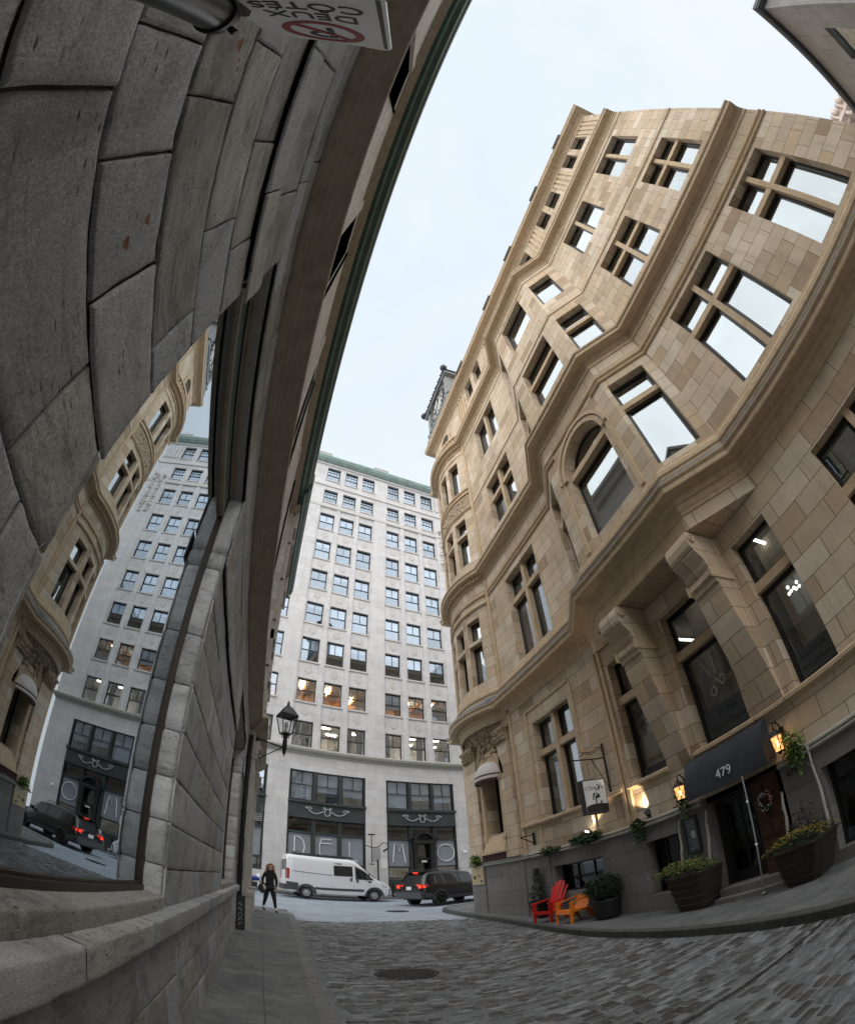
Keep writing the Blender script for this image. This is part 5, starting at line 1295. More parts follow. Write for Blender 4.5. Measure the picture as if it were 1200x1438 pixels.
# ------------------------------------------------------------------ restaurant front furniture
# hanging sign
hs_ = thing('hanging_sign', 'white hanging restaurant sign with moose logo, tree drawing and black foot', 'sign', (6.95, 8.2, 3.2))
mb = MB(); mb.tube([(6.97, 8.2, 4.30), (6.97, 8.2, 3.12)], .022, 6); mb.tube([(6.97, 8.2, 3.93), (6.07, 8.2, 3.93)], .016, 6); mb.tube([(6.95, 8.2, 3.20), (6.60, 8.2, 3.93)], .010, 6)
mb.tube([(6.95, 8.2, 4.24)] + [(6.9 - .08 * k, 8.2, 4.20 - .022 * k + .03 * math.sin(k * 1.4)) for k in range(9)], .010, 6)
mb.tube([(6.95, 8.2, 4.10)] + [(6.88 - .09 * k, 8.2, 4.13 - .01 * k + .05 * math.sin(k * .9 + 2)) for k in range(7)], .008, 6)
for x in (6.36, 6.62): mb.tube([(x, 8.2, 3.92), (x + .02, 8.2, 3.44)], .004, 4)
mb.ball((6.97, 8.2, 3.12), .035); mb.build('bracket', M['wrought_iron'], hs_)
mb = MB(); mb.box(6.16, 6.78, 8.12, 8.26, 2.62, 3.43); mb.build('case', M['black_plastic'], hs_)
FH = Fr((6.47, 8.115), (1, 0), (0, -1))
mb = MB(); ub(mb, FH, -.285, .285, 2.645, 3.405, -.004, .02); sbd = mb.build('panel', M['sign_white'], hs_); ROOT[sbd.name] = ROOT[hs_.name]
mb = MB(); mb.prism([(-.283, 2.648), (.283, 2.648), (.283, 2.82)] + [(.283 - .566 * k / 8, 2.82 + .03 * math.sin(PI * k / 8)) for k in range(1, 8)] + [(-.283, 2.80)], lambda a, b, d: FH(a, b, d), -.008, -.004); mb.build('foot_band', M['black_letter'], sbd)
lettering("L'Orig", .125, FH, -.095, 3.22, -.006, M['black_letter'], sbd, depth=.002, sx=1.0); lettering('al', .115, FH, .205, 3.22, -.006, M['grey_letter'], sbd, depth=.002)
mb = MB(); mb.prism([(.07, 3.19), (.10, 3.22), (.09, 3.27), (.06, 3.29), (.08, 3.30), (.11, 3.28), (.13, 3.25), (.15, 3.28), (.17, 3.31), (.16, 3.27), (.14, 3.23), (.13, 3.19), (.10, 3.16)], lambda a, b, d: FH(a, b, d), -.009, -.004)
rt = random.Random(5)
mb.prism([(-.03, 2.83), (.0, 2.83), (.012, 2.98), (.0, 3.0), (-.02, 2.98)], lambda a, b, d: FH(a, b, d), -.007, -.004)
for k in range(34):
    a, r_ = rt.uniform(0, 2 * PI), .125 * math.sqrt(rt.random()); cx, cz, q = -.01 + r_ * math.cos(a) * .9, 3.02 + r_ * math.sin(a) * .62, rt.uniform(.010, .022)
    mb.prism([(cx + q * math.cos(2 * PI * j / 6), cz + q * math.sin(2 * PI * j / 6)) for j in range(6)], lambda a_, b_, d: FH(a_, b_, d), -.007, -.004)
mb.prism([(.09, 2.84), (.15, 2.86), (.17, 2.92), (.13, 2.90), (.10, 2.88)], lambda a, b, d: FH(a, b, d), -.007, -.004)
mb.build('drawing', M['black_letter'], sbd)
# empty triangular iron bracket
eb = thing('iron_bracket', 'empty black triangular iron bracket low on the sandstone pilaster', 'bracket', (6.95, 11.7, 2.5))
mb = MB(); mb.bar((6.98, 11.7, 2.71), (6.56, 11.7, 2.65), .03, .03); mb.bar((6.98, 11.7, 2.44), (6.56, 11.7, 2.65), .025, .025); mb.build('arm', M['wrought_iron'], eb); mb = MB(); mb.box(6.95, 6.99, 11.66, 11.74, 2.38, 2.76); mb.build('wall_plate', M['wrought_iron'], eb)
# barrel awning 479
aw = thing('awning', 'dark navy barrel awning lettered 479 over the restaurant door', 'awning', (6.9, 4.9, 2.2))
pr = [(6.96, 2.93), (6.90, 2.925), (6.82, 2.88), (6.74, 2.78), (6.68, 2.62), (6.645, 2.44), (6.63, 2.21)]
mb = MB(); y0, y1 = 4.0, 5.80; n = 12
mb.grid([[(x, y0 + (y1 - y0) * k / n, z + .004 * math.sin(k * 2.1 + z * 9)) for k in range(n + 1)] for x, z in pr], 0, True)
for y in (y0, y1): mb.face([(x, y, z) for x, z in pr] + [(6.96, y, 2.21)])
mb.grid([[(x - .004 if x < 6.9 else x, y0 + (y1 - y0) * k / n, z) for k in range(n + 1)] for x, z in ((6.628, 2.25), (6.628, 2.16 + .0))], 0, False)
cv = mb.build('cloth', M['awning_cloth'], aw); ROOT[cv.name] = ROOT[aw.name]
FA4 = Fr((6.62, 0), (0, -1), (-.98, .0))
lettering('479', .235, Fr((6.632, 0), (0, -1), (-1, 0)), -4.87, 2.40, -.016, M['white_letter'], cv, sx=1.0, depth=.003)
mb = MB(); mb.tube([(6.64, 4.05, 2.2), (6.95, 4.05, 2.2)], .012, 6); mb.tube([(6.64, 5.75, 2.2), (6.95, 5.75, 2.2)], .012, 6); mb.tube([(6.64, 4.05, 2.2), (6.64, 5.75, 2.2)], .012, 6); mb.build('frame', M['steel'], aw)
wp = thing('awning_pole', 'slim pale metal pole from pavement to the 479 awning', 'pole', (6.55, 4.52, .03))
mb = MB(); mb.tube([(6.56, 4.53, .06), (6.60, 4.52, 2.18)], .013, 10); mb.build('pole', M['zinc'], wp); mb = MB(); mb.lathe([(0, .05), (.05, .05), (.045, .075), (.02, .085), (0, .085)], (6.56, 4.53, 0), 12); mb.build('foot', M['zinc'], wp)
mb = MB(); mb.ball((6.575, 4.52, 1.72), .026); mb.cut(); mb.ball((6.57, 4.525, .95), .026); mb.each('clip', M['white_letter'], wp)
# small white dome awning over the corner window
da = thing('dome_awning', 'small white dome awning with maroon scalloped hem over the arched corner window', 'awning', (6.9, 13.87, 5.0))
mb = MB(); rows = []
for i in range(9):
    t_ = i / 8; r_ = .68 * math.sin(t_ * PI / 2); z = 5.02 + .60 * math.cos(t_ * PI / 2)
    rows.append([(6.93 - r_ * .72 * math.sin(a), 13.87 + r_ * math.cos(a), z) for a in [PI * k / 18 for k in range(19)]])
mb.grid(rows, 0, True); dc = mb.build('cloth', M['white_cloth'], da)
mb = MB(); mb.grid([[(6.93 - .685 * .72 * math.sin(a), 13.87 + .685 * math.cos(a), z) for a in [PI * k / 18 for k in range(19)]] for z in (5.08, 5.03)], 0, True)
mb.grid([[(6.93 - .68 * .72 * math.sin(a), 13.87 + .68 * math.cos(a), 4.90 - .045 * abs(math.sin(j * PI / 3))) for j, a in enumerate([PI * k / 36 for k in range(37)])], [(6.93 - .68 * .72 * math.sin(a), 13.87 + .68 * math.cos(a), 4.93) for a in [PI * k / 36 for k in range(37)]]], 0, True); mb.build('hem', M['maroon'], da)
mb = MB(); mb.grid([[(6.93 - .682 * .72 * math.sin(a), 13.87 + .682 * math.cos(a), z) for a in [PI * k / 18 for k in range(19)]] for z in (5.03, 4.93)], 0, True); mb.build('valance', M['white_cloth'], da)
# entrance lanterns
def lantern(x, y, z, label):
    t = thing('wall_lantern', label, 'lantern', (6.95, y, z), 'lanterns beside the restaurant door')
    mb = MB(); mb.tube([(6.95, y, z + .12), (6.9, y, z + .26), (6.82, y, z + .33), (x + .02, y, z + .31), (x, y, z + .24)], .013, 8); mb.box(6.935, 6.955, y - .04, y + .04, z - .02, z + .22); mb.build('bracket', M['wrought_iron'], t)
    mb = MB(); mb.lathe([(0, .24), (.02, .23), (.03, .19), (.05, .185), (.125, .10), (.13, .09), (0, .09)], (x, y, z), 8, 0, False); mb.lathe([(0, -.22), (.02, -.22), (.03, -.19), (.075, -.18), (.08, -.165), (0, -.165)], (x, y, z), 8, 0, False)
    for k in range(4):
        a = PI / 4 + k * PI / 2; mb.bar((x + .105 * math.cos(a), y + .105 * math.sin(a), z + .09), (x + .075 * math.cos(a), y + .075 * math.sin(a), z - .17), .012, .012)
        b = a + PI / 2; mb.bar((x + .10 * math.cos(a), y + .10 * math.sin(a), z + .05), (x + .08 * math.cos(b), y + .08 * math.sin(b), z - .14), .006, .006); mb.bar((x + .10 * math.cos(b), y + .10 * math.sin(b), z + .05), (x + .08 * math.cos(a), y + .08 * math.sin(a), z - .14), .006, .006)
    mb.build('cage', M['wrought_iron'], t)
    mb = MB(); mb.lathe([(.068, -.16), (.092, .085)], (x, y, z), 4, 0, False, 'z', PI / 4, 2.25 * PI); mb.build('lamp_glass', M['amber_glass'], t)
    mb = MB(); mb.lathe([(0, -.10), (.022, -.09), (.028, -.02), (.012, .03), (0, .05)], (x, y, z), 8); mb.build('lamp_bulb', M['lamp_bulb'], t)
    ld = bpy.data.lights.new('lantern_light', 'POINT'); ld.energy = 7; ld.color = (1, .55, .22); ld.shadow_soft_size = .03
    lo = bpy.data.objects.new('lantern_light', ld); COL.objects.link(lo); lo.parent = t; lo.location = Vector((x, y, z - .02)) - Vector((6.95, y, z))
lantern(6.74, 6.02, 2.44, 'lit black lantern above the glazed menu board')
lantern(6.70, 3.76, 2.42, 'lit black lantern above the door wreath, in front of thick bright fern')
def bunch(name, label, cat, c, r_, n, size, mats, group=None, trail=0):
    t = thing(name, label, cat, c, group); mb = MB(); P = []
    for k in range(n):
        v = Vector((random.gauss(0, 1), random.gauss(0, 1), random.gauss(0, 1))).normalized() * random.random() ** .4
        p = Vector(c) + Vector((v.x * r_[0], v.y * r_[1], v.z * r_[2]))
        if trail and random.random() < .5: p.z -= random.random() * trail * (1 - abs(v.y) * .6)
        P.append(p)
    leaves(mb, P, size, list(range(len(mats))), .6 if trail else .2); mb.build('foliage', [M[m] for m in mats], t)
    mb = MB(); 
    for k in range(9):
        a = random.uniform(0, 2 * PI); mb.tube([c, Vector(c) + Vector((math.cos(a) * r_[0] * .7, math.sin(a) * r_[1] * .8, random.uniform(-.6, .5) * r_[2]))], .005, 4)
    mb.build('stem', M['planter_wood'], t); return t
bunch('hanging_fern', 'thick bright green fern fronds on the wall above the plum shrub', 'plant', (6.80, 3.58, 2.25), (.14, .17, .30), 420, .10, ['leaf_bright', 'leaf_light', 'leaf_mid'], None, .25)
bunch('hanging_fern', 'thin yellow-green greenery around the lantern above the menu board', 'plant', (6.80, 6.08, 2.35), (.10, .15, .28), 260, .085, ['leaf_light', 'leaf_mid', 'leaf_dark'], None, .35)
bunch('conifer_garland', 'evergreen garland with a glowing spotlight on the stone ledge below the hanging sign', 'garland', (6.84, 9.25, 2.24), (.13, .62, .11), 520, .12, ['leaf_dark', 'leaf_mid'], None, .15)
bunch('conifer_garland', 'evergreen sprig trailing down the granite beneath the dark spotlight', 'garland', (6.86, 7.42, 2.14), (.10, .16, .12), 260, .11, ['leaf_dark', 'leaf_mid'], None, .42)
bunch('conifer_garland', 'small evergreen sprig on the ledge above the conical shrub', 'garland', (6.86, 10.8, 2.14), (.10, .46, .07), 240, .12, ['leaf_mid', 'leaf_dark'], None, .12)
bunch('corner_fern', 'light green plant on top of the wooden sign board at the building corner', 'plant', (6.80, 15.3, 2.30), (.14, .32, .20), 300, .13, ['leaf_light', 'leaf_mid'], None, .15)
# spotlights on the ledge
def spot(y, z, label, tgt, on, e, col=(1, .78, .50)):
    t = thing('spotlight', label, 'spotlight', (6.86, y, z), 'spotlights on the stone ledge')
    x = 6.84; d = (Vector(tgt) - Vector((x, y, z + .10))).normalized()
    mb = MB(); c = Vector((x, y, z + .10)); mb.tube([c - d * .07, c + d * .05, c + d * .07], [.045, .065, .065], 12); mb.build('housing', M['black_plastic'], t)
    mb = MB(); mb.box(x - .05, x + .05, y - .05, y + .05, z - .01, z + .015); mb.bar((x, y, z), (x, y, z + .08), .03, .02); mb.build('bracket', M['black_plastic'], t)
    mb = MB(); mb.tube([c + d * .071, c + d * .075], .058, 12); mb.build('lens', M['spot_white'] if on else M['lens_clear'], t)
    ld = bpy.data.lights.new('spot_lamp', 'SPOT'); ld.energy = e; ld.color = col; ld.spot_size = R(58); ld.spot_blend = .7; ld.shadow_soft_size = .03
    lo = bpy.data.objects.new('spot_lamp', ld); COL.objects.link(lo); lo.parent = t; lo.location = c + d * .10 - Vector((6.86, y, z)); lo.rotation_euler = d.to_track_quat('-Z', 'Y').to_euler()
spot(9.15, 2.17, 'small lit spotlight in the evergreen garland, shining up under the hanging sign', (6.93, 8.85, 2.75), True, 40)
spot(7.05, 2.17, 'dark squat spotlight on the ledge washing the wall between sign and lantern', (6.97, 7.32, 2.62), False, 34)
# birch trunks stood against the wall
for (xa, ya, za), (xb, yb, zb), label in (((6.90, 6.46, .9), (6.92, 6.36, 1.90), 'short birch trunk between basement window and menu board'), ((6.90, 5.78, .9), (6.92, 5.68, 1.90), 'short birch trunk between menu board and glass door'), ((6.88, 4.10, .8), (6.90, 4.06, 1.62), 'thin birch trunk between the panelled door and the plum shrub'), ((6.86, 3.34, .75), (6.90, 3.40, 2.12), 'tall birch trunk rising behind the yellow mums')):
    t = thing('birch_trunk', label, 'birch trunk', (xa, ya, za), 'birch trunks standing by the door'); mb = MB(); n = 9
    mb.tube([(xa + (xb - xa) * k / n + .006 * math.sin(k * 1.7), ya + (yb - ya) * k / n + .008 * math.sin(k * 1.1 + xa), za + (zb - za) * k / n) for k in range(n + 1)], [.029 - .007 * k / n + .003 * math.sin(k * 2.3) for k in range(n + 1)], 10); mb.build('trunk', M['birch'], t)
    mb = MB(); mb.tube([(xb, yb, zb - .35), (xb - .02, yb + .06, zb - .27)], [.012, .006], 6); mb.build('branch_stub', M['birch'], t)
# menu board
mn = thing('menu_board', 'dark framed glazed menu board hanging between two birch trunks', 'menu board', (6.93, 6.1, 1.15)); FMn = Fr((6.90, 0), (0, 1), (-1, 0))
mb = MB(); ub(mb, FMn, 5.93, 6.29, 1.14, 1.18, 0, .05); ub(mb, FMn, 5.93, 6.29, 1.86, 1.90, 0, .05); ub(mb, FMn, 5.93, 5.97, 1.18, 1.86, 0, .05); ub(mb, FMn, 6.25, 6.29, 1.18, 1.86, 0, .05); mb.build('frame', M['black_plastic'], mn)
mb = MB(); ub(mb, FMn, 5.97, 6.25, 1.18, 1.86, .02, .04); mb.build('panel', M['slate_panel'], mn)
mb = MB(); ub(mb, FMn, 6.02, 6.12, 1.46, 1.60, .014, .02)
for k in range(12): ub(mb, FMn, 6.0, 6.0 + random.uniform(.12, .22), 1.24 + .05 * k, 1.248 + .05 * k, .016, .02)
mb.build('menu_sheet', M['garland_paint'], mn)
# wreath of white baubles on the open door leaf
wr = thing('wreath', 'dark wreath dotted with white and red baubles on the panelled wooden door', 'wreath', (6.93, 4.4, 1.6)); wcx = lambda a, r_: Vector((6.945 + .016 * math.cos(a) * r_ / .17, 4.41 + r_ * .85 * math.cos(a), 1.60 + r_ * math.sin(a)))
mb = MB(); leaves(mb, [wcx(random.uniform(0, 2 * PI), random.gauss(.155, .025)) + Vector((-.03 * random.random(), 0, 0)) for k in range(260)], .05, [0], .1); mb.build('foliage', [M['leaf_dark']], wr)
mb = MB(); 
for k in range(46): mb.ball(wcx(2 * PI * k / 46, random.gauss(.155, .03)) + Vector((-.035, 0, 0)), random.uniform(.008, .014), 0, 6, 4); mb.cut()
mb.each('white_bauble', M['white_letter'], wr); mb = MB()
for k in range(4): mb.ball(wcx(2.4 + k * .35, .15) + Vector((-.04, 0, 0)), .016, 0, 6, 4); mb.cut()
mb.each('red_bauble', M['red_plastic'], wr)
# planters
def planter(label, y0b, y1b, xb, y0t, y1t, xt, zt, cat='planter'):
    t = thing('planter', label, cat, (6.9, (y0b + y1b) / 2, .03)); z0 = .05
    nb = 5; ch = .10
    for k in range(nb):
        mb = MB(); h = (zt - z0) / nb; q = []
        for z, o in ((z0 + k * h, 0), (z0 + (k + .86) * h, .012), (z0 + (k + 1) * h - .004, -.006)):
            f = (z - z0) / (zt - z0); a, b, x = y0b + (y0t - y0b) * f - o, y1b + (y1t - y1b) * f + o, xb + (xt - xb) * f - o
            q.append([(6.94, a, z), (x + ch, a, z), (x, a + ch, z), (x, b - ch, z), (x + ch, b, z), (6.94, b, z)])
        for A, B in zip(q, q[1:]):
            for i in range(6): mb.face([A[i], A[(i + 1) % 6], B[(i + 1) % 6], B[i]])
        mb.face(q[-1]); mb.build('board', M['planter_wood'], t)
    mb = MB(); mb.face([(6.93, y0t + .03, zt - .03), (xt + .12, y0t + .03, zt - .03), (xt + .03, y0t + .12, zt - .03), (xt + .03, y1t - .12, zt - .03), (xt + .12, y1t - .03, zt - .03), (6.93, y1t - .03, zt - .03)]); mb.build('soil', M['street_bed'], t); return t
p1 = planter('brown boarded planter under the menu board, full of pale yellow-green flowers', 5.72, 6.40, 6.52, 5.55, 6.52, 6.36, .82)
p2 = planter('brown boarded planter with yellow mums and a plum-leaved shrub', 3.46, 4.08, 6.44, 3.24, 4.16, 6.26, .70)
def bed(t, y0, y1, x0, x1, z, h, n, mats, size, flw, fn):
    mb = MB(); P = []
    for k in range(n):
        y, x = random.uniform(y0, y1), random.uniform(x0, x1); e = 1 - abs(2 * (y - y0) / (y1 - y0) - 1) ** 3
        P.append((x, y, z + random.random() ** .7 * h * (.35 + .65 * e) * (1 + .5 * noise.noise(Vector((x * 6, y * 6, 0))))))
    leaves(mb, P, size, list(range(len(mats))), .25); mb.build('foliage', [M[m] for m in mats], t)
    mb = MB()
    for k in range(fn):
        y, x = random.uniform(y0, y1), random.uniform(x0, x1 - .1); e = 1 - abs(2 * (y - y0) / (y1 - y0) - 1) ** 3
        c = (x, y, z + h * (.25 + .75 * e) * random.uniform(.55, 1.05)); q = random.uniform(.012, .024)
        for j in range(5):
            a = 2 * PI * j / 5; mb.face([c, (c[0] + q * math.cos(a - .5), c[1] + q * math.sin(a - .5), c[2] + q * .5), (c[0] + 1.3 * q * math.cos(a), c[1] + 1.3 * q * math.sin(a), c[2] + q * .3), (c[0] + q * math.cos(a + .5), c[1] + q * math.sin(a + .5), c[2] + q * .5)])
    mb.build('blossom', M[flw], t)
bed(p1, 5.55, 6.75, 6.30, 6.92, .80, .28, 1100, ['leaf_mid', 'leaf_dark', 'leaf_light'], .06, 'flower_yellow', 130)
bed(p2, 3.15, 4.22, 6.22, 6.92, .68, .26, 800, ['leaf_dark', 'leaf_mid', 'leaf_dark'], .06, 'flower_yellow', 190)
mb = MB(); sm = MB()
for (bx, by, h) in ((6.72, 3.62, .66), (6.74, 3.72, .52), (6.70, 3.52, .55), (6.75, 3.85, .38), (6.72, 3.95, .32)):
    top = Vector((bx + random.uniform(-.05, .05), by + random.uniform(-.05, .05), .68 + h)); sm.tube([(bx, by, .66), top], [.007, .003], 5)
    leaves(mb, [Vector((bx, by, .72)).lerp(top, random.random()) + Vector((random.gauss(0, .035), random.gauss(0, .035), 0)) for k in range(70)], .065, [0], -.3)
mb.build('shrub', [M['plum_leaf']], p2); sm.build('stem', M['planter_wood'], p2)
# conical conifer in a tapered square pot
cf = thing('potted_conifer', 'dark conical dwarf conifer in a tapered black pot behind the red chair', 'potted plant', (6.80, 11.5, .12))
mb = MB(); q = lambda r_, z: [(6.82 + a * r_, 11.5 + b * r_, z) for a, b in ((-1, -1), (1, -1), (1, 1), (-1, 1))]
for (r0, z0), (r1, z1) in (((.11, .13), (.22, .60)), ((.22, .60), (.24, .60)), ((.24, .60), (.24, .64)), ((.24, .64), (.20, .64)), ((.20, .64), (.19, .58))):
    A, B = q(r0, z0), q(r1, z1)
    for k in range(4): mb.face([A[k], A[(k + 1) % 4], B[(k + 1) % 4], B[k]])
mb.face(q(.2, .6)); mb.build('pot', M['black_plastic'], cf)
mb = MB(); P = []
for k in range(900):
    f = random.random() ** 1.3; z = .62 + f * 1.02; r_ = (.23 * (1 - f) ** .75 + .015) * (1 + .25 * math.sin(z * 24)) * random.uniform(.55, 1.1); a = random.uniform(0, 2 * PI); P.append((6.82 + r_ * math.cos(a), 11.5 + r_ * math.sin(a), z))
leaves(mb, P, .085, [0, 0, 1], -.5, asp=.3); mb.build('foliage', [M['leaf_dark'], M['leaf_dim']], cf)
mb = MB(); mb.tube([(6.82, 11.5, .58), (6.82, 11.5, 1.5)], [.02, .006], 6); mb.build('trunk', M['planter_wood'], cf)
# round boxwood in a barrel pot
bx_ = thing('potted_boxwood', 'round dark clipped shrub in a black barrel pot beside the orange chair', 'potted plant', (6.70, 8.6, .07))
mb = MB(); mb.lathe([(0, .09), (.24, .09), (.28, .15), (.31, .50), (.33, .54), (.33, .58), (.29, .58), (.28, .52), (0, .52)], (6.72, 8.6, 0), 24); mb.build('pot', M['black_plastic'], bx_)
mb = MB(); P = []
for k in range(2600):
    v = Vector((random.gauss(0, 1), random.gauss(0, 1), random.gauss(0, 1))).normalized(); r_ = .39 * random.uniform(.66, 1.06) * (1 + .22 * noise.noise(v * 2.2) + .12 * noise.noise(v * 6)) + (.10 * random.random() if random.random() < .06 else 0); P.append((6.70 + v.x * r_, 8.62 + v.y * r_ * 1.1, .86 + v.z * r_ * .82))
leaves(mb, P, .075, [0, 0, 0, 1], -.2); mb.build('foliage', [M['leaf_dark'], M['leaf_dim']], bx_)
mb = MB(); 
for k in range(6): mb.tube([(6.72, 8.6, .5), (6.72 + random.uniform(-.2, .2), 8.6 + random.uniform(-.25, .25), .95)], .012, 5)
mb.build('stem', M['planter_wood'], bx_)
# adirondack style plastic chairs
def easy_chair(name, label, mat, loc, rz, back_h, arms):
    t = thing(name, label, 'chair', loc, None, rz, True)   # local: sits facing -y
    sw = .27
    mb = MB()                                             # seat: slats dipping to the back
    for k in range(6):
        f = k / 5; y = -.26 + f * .46; z = .36 - .10 * f
        mb.hexa([(-sw, y - .043, z - .012), (sw, y - .043, z - .012), (sw, y + .043, z - .026), (-sw, y + .043, z - .026), (-sw, y - .043, z + .012), (sw, y - .043, z + .012), (sw, y + .043, z - .002), (-sw, y + .043, z - .002)])
    mb.box(-sw, sw, -.315, -.295, .27, .37); mb.build('seat', mat, t, bevel=.006)
    mb = MB(); n = 5                                      # fan back
    for k in range(n):
        u0, u1 = -1 + 2 * k / n + .02, -1 + 2 * (k + 1) / n - .02; P = []
        for j in range(9):
            f = j / 8; z = .24 + f * back_h; y = .20 + f * back_h * .42 - .03 * math.sin(PI * f); wdt = (.20 + .10 * f) ; cv = .05 * f
            top = -.03 * (u0 + u1) ** 2 * f * 2.2
            P.append([(u0 * wdt, y - cv * u0 * u0 - .0, z + top), (u1 * wdt, y - cv * u1 * u1, z + top)])
        mb.grid(P, 0, False); mb.grid([[(a[0], a[1] + .02, a[2]) for a in r_] for r_ in P], 0, False)
        for j in range(8):
            for s_ in (0, 1): a, b = P[j][s_], P[j + 1][s_]; mb.face([a, b, (b[0], b[1] + .02, b[2]), (a[0], a[1] + .02, a[2])])
        a, b = P[-1]; mb.face([a, b, (b[0], b[1] + .02, b[2]), (a[0], a[1] + .02, a[2])])
    mb.box(-.26, .26, .235, .265, .40, .46); mb.build('backrest', mat, t)
    for s_ in (-1, 1):
        mb = MB(); x = s_ * .30
        mb.hexa([(x - .025, -.33, 0), (x + .025, -.33, 0), (x + .025, -.27, 0), (x - .025, -.27, 0), (x - .03, -.34, arms), (x + .03, -.34, arms), (x + .03, -.22, arms), (x - .03, -.22, arms)]); mb.build('leg', mat, t, bevel=.006)
        mb = MB(); mb.bar((x, -.30, .33), (x, .20, .20), .03, .08); mb.hexa([(x - .02, .36, 0), (x + .02, .36, 0), (x + .02, .44, 0), (x - .02, .44, 0), (x - .02, .12, .26), (x + .02, .12, .26), (x + .02, .22, .26), (x - .02, .22, .26)]); mb.build('leg', mat, t, bevel=.005)
        mb = MB(); w_ = .055 if arms > .52 else .035
        mb.hexa([(x - w_, -.36, arms), (x + w_, -.36, arms), (x + w_, .32, arms + .06), (x - w_, .32, arms + .06), (x - w_, -.36, arms + .025), (x + w_, -.36, arms + .025), (x + w_, .32, arms + .085), (x - w_, .32, arms + .085)]); mb.build('armrest', mat, t, bevel=.006)
    return t
easy_chair('lounge_chair', 'bright red slatted plastic garden armchair with a high back', M['red_plastic'], (6.47, 10.50, G(10.5) + .032), R(-74), .98, .60).scale = (.86, .86, .90)
oc = thing('lounge_chair', 'low orange moulded plastic garden chair with open looped arms', 'chair', (6.50, 9.50, G(9.5) + .032), None, R(-84), True); oc.scale = (.84, .84, .88)
def slab(mb, prof, x0, x1, th):
    for a, b in zip(prof, prof[1:]):
        d = Vector((b[0] - a[0], b[1] - a[1])).normalized(); n_ = (-d.y * th, d.x * th)
        mb.hexa([(x0, a[0], a[1]), (x1, a[0], a[1]), (x1, b[0], b[1]), (x0, b[0], b[1]), (x0, a[0] + n_[0], a[1] + n_[1]), (x1, a[0] + n_[0], a[1] + n_[1]), (x1, b[0] + n_[0], b[1] + n_[1]), (x0, b[0] + n_[0], b[1] + n_[1])])
mb = MB(); slab(mb, [(-.40, .28), (-.38, .36), (-.30, .40), (-.10, .36), (.14, .32)], -.26, .26, .02); mb.build('seat', M['orange_plastic'], oc, bevel=.006)
mb = MB(); slab(mb, [(.12, .32), (.22, .36), (.30, .48), (.35, .62), (.37, .70), (.42, .73)], -.26, .26, .02); mb.build('backrest', M['orange_plastic'], oc, bevel=.006)
for s_ in (-1, 1):
    x = s_ * .29
    mb = MB(); mb.hexa([(x - .02, -.42, 0), (x + .02, -.42, 0), (x + .02, -.36, 0), (x - .02, -.36, 0), (x - .03, -.38, .60), (x + .03, -.38, .60), (x + .03, -.26, .60), (x - .03, -.26, .60)]); mb.build('leg', M['orange_plastic'], oc, bevel=.006)
    mb = MB(); mb.hexa([(x - .02, .38, 0), (x + .02, .38, 0), (x + .02, .44, 0), (x - .02, .44, 0), (x - .03, .12, .34), (x + .03, .12, .34), (x + .03, .30, .36), (x - .03, .30, .36)]); mb.bar((x, -.34, .36), (x, .2, .34), .04, .06); mb.build('leg', M['orange_plastic'], oc, bevel=.006)
    mb = MB(); mb.bar((x, -.40, .605), (x, .38, .72), .065, .03); mb.bar((x, .34, .71), (x * .9, .40, .70), .05, .05); mb.build('armrest', M['orange_plastic'], oc, bevel=.008)
# wooden sign board at the corner
cs = thing('sign_board', 'pale wooden sign board with dark cut-out marks at the building corner', 'sign', (6.88, 15.35, 1.35)); mb = MB(); mb.box(6.86, 6.90, 14.93, 15.85, 1.34, 2.02); mb.build('board', M['pale_wood'], cs)
mb = MB(); FC = Fr((6.86, 0), (0, -1), (-1, 0)); rr = random.Random(8)
for cx, cz, w_, h_ in ((-15.6, 1.62, .16, .10), (-15.25, 1.66, .10, .05), (-15.1, 1.46, .12, .07)):
    mb.prism([(cx + w_ * math.cos(2 * PI * k / 12) * rr.uniform(.6, 1), cz + h_ * math.sin(2 * PI * k / 12) * rr.uniform(.6, 1)) for k in range(12)], lambda a, b, d: FC(a, b, d), -.004, .0); mb.cut()
mb.each('cutout', M['grey_letter'], cs)
# shop lettering inside the salon windows: frosted strips, scissors decal
def decal(name, u0, u1, z0, z1): 
    mb = MB(); ub(mb, FW, u0, u1, z0, z1, .262, .264); o = mb.build(name, M['frost_dark'], sb); ROOT[o.name] = ROOT[sb.name]; return o
FWr = Fr((SX, 0), (0, -1), (-1, 0))
d1 = decal('window_film', 2.46, 3.20, 3.16, 3.62); lettering('KERASTASE', .105, FWr, -2.83, 3.49, .258, M['black_letter'], d1, depth=.001); lettering('SHU UEMURA', .10, FWr, -2.83, 3.30, .258, M['black_letter'], d1, depth=.001)
d2 = decal('window_film', 4.38, 5.42, 3.16, 3.72); lettering('\u2190 266', .18, FWr, -4.85, 3.56, .258, M['black_letter'], d2, depth=.001); lettering('Notre Dame', .17, FWr, -4.9, 3.32, .258, M['black_letter'], d2, depth=.001)
d3 = decal('window_film', 6.5, 7.34, 3.16, 3.30); lettering('LEO', .24, FWr, -6.92, 4.55, .258, M['black_letter'], d3, depth=.001); lettering('POL', .24, FWr, -6.92, 4.26, .258, M['black_letter'], d3, depth=.001); lettering('SHU UEMURA', .10, FWr, -6.92, 3.23, .258, M['black_letter'], d3, depth=.001); lettering('KERASTASE', .09, FWr, -6.92, 3.42, .258, M['black_letter'], d3, depth=.001)
mb = MB(); fs = lambda a, b: FWr(-4.9 + a, 4.3 + b, .256)
def flat(pl_): mb.prism(pl_, lambda a, b, d: FWr(-4.9 + a, 4.3 + b, d), .254, .258)
flat([(.03, -.02), (.09, -.02), (.12, .50), (.05, .50)])
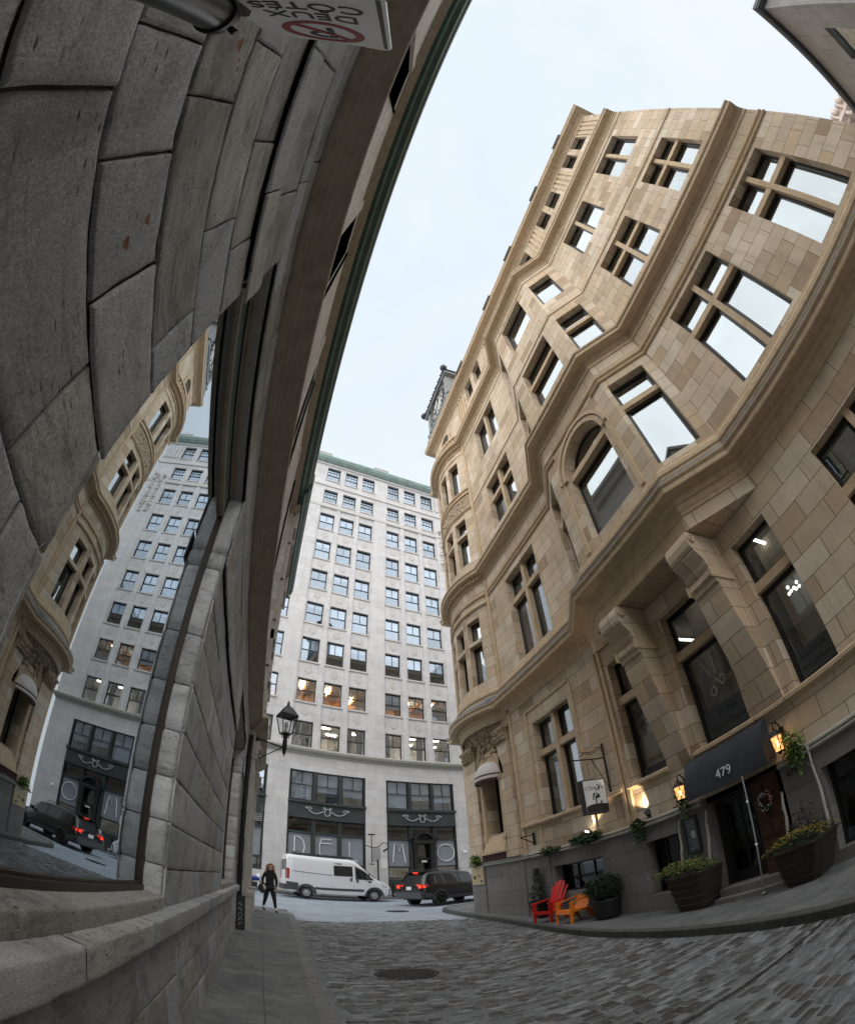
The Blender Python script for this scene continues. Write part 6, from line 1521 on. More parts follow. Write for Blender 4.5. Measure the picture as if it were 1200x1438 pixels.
for k in range(12): flat([(.055, .02 + k * .038), (.00, .02 + k * .038), (.0, .036 + k * .038), (.055, .036 + k * .038)])
flat([(-.18, .35), (-.165, .36), (-.02, -.05), (.0, -.16), (-.05, -.14)])
flat([(-.06, -.02), (.10, -.16), (.07, -.20), (-.09, -.06)])
for cx, cz in ((.17, -.18), (-.10, -.30)):
    for k in range(14):
        a, b = 2 * PI * k / 14, 2 * PI * (k + 1) / 14; flat([(cx + .055 * math.cos(a), cz + .065 * math.sin(a)), (cx + .085 * math.cos(a), cz + .10 * math.sin(a)), (cx + .085 * math.cos(b), cz + .10 * math.sin(b)), (cx + .055 * math.cos(b), cz + .065 * math.sin(b))])
mb.build('scissors_decal', M['pale_decal'], sb)
# chandelier seen through the near salon window
ch = MB()
for k in range(7):
    a = 2 * PI * k / 7; ch.ball((8.3 + .13 * math.cos(a), 3.05 + .13 * math.sin(a), 5.0 + .05 * math.sin(3 * a)), .035, 0, 8, 5); ch.cut()
ch.each('chandelier_bulb', M['lamp_white'], sb)
mb = MB(); mb.tube([(7.3, 1.95, .45), (7.3, 1.95, .75)], .035, 8); mb.build('heater_glow', M['lamp_warm'], sb)
# ------------------------------------------------------------------ far pavement furniture
tp = thing('signal_pole', 'dark ornate pole with side lamp arms and a white plate on the far pavement', 'pole', (6.55, 29.0, G(29)))
zb = G(29) + .02; PX, PY = 6.66, 29.0
mb = MB(); mb.tube([(PX + .02, PY, zb), (PX, PY, 3.2)], .05, 8); mb.build('post', M['wrought_iron'], tp)
mb = MB(); mb.tube([(6.3, PY, 2.9), (6.3, PY, 4.75)], .03, 8); mb.box(6.1, 6.5, PY - .05, PY + .05, 4.72, 4.80); mb.tube([(5.9, PY, 4.05), (6.3, PY, 3.9), (6.7, PY, 3.95), (7.0, PY, 4.25), (7.3, PY, 4.2), (7.35, PY, 3.95)], .03, 6); mb.box(6.15, 6.45, PY - .05, PY + .05, 2.75, 2.82); mb.tube([(6.3, PY, 3.0), (PX, PY, 3.0)], .02, 6); mb.build('arm', M['wrought_iron'], tp)
mb = MB(); mb.box(6.4, 6.8, PY - .12, PY + .12, 3.1, 3.9); mb.build('signal_box', M['zinc'], tp)
mb = MB(); mb.bar((7.0, PY, 3.66), (7.28, PY, 3.86), .10, .10); mb.build('lamp', M['black_plastic'], tp)
mb = MB(); mb.box(6.85, 7.2, PY - .10, PY - .08, 2.55, 3.15); mb.build('sign_plate', M['plate_white'], tp)
bo = thing('bollard', 'thin black bollard at the shopfront corner behind the van', 'bollard', (7.42, 28.6, G(28.6))); mb = MB(); mb.lathe([(0, 0), (.09, 0), (.09, .1), (.06, .14), (.055, .8), (.08, .84), (.06, .95), (.03, 1.0), (0, 1.02)], (7.42, 28.6, G(28.6) + .02), 12); mb.build('post', M['wrought_iron'], bo); mb = MB(); mb.ball((7.42, 28.6, G(28.6) + 1.07), .05); mb.build('cap', M['wrought_iron'], bo)
sbw = thing('sandwich_board', 'small dark folding pavement sign standing open before the shopfront', 'sign', (8.0, 28.6, G(28.6))); z0 = G(28.6) + .02
for s_ in (-1, 1):
    mb = MB(); mb.hexa([(7.72 + s_ * .25 + .25, 28.35, z0), (7.76 + s_ * .25 + .25, 28.35, z0), (7.76 + s_ * .25 + .25, 28.95, z0), (7.72 + s_ * .25 + .25, 28.95, z0), (7.95, 28.4, z0 + .95), (7.99, 28.4, z0 + .95), (7.99, 28.9, z0 + .95), (7.95, 28.9, z0 + .95)]); mb.build('panel', M['dark_frame'], sbw)
    mb = MB(); mb.bar((7.78 + s_ * .25 + .25, 28.33, z0), (7.97, 28.38, z0 + .95), .04, .03); mb.build('edge', M['zinc'], sbw)
rs_ = thing('notice_board', 'small red and white notice beside the folding pavement sign', 'sign', (8.7, 29.3, G(29.3))); mb = MB(); mb.box(8.4, 9.0, 29.28, 29.32, 1.3, 1.78); mb.build('panel', M['plate_white'], rs_); mb = MB(); mb.box(8.62, 8.98, 29.262, 29.278, 1.33, 1.62); mb.build('red_field', M['sign_red'], rs_); mb = MB()
for x in (8.45, 8.95): mb.bar((x, 29.3, G(29.3)), (x, 29.3, 1.3), .03, .03); mb.cut()
mb.each('leg', M['zinc'], rs_)
# ------------------------------------------------------------------ vehicles (local: +x forward, y across, near side = -y)
class Body:
    def __init__(s, L, top, bot, hw, sec, wheels, wr):
        s.L, s.top, s.bot, s.hw, s.sec, s.wheels, s.wr = L, top, bot, hw, sec, wheels, wr
    def side(s, x, z):
        t0, b0 = interp(s.top, x), interp(s.bot, x); f = (z - b0) / max(t0 - b0, .01)
        return interp(s.hw, x) * interp(s.sec, f)
    def build(s, parent, mat, name='body', dx=.05):
        mb = MB(); n = int(s.L / dx); F = [p for p, _ in s.sec]
        ff = []
        for a, b in zip(F, F[1:]):
            k = max(1, int((b - a) / .035)); ff += [a + (b - a) * i / k for i in range(k)]
        ff.append(1.0)
        xs = [s.L * i / n for i in range(n + 1)]
        for sg in (-1, 1):
            P = []
            for x in xs:
                t0, b0 = interp(s.top, x), interp(s.bot, x); w = interp(s.hw, x)
                P.append([(x, sg * w * interp(s.sec, f), b0 + f * (t0 - b0)) for f in ff] + [(x, sg * w * interp(s.sec, 1) * .5, t0 + .012), (x, 0, t0 + .02)])
            for i in range(n):
                for j in range(len(P[0]) - 1):
                    c = [P[i][j], P[i + 1][j], P[i + 1][j + 1], P[i][j + 1]]
                    mx, mz = sum(q[0] for q in c) / 4, sum(q[2] for q in c) / 4
                    if any(math.hypot(mx - wx, mz - wz) < s.wr * 1.14 for wx, wz in s.wheels): continue
                    mb.face(c if sg > 0 else c[::-1], 0, None, True)
            for i in (0, n):
                q = P[i]; mb.face(q + [(q[-1][0], 0, q[0][2])], 0)
        mb.box(.25, s.L - .3, -interp(s.hw, s.L / 2) * .72, interp(s.hw, s.L / 2) * .72, interp(s.bot, s.L / 2) - .03, interp(s.bot, s.L / 2) + .5, 0)
        return mb.build(name, mat, parent, weld=True)
    def patch(s, mb, quad, off=.008, sides=(-1,), nx=6, nz=5, mat=0):
        (x0, z0), (x1, z1), (x2, z2), (x3, z3) = quad      # bl br tr tl
        for sg in sides:
            P = []
            for j in range(nz + 1):
                row = []
                for i in range(nx + 1):
                    u, v = i / nx, j / nz
                    x = (x0 * (1 - u) + x1 * u) * (1 - v) + (x3 * (1 - u) + x2 * u) * v; z = (z0 * (1 - u) + z1 * u) * (1 - v) + (z3 * (1 - u) + z2 * u) * v
                    row.append((x, sg * (s.side(x, z) + off), z))
                P.append(row)
            mb.grid(P, mat, True)
            # rim so the patch has an edge
            ring = P[0] + [r_[-1] for r_ in P[1:]] + P[-1][-2::-1] + [r_[0] for r_ in P[-2:0:-1]]
            for a, b in zip(ring, ring[1:] + ring[:1]): mb.face([a, b, (b[0], b[1] - sg * off, b[2]), (a[0], a[1] - sg * off, a[2])], mat)
            mb.cut()
def wheel(t, x, y, r, wd, rim, sg, spokes=5, cover=False):
    mb = MB(); prof = [(r * .60, -wd / 2), (r * .88, -wd / 2), (r * .97, -wd * .42), (r, -wd * .25), (r, wd * .25), (r * .97, wd * .42), (r * .88, wd / 2), (r * .60, wd / 2)]
    mb.lathe(prof, (x, y, r), 32, 0, True, 'y'); w_ = mb.build('wheel', M['rubber'], t)
    mb = MB(); o = sg * wd * .40
    mb.lathe([(r * .62, o - sg * .0), (r * .60, o + sg * .02), (r * .54, o + sg * .01), (r * .50, o - sg * .05)], (x, y, r), 28, 0, True, 'y')
    mb.lathe([(0, o - sg * .05), (r * .56, o - sg * .06)], (x, y, r), 24, 0, True, 'y')
    if cover:
        mb.lathe([(0, o + sg * .02), (r * .2, o + sg * .02), (r * .42, o + sg * .0), (r * .5, o - sg * .03)], (x, y, r), 24, 0, True, 'y')
    for k in range(spokes):
        a = 2 * PI * k / spokes; c, s_ = math.cos(a), math.sin(a); yy = y + o - sg * .0
        mb.bar((x + c * r * .08, yy, r + s_ * r * .08), (x + c * r * .56, yy, r + s_ * r * .56), r * .16, .05, up=(0, 1, 0))
    mb.lathe([(0, o + sg * .03), (r * .12, o + sg * .03), (r * .14, o - sg * .02)], (x, y, r), 14, 0, True, 'y')
    mb.build('rim', rim, w_)
# --- white panel van
vz = .45
vp = Vector((3, 25.4, 0)) + EX * (-1.86) + EN * 1.02
van = thing('parked_van', 'white high roof panel van with dark side windows and grey lower trim', 'van', (vp.x, vp.y, vz - .02), None, EA, True)
V = Body(5.56, [(0, 2.30), (.05, 2.42), (.15, 2.47), (3.3, 2.44), (3.55, 2.38), (3.75, 2.25), (4.60, 1.42), (4.85, 1.26), (5.25, 1.08), (5.46, .92), (5.56, .70)], [(0, .42), (.3, .36), (5.1, .33), (5.56, .36)],
         [(0, .93), (.08, .99), (.3, 1.02), (4.3, 1.02), (4.9, 1.0), (5.35, .92), (5.56, .78)], [(0, .96), (.06, .99), (.2, 1.0), (.50, 1.0), (.75, .965), (.90, .925), (.95, .88), (.985, .78), (1, .62)], [(1.02, .345), (4.56, .345)], .345)
V.build(van, M['van_white'])
mb = MB(); V.patch(mb, [(2.42, 1.42), (3.42, 1.42), (3.40, 2.02), (2.42, 2.02)], .008, (-1, 1)); mb.each('window', M['tinted_window'], van)
mb = MB(); V.patch(mb, [(3.62, 1.33), (4.42, 1.30), (4.05, 1.72), (3.60, 1.98)], .010, (-1, 1)); mb.each('window', M['tinted_window'], van)
mb = MB(); V.patch(mb, [(3.56, 1.27), (4.58, 1.24), (4.12, 1.76), (3.53, 2.05)], .004, (-1, 1)); mb.each('window_seal', M['van_trim'], van)
mb = MB()       # windscreen
mb.grid([[(interp([(0, 4.66), (1, 3.74)], v) + .012, u * (.88 - .12 * v), 1.36 + .90 * v + .012) for u in (-1, -.5, 0, .5, 1)] for v in (0, .33, .66, 1)], 0, True); mb.build('windscreen', M['tinted_window'], van)
mb = MB(); V.patch(mb, [(.0, .44), (.58, .44), (.62, .86), (.0, .90)], .012, (-1, 1)); V.patch(mb, [(1.45, .56), (4.0, .56), (4.0, .70), (1.45, .70)], .014, (-1, 1), 12, 2); mb.cut(); mb.box(-.10, .05, -.93, .93, .42, .72); mb.cut(); mb.box(5.3, 5.62, -.76, .76, .34, .80); mb.box(5.1, 5.45, -.90, .90, .36, .74); mb.each('bumper', M['van_trim'], van, bevel=.03)
def flare(t, B, wx, wz, r, mat, wdt=.09, sides=(-1, 1)):
    mb = MB()
    for sg in sides:
        rows = []
        for k in range(21):
            a = -.12 + (PI + .24) * k / 20; c, s_ = math.cos(a), math.sin(a); y = interp(B.hw, wx)
            rows.append([(wx + r * c, sg * (y - .10), wz + r * s_), (wx + r * c, sg * (y + .022), wz + r * s_), (wx + (r + wdt) * c, sg * (y + .018), wz + (r + wdt) * s_), (wx + (r + wdt + .03) * c, sg * (y - .03), wz + (r + wdt + .03) * s_)])
        mb.grid(rows, 0, True); mb.cut()
    return mb.each('wheel_arch', mat, t)
for wx in (1.02, 4.56): flare(van, V, wx, .345, .385, M['van_trim'], .11)
mb = MB(); mb.box(.45, 3.55, -.62, -.56, 2.50, 2.56); mb.box(.45, 3.55, .56, .62, 2.50, 2.56)
for x in (.5, 1.5, 2.5, 3.5): mb.box(x - .03, x + .03, -.75, .75, 2.47, 2.53)
mb.box(.3, 3.4, -.70, -.30, 2.53, 2.60); mb.tube([(.3, -.5, 2.58), (.7, -.4, 2.72), (.9, -.45, 2.62)], .02, 6); mb.build('roof_rack', M['van_trim'], van)
mb = MB(); V.patch(mb, [(.02, 1.05), (.14, 1.05), (.16, 1.62), (.02, 1.66)], .02, (-1, 1), 2, 4)
for sg in (-1, 1): mb.box(-.02, .05, sg * .93, sg * .80, 1.05, 1.62); mb.cut()
mb.each('tail_light', M['tail_lens'], van)
mb = MB(); mb.box(-.02, .0, -.78, -.08, 1.55, 2.15); mb.cut(); mb.box(-.02, .0, .08, .78, 1.55, 2.15); mb.each('rear_window', M['tinted_window'], van)
mb = MB(); mb.box(-.03, .0, -.5, .0, .95, 1.08); mb.build('number_plate', M['plate_white'], van)
mb = MB()
for q in ([(.25, 1.50), (2.35, 1.42), (2.35, 1.46), (.25, 1.54)], [(3.46, .8), (3.48, .8), (3.48, 2.1), (3.46, 2.1)], [(2.38, .75), (2.395, .75), (2.395, 2.2), (2.38, 2.2)], [(4.35, .75), (4.365, .75), (4.365, 1.2), (4.35, 1.2)]): V.patch(mb, q, .004, (-1, 1), 8, 1)
V.patch(mb, [(3.27, 1.14), (3.38, 1.14), (3.38, 1.36), (3.27, 1.36)], .02, (-1, 1), 2, 2); V.patch(mb, [(3.60, 1.08), (3.71, 1.08), (3.71, 1.30), (3.60, 1.30)], .02, (-1, 1), 2, 2); V.patch(mb, [(4.25, 1.10), (4.42, 1.10), (4.42, 1.20), (4.25, 1.20)], .006, (-1, 1), 2, 2); V.patch(mb, [(2.5, 2.10), (2.85, 2.10), (2.85, 2.16), (2.5, 2.16)], .005, (-1, 1), 2, 1); mb.each('trim', M['van_trim'], van)
for sg in (-1, 1):
    mb = MB(); mb.box(4.12, 4.26, sg * 1.0, sg * 1.22, 1.30, 1.62); mb.build('mirror', M['van_trim'], van, bevel=.03)
    wheel(van, 1.02, sg * .90, .345, .22, M['rim_grey'], sg, 6, True); wheel(van, 4.56, sg * .90, .345, .22, M['rim_grey'], sg, 6, True)
    mb = MB(); V.patch(mb, [(5.05, .84), (5.38, .78), (5.28, 1.02), (4.90, 1.16)], .012, (sg,), 4, 3); mb.build('headlight', M['lens_clear'], van)
# --- black estate / SUV pulling out to the right
ha = EA + R(17)
sc_, ss_ = math.cos(ha), math.sin(ha)
sp_ = Vector((6.95, 21.45, 0)) + Vector((-ss_, sc_, 0)) * 1.0
suv = thing('black_suv', 'black sport utility car with lit red brake lights turning in front of the shopfront', 'car', (sp_.x, sp_.y, .262), None, ha, True); suv.scale = (1.04, 1.02, 1.07)
S = Body(5.0, [(0, .98), (.06, 1.06), (.30, 1.50), (.48, 1.70), (.8, 1.76), (2.4, 1.77), (3.0, 1.70), (3.75, 1.16), (4.4, 1.06), (4.85, .92), (5.0, .72)], [(0, .48), (.4, .40), (4.6, .34), (5.0, .42)],
         [(0, .86), (.1, .95), (.4, 1.0), (4.2, 1.0), (4.7, .92), (5.0, .70)], [(0, .93), (.08, .98), (.22, 1.0), (.48, .99), (.56, .955), (.80, .83), (.93, .76), (.985, .66), (1, .5)], [(.98, .37), (3.85, .37)], .37)
S.build(suv, M['car_black'])
mb = MB()
for q in ([(.55, 1.16), (1.20, 1.16), (1.08, 1.56), (.78, 1.56)], [(1.32, 1.16), (2.20, 1.15), (2.16, 1.60), (1.22, 1.60)], [(2.28, 1.15), (3.42, 1.13), (2.90, 1.56), (2.25, 1.60)]): S.patch(mb, q, .008, (-1, 1))
mb.each('window', M['tinted_window'], suv)
mb = MB(); S.patch(mb, [(.48, 1.125), (3.55, 1.10), (3.55, 1.135), (.48, 1.15)], .010, (-1, 1), 12, 1); S.patch(mb, [(1.12, 1.6), (1.24, 1.6), (1.34, 1.16), (1.22, 1.16)][::-1], .010, (-1, 1), 2, 5)
for sg in (-1, 1): mb.tube([(.6, sg * .62, 1.80), (1.0, sg * .66, 1.84), (2.3, sg * .66, 1.84), (2.7, sg * .62, 1.80)], .02, 6); mb.cut()
mb.each('trim', M['steel_dark'], suv)
mb = MB(); mb.grid([[(interp([(0, .095), (1, .37)], v) - .012, u * (.74 - .10 * v), 1.10 + .47 * v + .004) for u in (-1, -.5, 0, .5, 1)] for v in (0, .5, 1)], 0, True); mb.each('rear_window', M['tinted_window'], suv)
mb = MB()
for sg in (-1, 1): mb.hexa([(.30, sg * .64, 1.55), (.44, sg * .62, 1.70), (.50, sg * .70, 1.66), (.36, sg * .74, 1.50), (.08, sg * .76, 1.12), (.14, sg * .76, 1.18), (.20, sg * .88, 1.16), (.12, sg * .88, 1.10)]); mb.cut()
mb.each('pillar_trim', M['steel_dark'], suv)
for sg in (-1, 1):
    mb = MB(); S.patch(mb, [(.0, .90), (.34, .98), (.30, 1.12), (.04, 1.12)], .018, (sg,), 4, 3); mb.box(-.015, .06, sg * .88, sg * .60, .90, 1.10); tl = mb.build('tail_light', M['tail_lens'], suv)
    mb = MB(); S.patch(mb, [(.02, .93), (.16, .95), (.16, 1.09), (.04, 1.09)], .024, (sg,), 2, 2); mb.box(-.022, .0, sg * .86, sg * .66, .93, 1.08); mb.build('lit_lens', M['tail_red'], tl)
mb = MB(); mb.box(.36, .42, -.14, .14, 1.665, 1.70); mb.build('brake_light', M['tail_red'], suv)
mb = MB(); mb.box(.30, .62, -.68, .68, 1.70, 1.735); mb.build('spoiler', M['car_black'], suv, bevel=.012)
mb = MB(); mb.box(-.10, .16, -.90, .90, .42, .74); mb.cut(); S.patch(mb, [(.0, .46), (.56, .44), (.52, .66), (.0, .72)], .018, (-1, 1), 4, 2); S.patch(mb, [(1.42, .42), (3.4, .40), (3.4, .50), (1.42, .52)], .018, (-1, 1), 10, 2); mb.cut(); mb.box(4.85, 5.06, -.72, .72, .40, .70); mb.each('bumper', M['van_trim'], suv, bevel=.02)
mb = MB(); mb.box(-.03, .02, -.17, .17, .84, 1.0); mb.build('number_plate', M['plate_white'], suv)
mb = MB(); mb.box(-.025, .0, -.6, .6, .78, .82); mb.build('tailgate_strip', M['steel_dark'], suv)
for sg in (-1, 1):
    wheel(suv, .98, sg * .86, .37, .25, M['rim_black'], sg, 5); wheel(suv, 3.85, sg * .86, .37, .25, M['rim_black'], sg, 5)
    mb = MB(); mb.box(3.18, 3.34, sg * .95, sg * 1.14, 1.10, 1.26); mb.build('mirror', M['car_black'], suv, bevel=.03)
    mb = MB(); S.patch(mb, [(4.5, .78), (4.85, .74), (4.8, .88), (4.45, .96)], .012, (sg,), 4, 2); mb.build('headlight', M['lens_clear'], suv)
for wx in (.98, 3.85): flare(suv, S, wx, .37, .40, M['van_trim'], .05)
mb = MB(); 
for x in (1.45, 2.55): S.patch(mb, [(x, .98), (x + .20, .98), (x + .20, 1.02), (x, 1.02)], .025, (-1, 1), 2, 1)
mb.each('handle', M['car_black'], suv)
# --- motor scooter half hidden behind the walker
mp = Vector((-.55, 26.1, 0)); mz = G(26) - .12
ms = thing('parked_motorbike', 'dark motorcycle with a blue and white tank behind the woman in black', 'motorcycle', (mp.x, mp.y, mz), None, EA, True)
for x in (-.62, .62): wheel(ms, x, 0, .31, .14, M['rim_black'], -1, 6)
mb = MB(); mb.tube([(-.62, 0, .31), (-.2, 0, .55), (.3, 0, .85), (.62, 0, .31)], .04, 8); mb.box(-.25, .25, -.16, .16, .28, .62); mb.build('frame', M['black_plastic'], ms)
mb = MB(); mb.ball((.12, 0, .82), .2, 0, 12, 8, (1.4, .8, .75)); mb.build('tank', M['blue_paint'], ms)
mb = MB(); mb.ball((.36, 0, .98), .16, 0, 12, 8, (1, 1, 1)); mb.build('fairing', M['van_white'], ms)
mb = MB(); mb.ball((-.38, 0, .78), .2, 0, 12, 8, (1.8, .8, .5)); mb.box(-.85, -.5, -.14, .14, .75, 1.0); mb.build('saddle', M['rubber'], ms)
mb = MB(); mb.tube([(.4, -.36, 1.12), (.42, 0, 1.05), (.4, .36, 1.12)], .02, 6); mb.build('handlebar', M['wrought_iron'], ms)
# orange traffic cone further along the cross street (seen mirrored in the plate glass)
cn = thing('traffic_cone', 'orange traffic cone standing on the far kerb of the cross street', 'traffic cone', (12.2, 27.4, G(27.4) - .12)); z = G(27.4) - .12
mb = MB(); mb.lathe([(.16, z + .03), (.03, z + .72), (0, z + .72)], (12.2, 27.4, 0), 16); mb.build('cone', M['orange_cone'], cn); mb = MB(); mb.box(12.0, 12.4, 27.2, 27.6, z, z + .03); mb.build('base', M['rubber'], cn); mb = MB(); mb.lathe([(.115, z + .30), (.09, z + .44)], (12.2, 27.4, 0), 16); mb.build('band', M['plate_white'], cn)
# ------------------------------------------------------------------ woman walking towards us on the left pavement
PZ = G(16.1)
pw = thing('person', 'woman in black hoodie and leggings walking on the pavement, long wavy hair', 'person', (.22, 16.1, PZ), None, R(8), True)
# local: faces -y, x to image right. joints (x,y,z,r)
J = {'pel': (0, 0, .93, .155), 'sp1': (0, .01, 1.05, .14), 'sp2': (0, .01, 1.20, .145), 'ch': (0, .0, 1.34, .135), 'nk0': (0, .0, 1.46, .07), 'nk': (0, -.015, 1.52, .052),
     'shL': (.155, .01, 1.40, .068), 'elL': (.215, .03, 1.14, .052), 'wrL': (.205, -.04, .90, .036), 'haL': (.205, -.055, .84, .030),
     'shR': (-.155, .01, 1.40, .068), 'elR': (-.235, .05, 1.15, .054), 'wrR': (-.225, -.10, .95, .037), 'haR': (-.205, -.155, .90, .030),
     'hpL': (.085, .0, .86, .115), 'knL': (.135, -.10, .50, .072), 'anL': (.175, -.14, .115, .042), 'htL': (.185, -.20, .045, .038), 'toL': (.20, -.32, .035, .030),
     'hpR': (-.085, .0, .86, .115), 'knR': (-.125, .0, .50, .072), 'anR': (-.165, .22, .17, .042), 'htR': (-.16, .16, .075, .038), 'toR': (-.13, .06, .04, .030)}
E_ = [('pel', 'sp1'), ('sp1', 'sp2'), ('sp2', 'ch'), ('ch', 'nk0'), ('nk0', 'nk'), ('ch', 'shL'), ('shL', 'elL'), ('elL', 'wrL'), ('wrL', 'haL'), ('ch', 'shR'), ('shR', 'elR'), ('elR', 'wrR'), ('wrR', 'haR'),
      ('pel', 'hpL'), ('hpL', 'knL'), ('knL', 'anL'), ('anL', 'htL'), ('htL', 'toL'), ('pel', 'hpR'), ('hpR', 'knR'), ('knR', 'anR'), ('anR', 'htR'), ('htR', 'toR')]
for sd, base, dirn in (('L', 'haL', Vector((-.02, -.15, -1))), ('R', 'haR', Vector((.35, -.5, -.8)))):
    b = Vector(J[base][:3]); dirn.normalize(); side = Vector((1, 0, 0)) if sd == 'L' else Vector((.6, .6, .3)); side = (side - dirn * side.dot(dirn)).normalized(); fw_ = dirn.cross(side)
    side, fw_ = fw_, side
    for k in range(4):
        p0 = b + dirn * .035 + side * (-.024 + .016 * k); p1 = p0 + dirn * (.030 + .006 * (k in (1, 2))) + fw_ * .006; p2 = p1 + dirn * .024 - fw_ * (-.016 if sd == 'L' else .020)
        for nm, p, r_ in (('a', p0, .010), ('b', p1, .0085), ('c', p2, .007)): J[f'f{sd}{k}{nm}'] = (*p, r_)
        E_ += [(base, f'f{sd}{k}a'), (f'f{sd}{k}a', f'f{sd}{k}b'), (f'f{sd}{k}b', f'f{sd}{k}c')]
    p0 = b - dirn * .0 - side * .034; p1 = p0 + dirn * .03 - side * .012
    J[f't{sd}a'] = (*p0, .011); J[f't{sd}b'] = (*p1, .009); E_ += [(base, f't{sd}a'), (f't{sd}a', f't{sd}b')]
# head chain: skull, face front, chin
J['hd0'] = (0, -.03, 1.57, .062); J['hd1'] = (0, -.03, 1.645, .083); J['hd2'] = (0, -.02, 1.70, .060); E_ += [('nk', 'hd0'), ('hd0', 'hd1'), ('hd1', 'hd2')]
names = list(J); idx = {n: i for i, n in enumerate(names)}
me = bpy.data.meshes.new('body'); me.from_pydata([J[n][:3] for n in names], [(idx[a], idx[b]) for a, b in E_], [])
bo_ = bpy.data.objects.new('body', me); COL.objects.link(bo_)
bpy.context.view_layer.objects.active = bo_; bo_.modifiers.new('skin', 'SKIN'); sm_ = bo_.modifiers.new('sub', 'SUBSURF'); sm_.levels = 2; sm_.render_levels = 2
for n, v in zip(names, me.skin_vertices[0].data): v.radius = (J[n][3], J[n][3] * (1.0 if n[0] != 's' and n not in ('ch', 'pel') else .80)); v.use_root = n == 'pel'
bpy.context.view_layer.update()
dg = bpy.context.evaluated_depsgraph_get(); m2 = bpy.data.meshes.new_from_object(bo_.evaluated_get(dg))
bpy.data.objects.remove(bo_); bpy.data.meshes.remove(me)
for m_ in ('cloth_black', 'skin', 'sock_white', 'rubber'): m2.materials.append(M[m_])
for p in m2.polygons:
    c = p.center; p.use_smooth = True; k = 0
    if c.z > 1.515: k = 1
    elif c.z < .93 and (Vector(c) - Vector(J['haL'][:3])).length < .105: k = 1
    elif (Vector(c) - Vector(J['haR'][:3])).length < .085: k = 1
    elif c.x > 0 and c.z < .085 or c.x < 0 and c.z < .115 and c.y < .27: k = 3
    elif c.x > 0 and c.z < .17 or c.x < 0 and c.z < .215 and c.y > .12: k = 2
    p.material_index = k
m2.name = 'body'; b_ = bpy.data.objects.new('body', m2); COL.objects.link(b_); b_.parent = pw
# hem of the hoodie
mb = MB(); mb.lathe([(.150, .93), (.178, .90), (.182, .84), (.172, .83)], (0, 0, 0), 20); o = mb.build('hoodie_hem', M['cloth_black'], pw)
mb = MB(); mb.tube([(-.10, .05, 1.47), (-.08, .10, 1.44), (0, .12, 1.43), (.08, .10, 1.44), (.10, .05, 1.47), (.05, -.05, 1.455), (0, -.07, 1.44), (-.05, -.05, 1.455), (-.10, .05, 1.47)], .035, 8); mb.build('hood', M['cloth_black'], pw)
# face
mb2 = MB(); mb = MB(); mb.ball((0, -.113, 1.628), .013, 0, 8, 6, (.8, 1, 1.5)); mb.build('nose', M['skin'], pw); mb = MB(); mb.ball((-.085, -.02, 1.63), .018, 0, 8, 6, (.5, 1, 1.6)); mb.cut(); mb.ball((.085, -.02, 1.63), .018, 0, 8, 6, (.5, 1, 1.6)); mb.each('ear', M['skin'], pw)
mb = MB()
for s_ in (-1, 1): mb.ball((s_ * .032, -.098, 1.652), .011, 0, 8, 6, (1.3, .6, .7)); mb.cut(); mb2.tube([(s_ * .014, -.108, 1.672), (s_ * .034, -.106, 1.678), (s_ * .052, -.092, 1.672)], .004, 5); mb2.cut()
mb.each('eye', M['black_letter'], pw); mb2.each('eyebrow', M['hair_blond'], pw)
mb = MB(); mb.tube([(-.024, -.098, 1.592), (0, -.107, 1.594), (.024, -.098, 1.592)], .0055, 6); mb.build('mouth', M['lip'], pw)
# long wavy hair: cap plus locks
mb = MB(); rows = []
for i in range(9):
    th = PI * .60 * i / 8; row = []
    for j in range(20):
        a = 2 * PI * j / 20; fr_ = -math.sin(a); lim = 1 if fr_ < .1 else max(.0, 1 - (fr_ - .1) * 1.3)
        t_ = th * (.42 + .58 * lim); row.append((.102 * math.sin(t_) * math.cos(a), -.008 + .106 * math.sin(t_) * math.sin(a), 1.655 + .112 * math.cos(t_)))
    rows.append(row)
mb.grid(rows, 0, True, closed_u=True)
rh = random.Random(4)
for k in range(46):
    a = rh.uniform(-.06 * PI, 1.06 * PI); x, y = .095 * math.cos(a), -.005 + .095 * math.sin(a)
    L = rh.uniform(.24, .38); ph = rh.uniform(0, 6); pts = []
    for q in range(9):
        f = q / 8; pts.append((x * (1 + .65 * f) + .014 * math.sin(ph + 7 * f), y * (1 + .25 * f) + .012 * math.cos(ph + 6 * f) - .012 * f * (abs(x) > .06), 1.70 - L * f - .02 * f * f))
    mb.tube(pts, [.012 + .010 * math.sin(PI * min(1, .2 + q / 9)) for q in range(9)], 6)
mb.build('hair', M['hair_blond'], pw)
mb = MB(); mb.tube([(-.185, -.185, .80), (-.178, -.20, .92)], [.028, .030], 12); tag(mb.build('drink_cup', M['plate_white']), 'small pale cup held in the walking woman\'s lowered hand', 'cup')
o = bpy.data.objects['drink_cup']; o.location = pw.location; o.rotation_euler = pw.rotation_euler
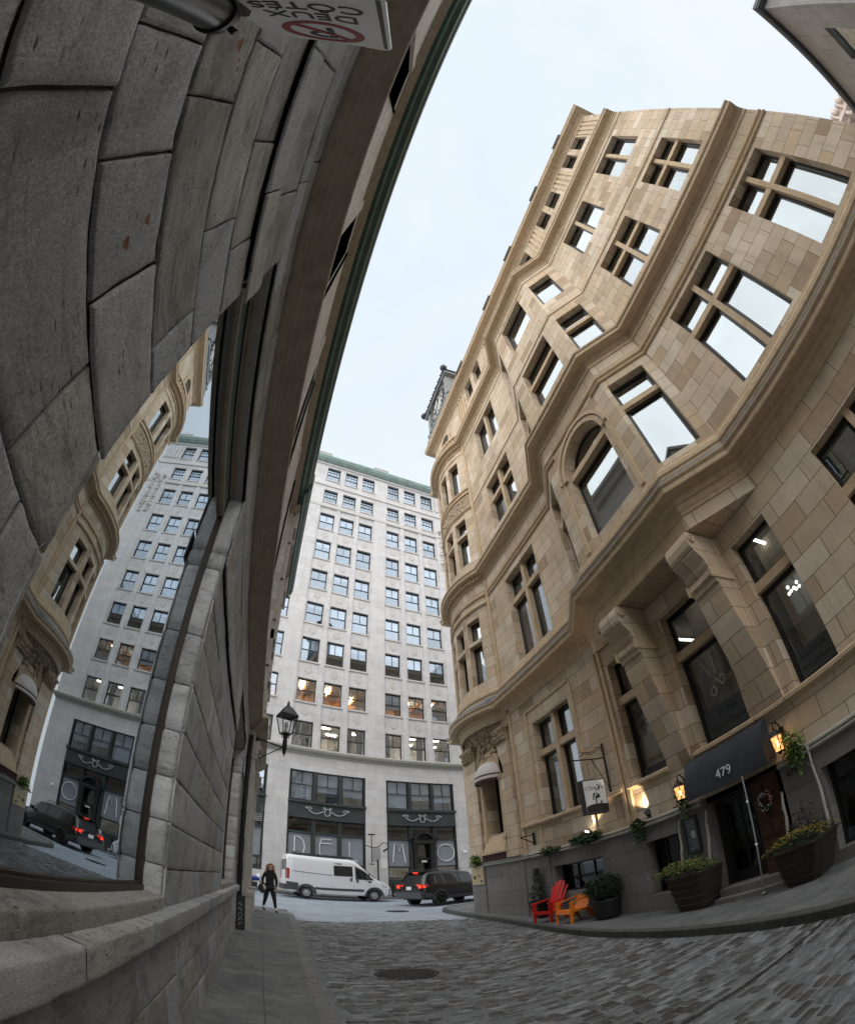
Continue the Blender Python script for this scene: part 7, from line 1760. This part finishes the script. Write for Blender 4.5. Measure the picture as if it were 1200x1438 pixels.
# ------------------------------------------------------------------ light, sky, camera
SUN_EL, SUN_AZ = 54, 222        # azimuth of the sun measured clockwise from +y
wd = bpy.data.worlds.new('World'); SC.world = wd; wd.use_nodes = True; nt = wd.node_tree
bg = nt.nodes['Background']
sky = nt.nodes.new('ShaderNodeTexSky'); sky.sky_type = 'NISHITA'; sky.sun_disc = False; sky.sun_elevation = R(SUN_EL); sky.sun_rotation = R(SUN_AZ); sky.air_density = 1.0; sky.dust_density = 4.0; sky.ozone_density = 1.0
tc = nt.nodes.new('ShaderNodeTexCoord'); nz = nt.nodes.new('ShaderNodeTexNoise'); nz.inputs['Scale'].default_value = 1.6; nz.inputs['Detail'].default_value = 7; nz.inputs['Roughness'].default_value = .55
mp = nt.nodes.new('ShaderNodeMapping'); mp.inputs['Scale'].default_value = (1, 1, 1.8); nt.links.new(tc.outputs['Generated'], mp.inputs[0]); nt.links.new(mp.outputs[0], nz.inputs[0])
rp = nt.nodes.new('ShaderNodeValToRGB'); rp.color_ramp.elements[0].position = .30; rp.color_ramp.elements[0].color = (.93, .93, .93, 1); rp.color_ramp.elements[1].position = .70; rp.color_ramp.elements[1].color = (.985, .985, .985, 1); nt.links.new(nz.outputs['Fac'], rp.inputs[0])
mx = nt.nodes.new('ShaderNodeMix'); mx.data_type = 'RGBA'; nt.links.new(rp.outputs[0], mx.inputs[0]); nt.links.new(sky.outputs[0], mx.inputs[6]); gr = nt.nodes.new('ShaderNodeSeparateXYZ'); nt.links.new(tc.outputs['Generated'], gr.inputs[0])
rg = nt.nodes.new('ShaderNodeValToRGB'); rg.color_ramp.elements[0].position = .15; rg.color_ramp.elements[0].color = (.98, 1, 1.02, 1); rg.color_ramp.elements[1].position = .95; rg.color_ramp.elements[1].color = (.80, .90, 1.02, 1); nt.links.new(gr.outputs['Z'], rg.inputs[0])
sc_k = nt.nodes.new('ShaderNodeVectorMath'); sc_k.operation = 'SCALE'; sc_k.inputs['Scale'].default_value = 11.2; nt.links.new(rg.outputs[0], sc_k.inputs[0]); cl = nt.nodes.new('ShaderNodeTexNoise'); cl.inputs['Scale'].default_value = 2.4; cl.inputs['Detail'].default_value = 8; cl.inputs['Roughness'].default_value = .58; cl.inputs['Distortion'].default_value = .6; nt.links.new(mp.outputs[0], cl.inputs[0])
cr_ = nt.nodes.new('ShaderNodeValToRGB'); cr_.color_ramp.elements[0].position = .42; cr_.color_ramp.elements[0].color = (0, 0, 0, 1); cr_.color_ramp.elements[1].position = .66; cr_.color_ramp.elements[1].color = (.32, .32, .32, 1); nt.links.new(cl.outputs['Fac'], cr_.inputs[0])
mc = nt.nodes.new('ShaderNodeMix'); mc.data_type = 'RGBA'; nt.links.new(cr_.outputs[0], mc.inputs[0]); nt.links.new(sc_k.outputs[0], mc.inputs[6]); mc.inputs[7].default_value = (11.0, 11.3, 11.6, 1); nt.links.new(mc.outputs[2], mx.inputs[7])
nt.links.new(mx.outputs[2], bg.inputs[0]); bg.inputs[1].default_value = .052
sl = bpy.data.lights.new('sun', 'SUN'); sl.energy = 2.2; sl.angle = R(120); sl.color = (1, .955, .89)
so = bpy.data.objects.new('sun', sl); COL.objects.link(so)
az, el = R(SUN_AZ), R(SUN_EL); sd_ = Vector((math.sin(az) * math.cos(el), math.cos(az) * math.cos(el), math.sin(el)))
so.rotation_euler = (-sd_).to_track_quat('-Z', 'Y').to_euler(); so.location = sd_ * 60
cd = bpy.data.cameras.new('camera'); cam = bpy.data.objects.new('camera', cd); COL.objects.link(cam); SC.camera = cam
cd.type = 'PANO'; cd.panorama_type = 'FISHEYE_LENS_POLYNOMIAL'; cd.fisheye_fov = R(180); cd.sensor_width = 30; cd.sensor_fit = 'HORIZONTAL'
Fm = 657.068 * 30 / 1200
cd.fisheye_polynomial_k0 = 0
for i, c in enumerate((.99725281, .01599553, .00154664, .01827608)): setattr(cd, 'fisheye_polynomial_k%d' % (i + 1), -c / Fm ** (i + 1))
cd.clip_start = .02; cd.clip_end = 1000
cam.location = (0, 0, 1.6); cam.rotation_euler = (2.3761606, .0460319, -.3215190)
SC.render.engine = 'CYCLES'
SC.cycles.max_bounces = 8; SC.cycles.diffuse_bounces = 4; SC.cycles.glossy_bounces = 4; SC.cycles.transparent_max_bounces = 12; SC.cycles.use_denoising = True; SC.cycles.denoising_prefilter = 'ACCURATE'; SC.cycles.sample_clamp_indirect = 6
SC.view_settings.view_transform = 'Standard'; SC.view_settings.look = 'None'; SC.view_settings.exposure = .84; SC.view_settings.gamma = 1
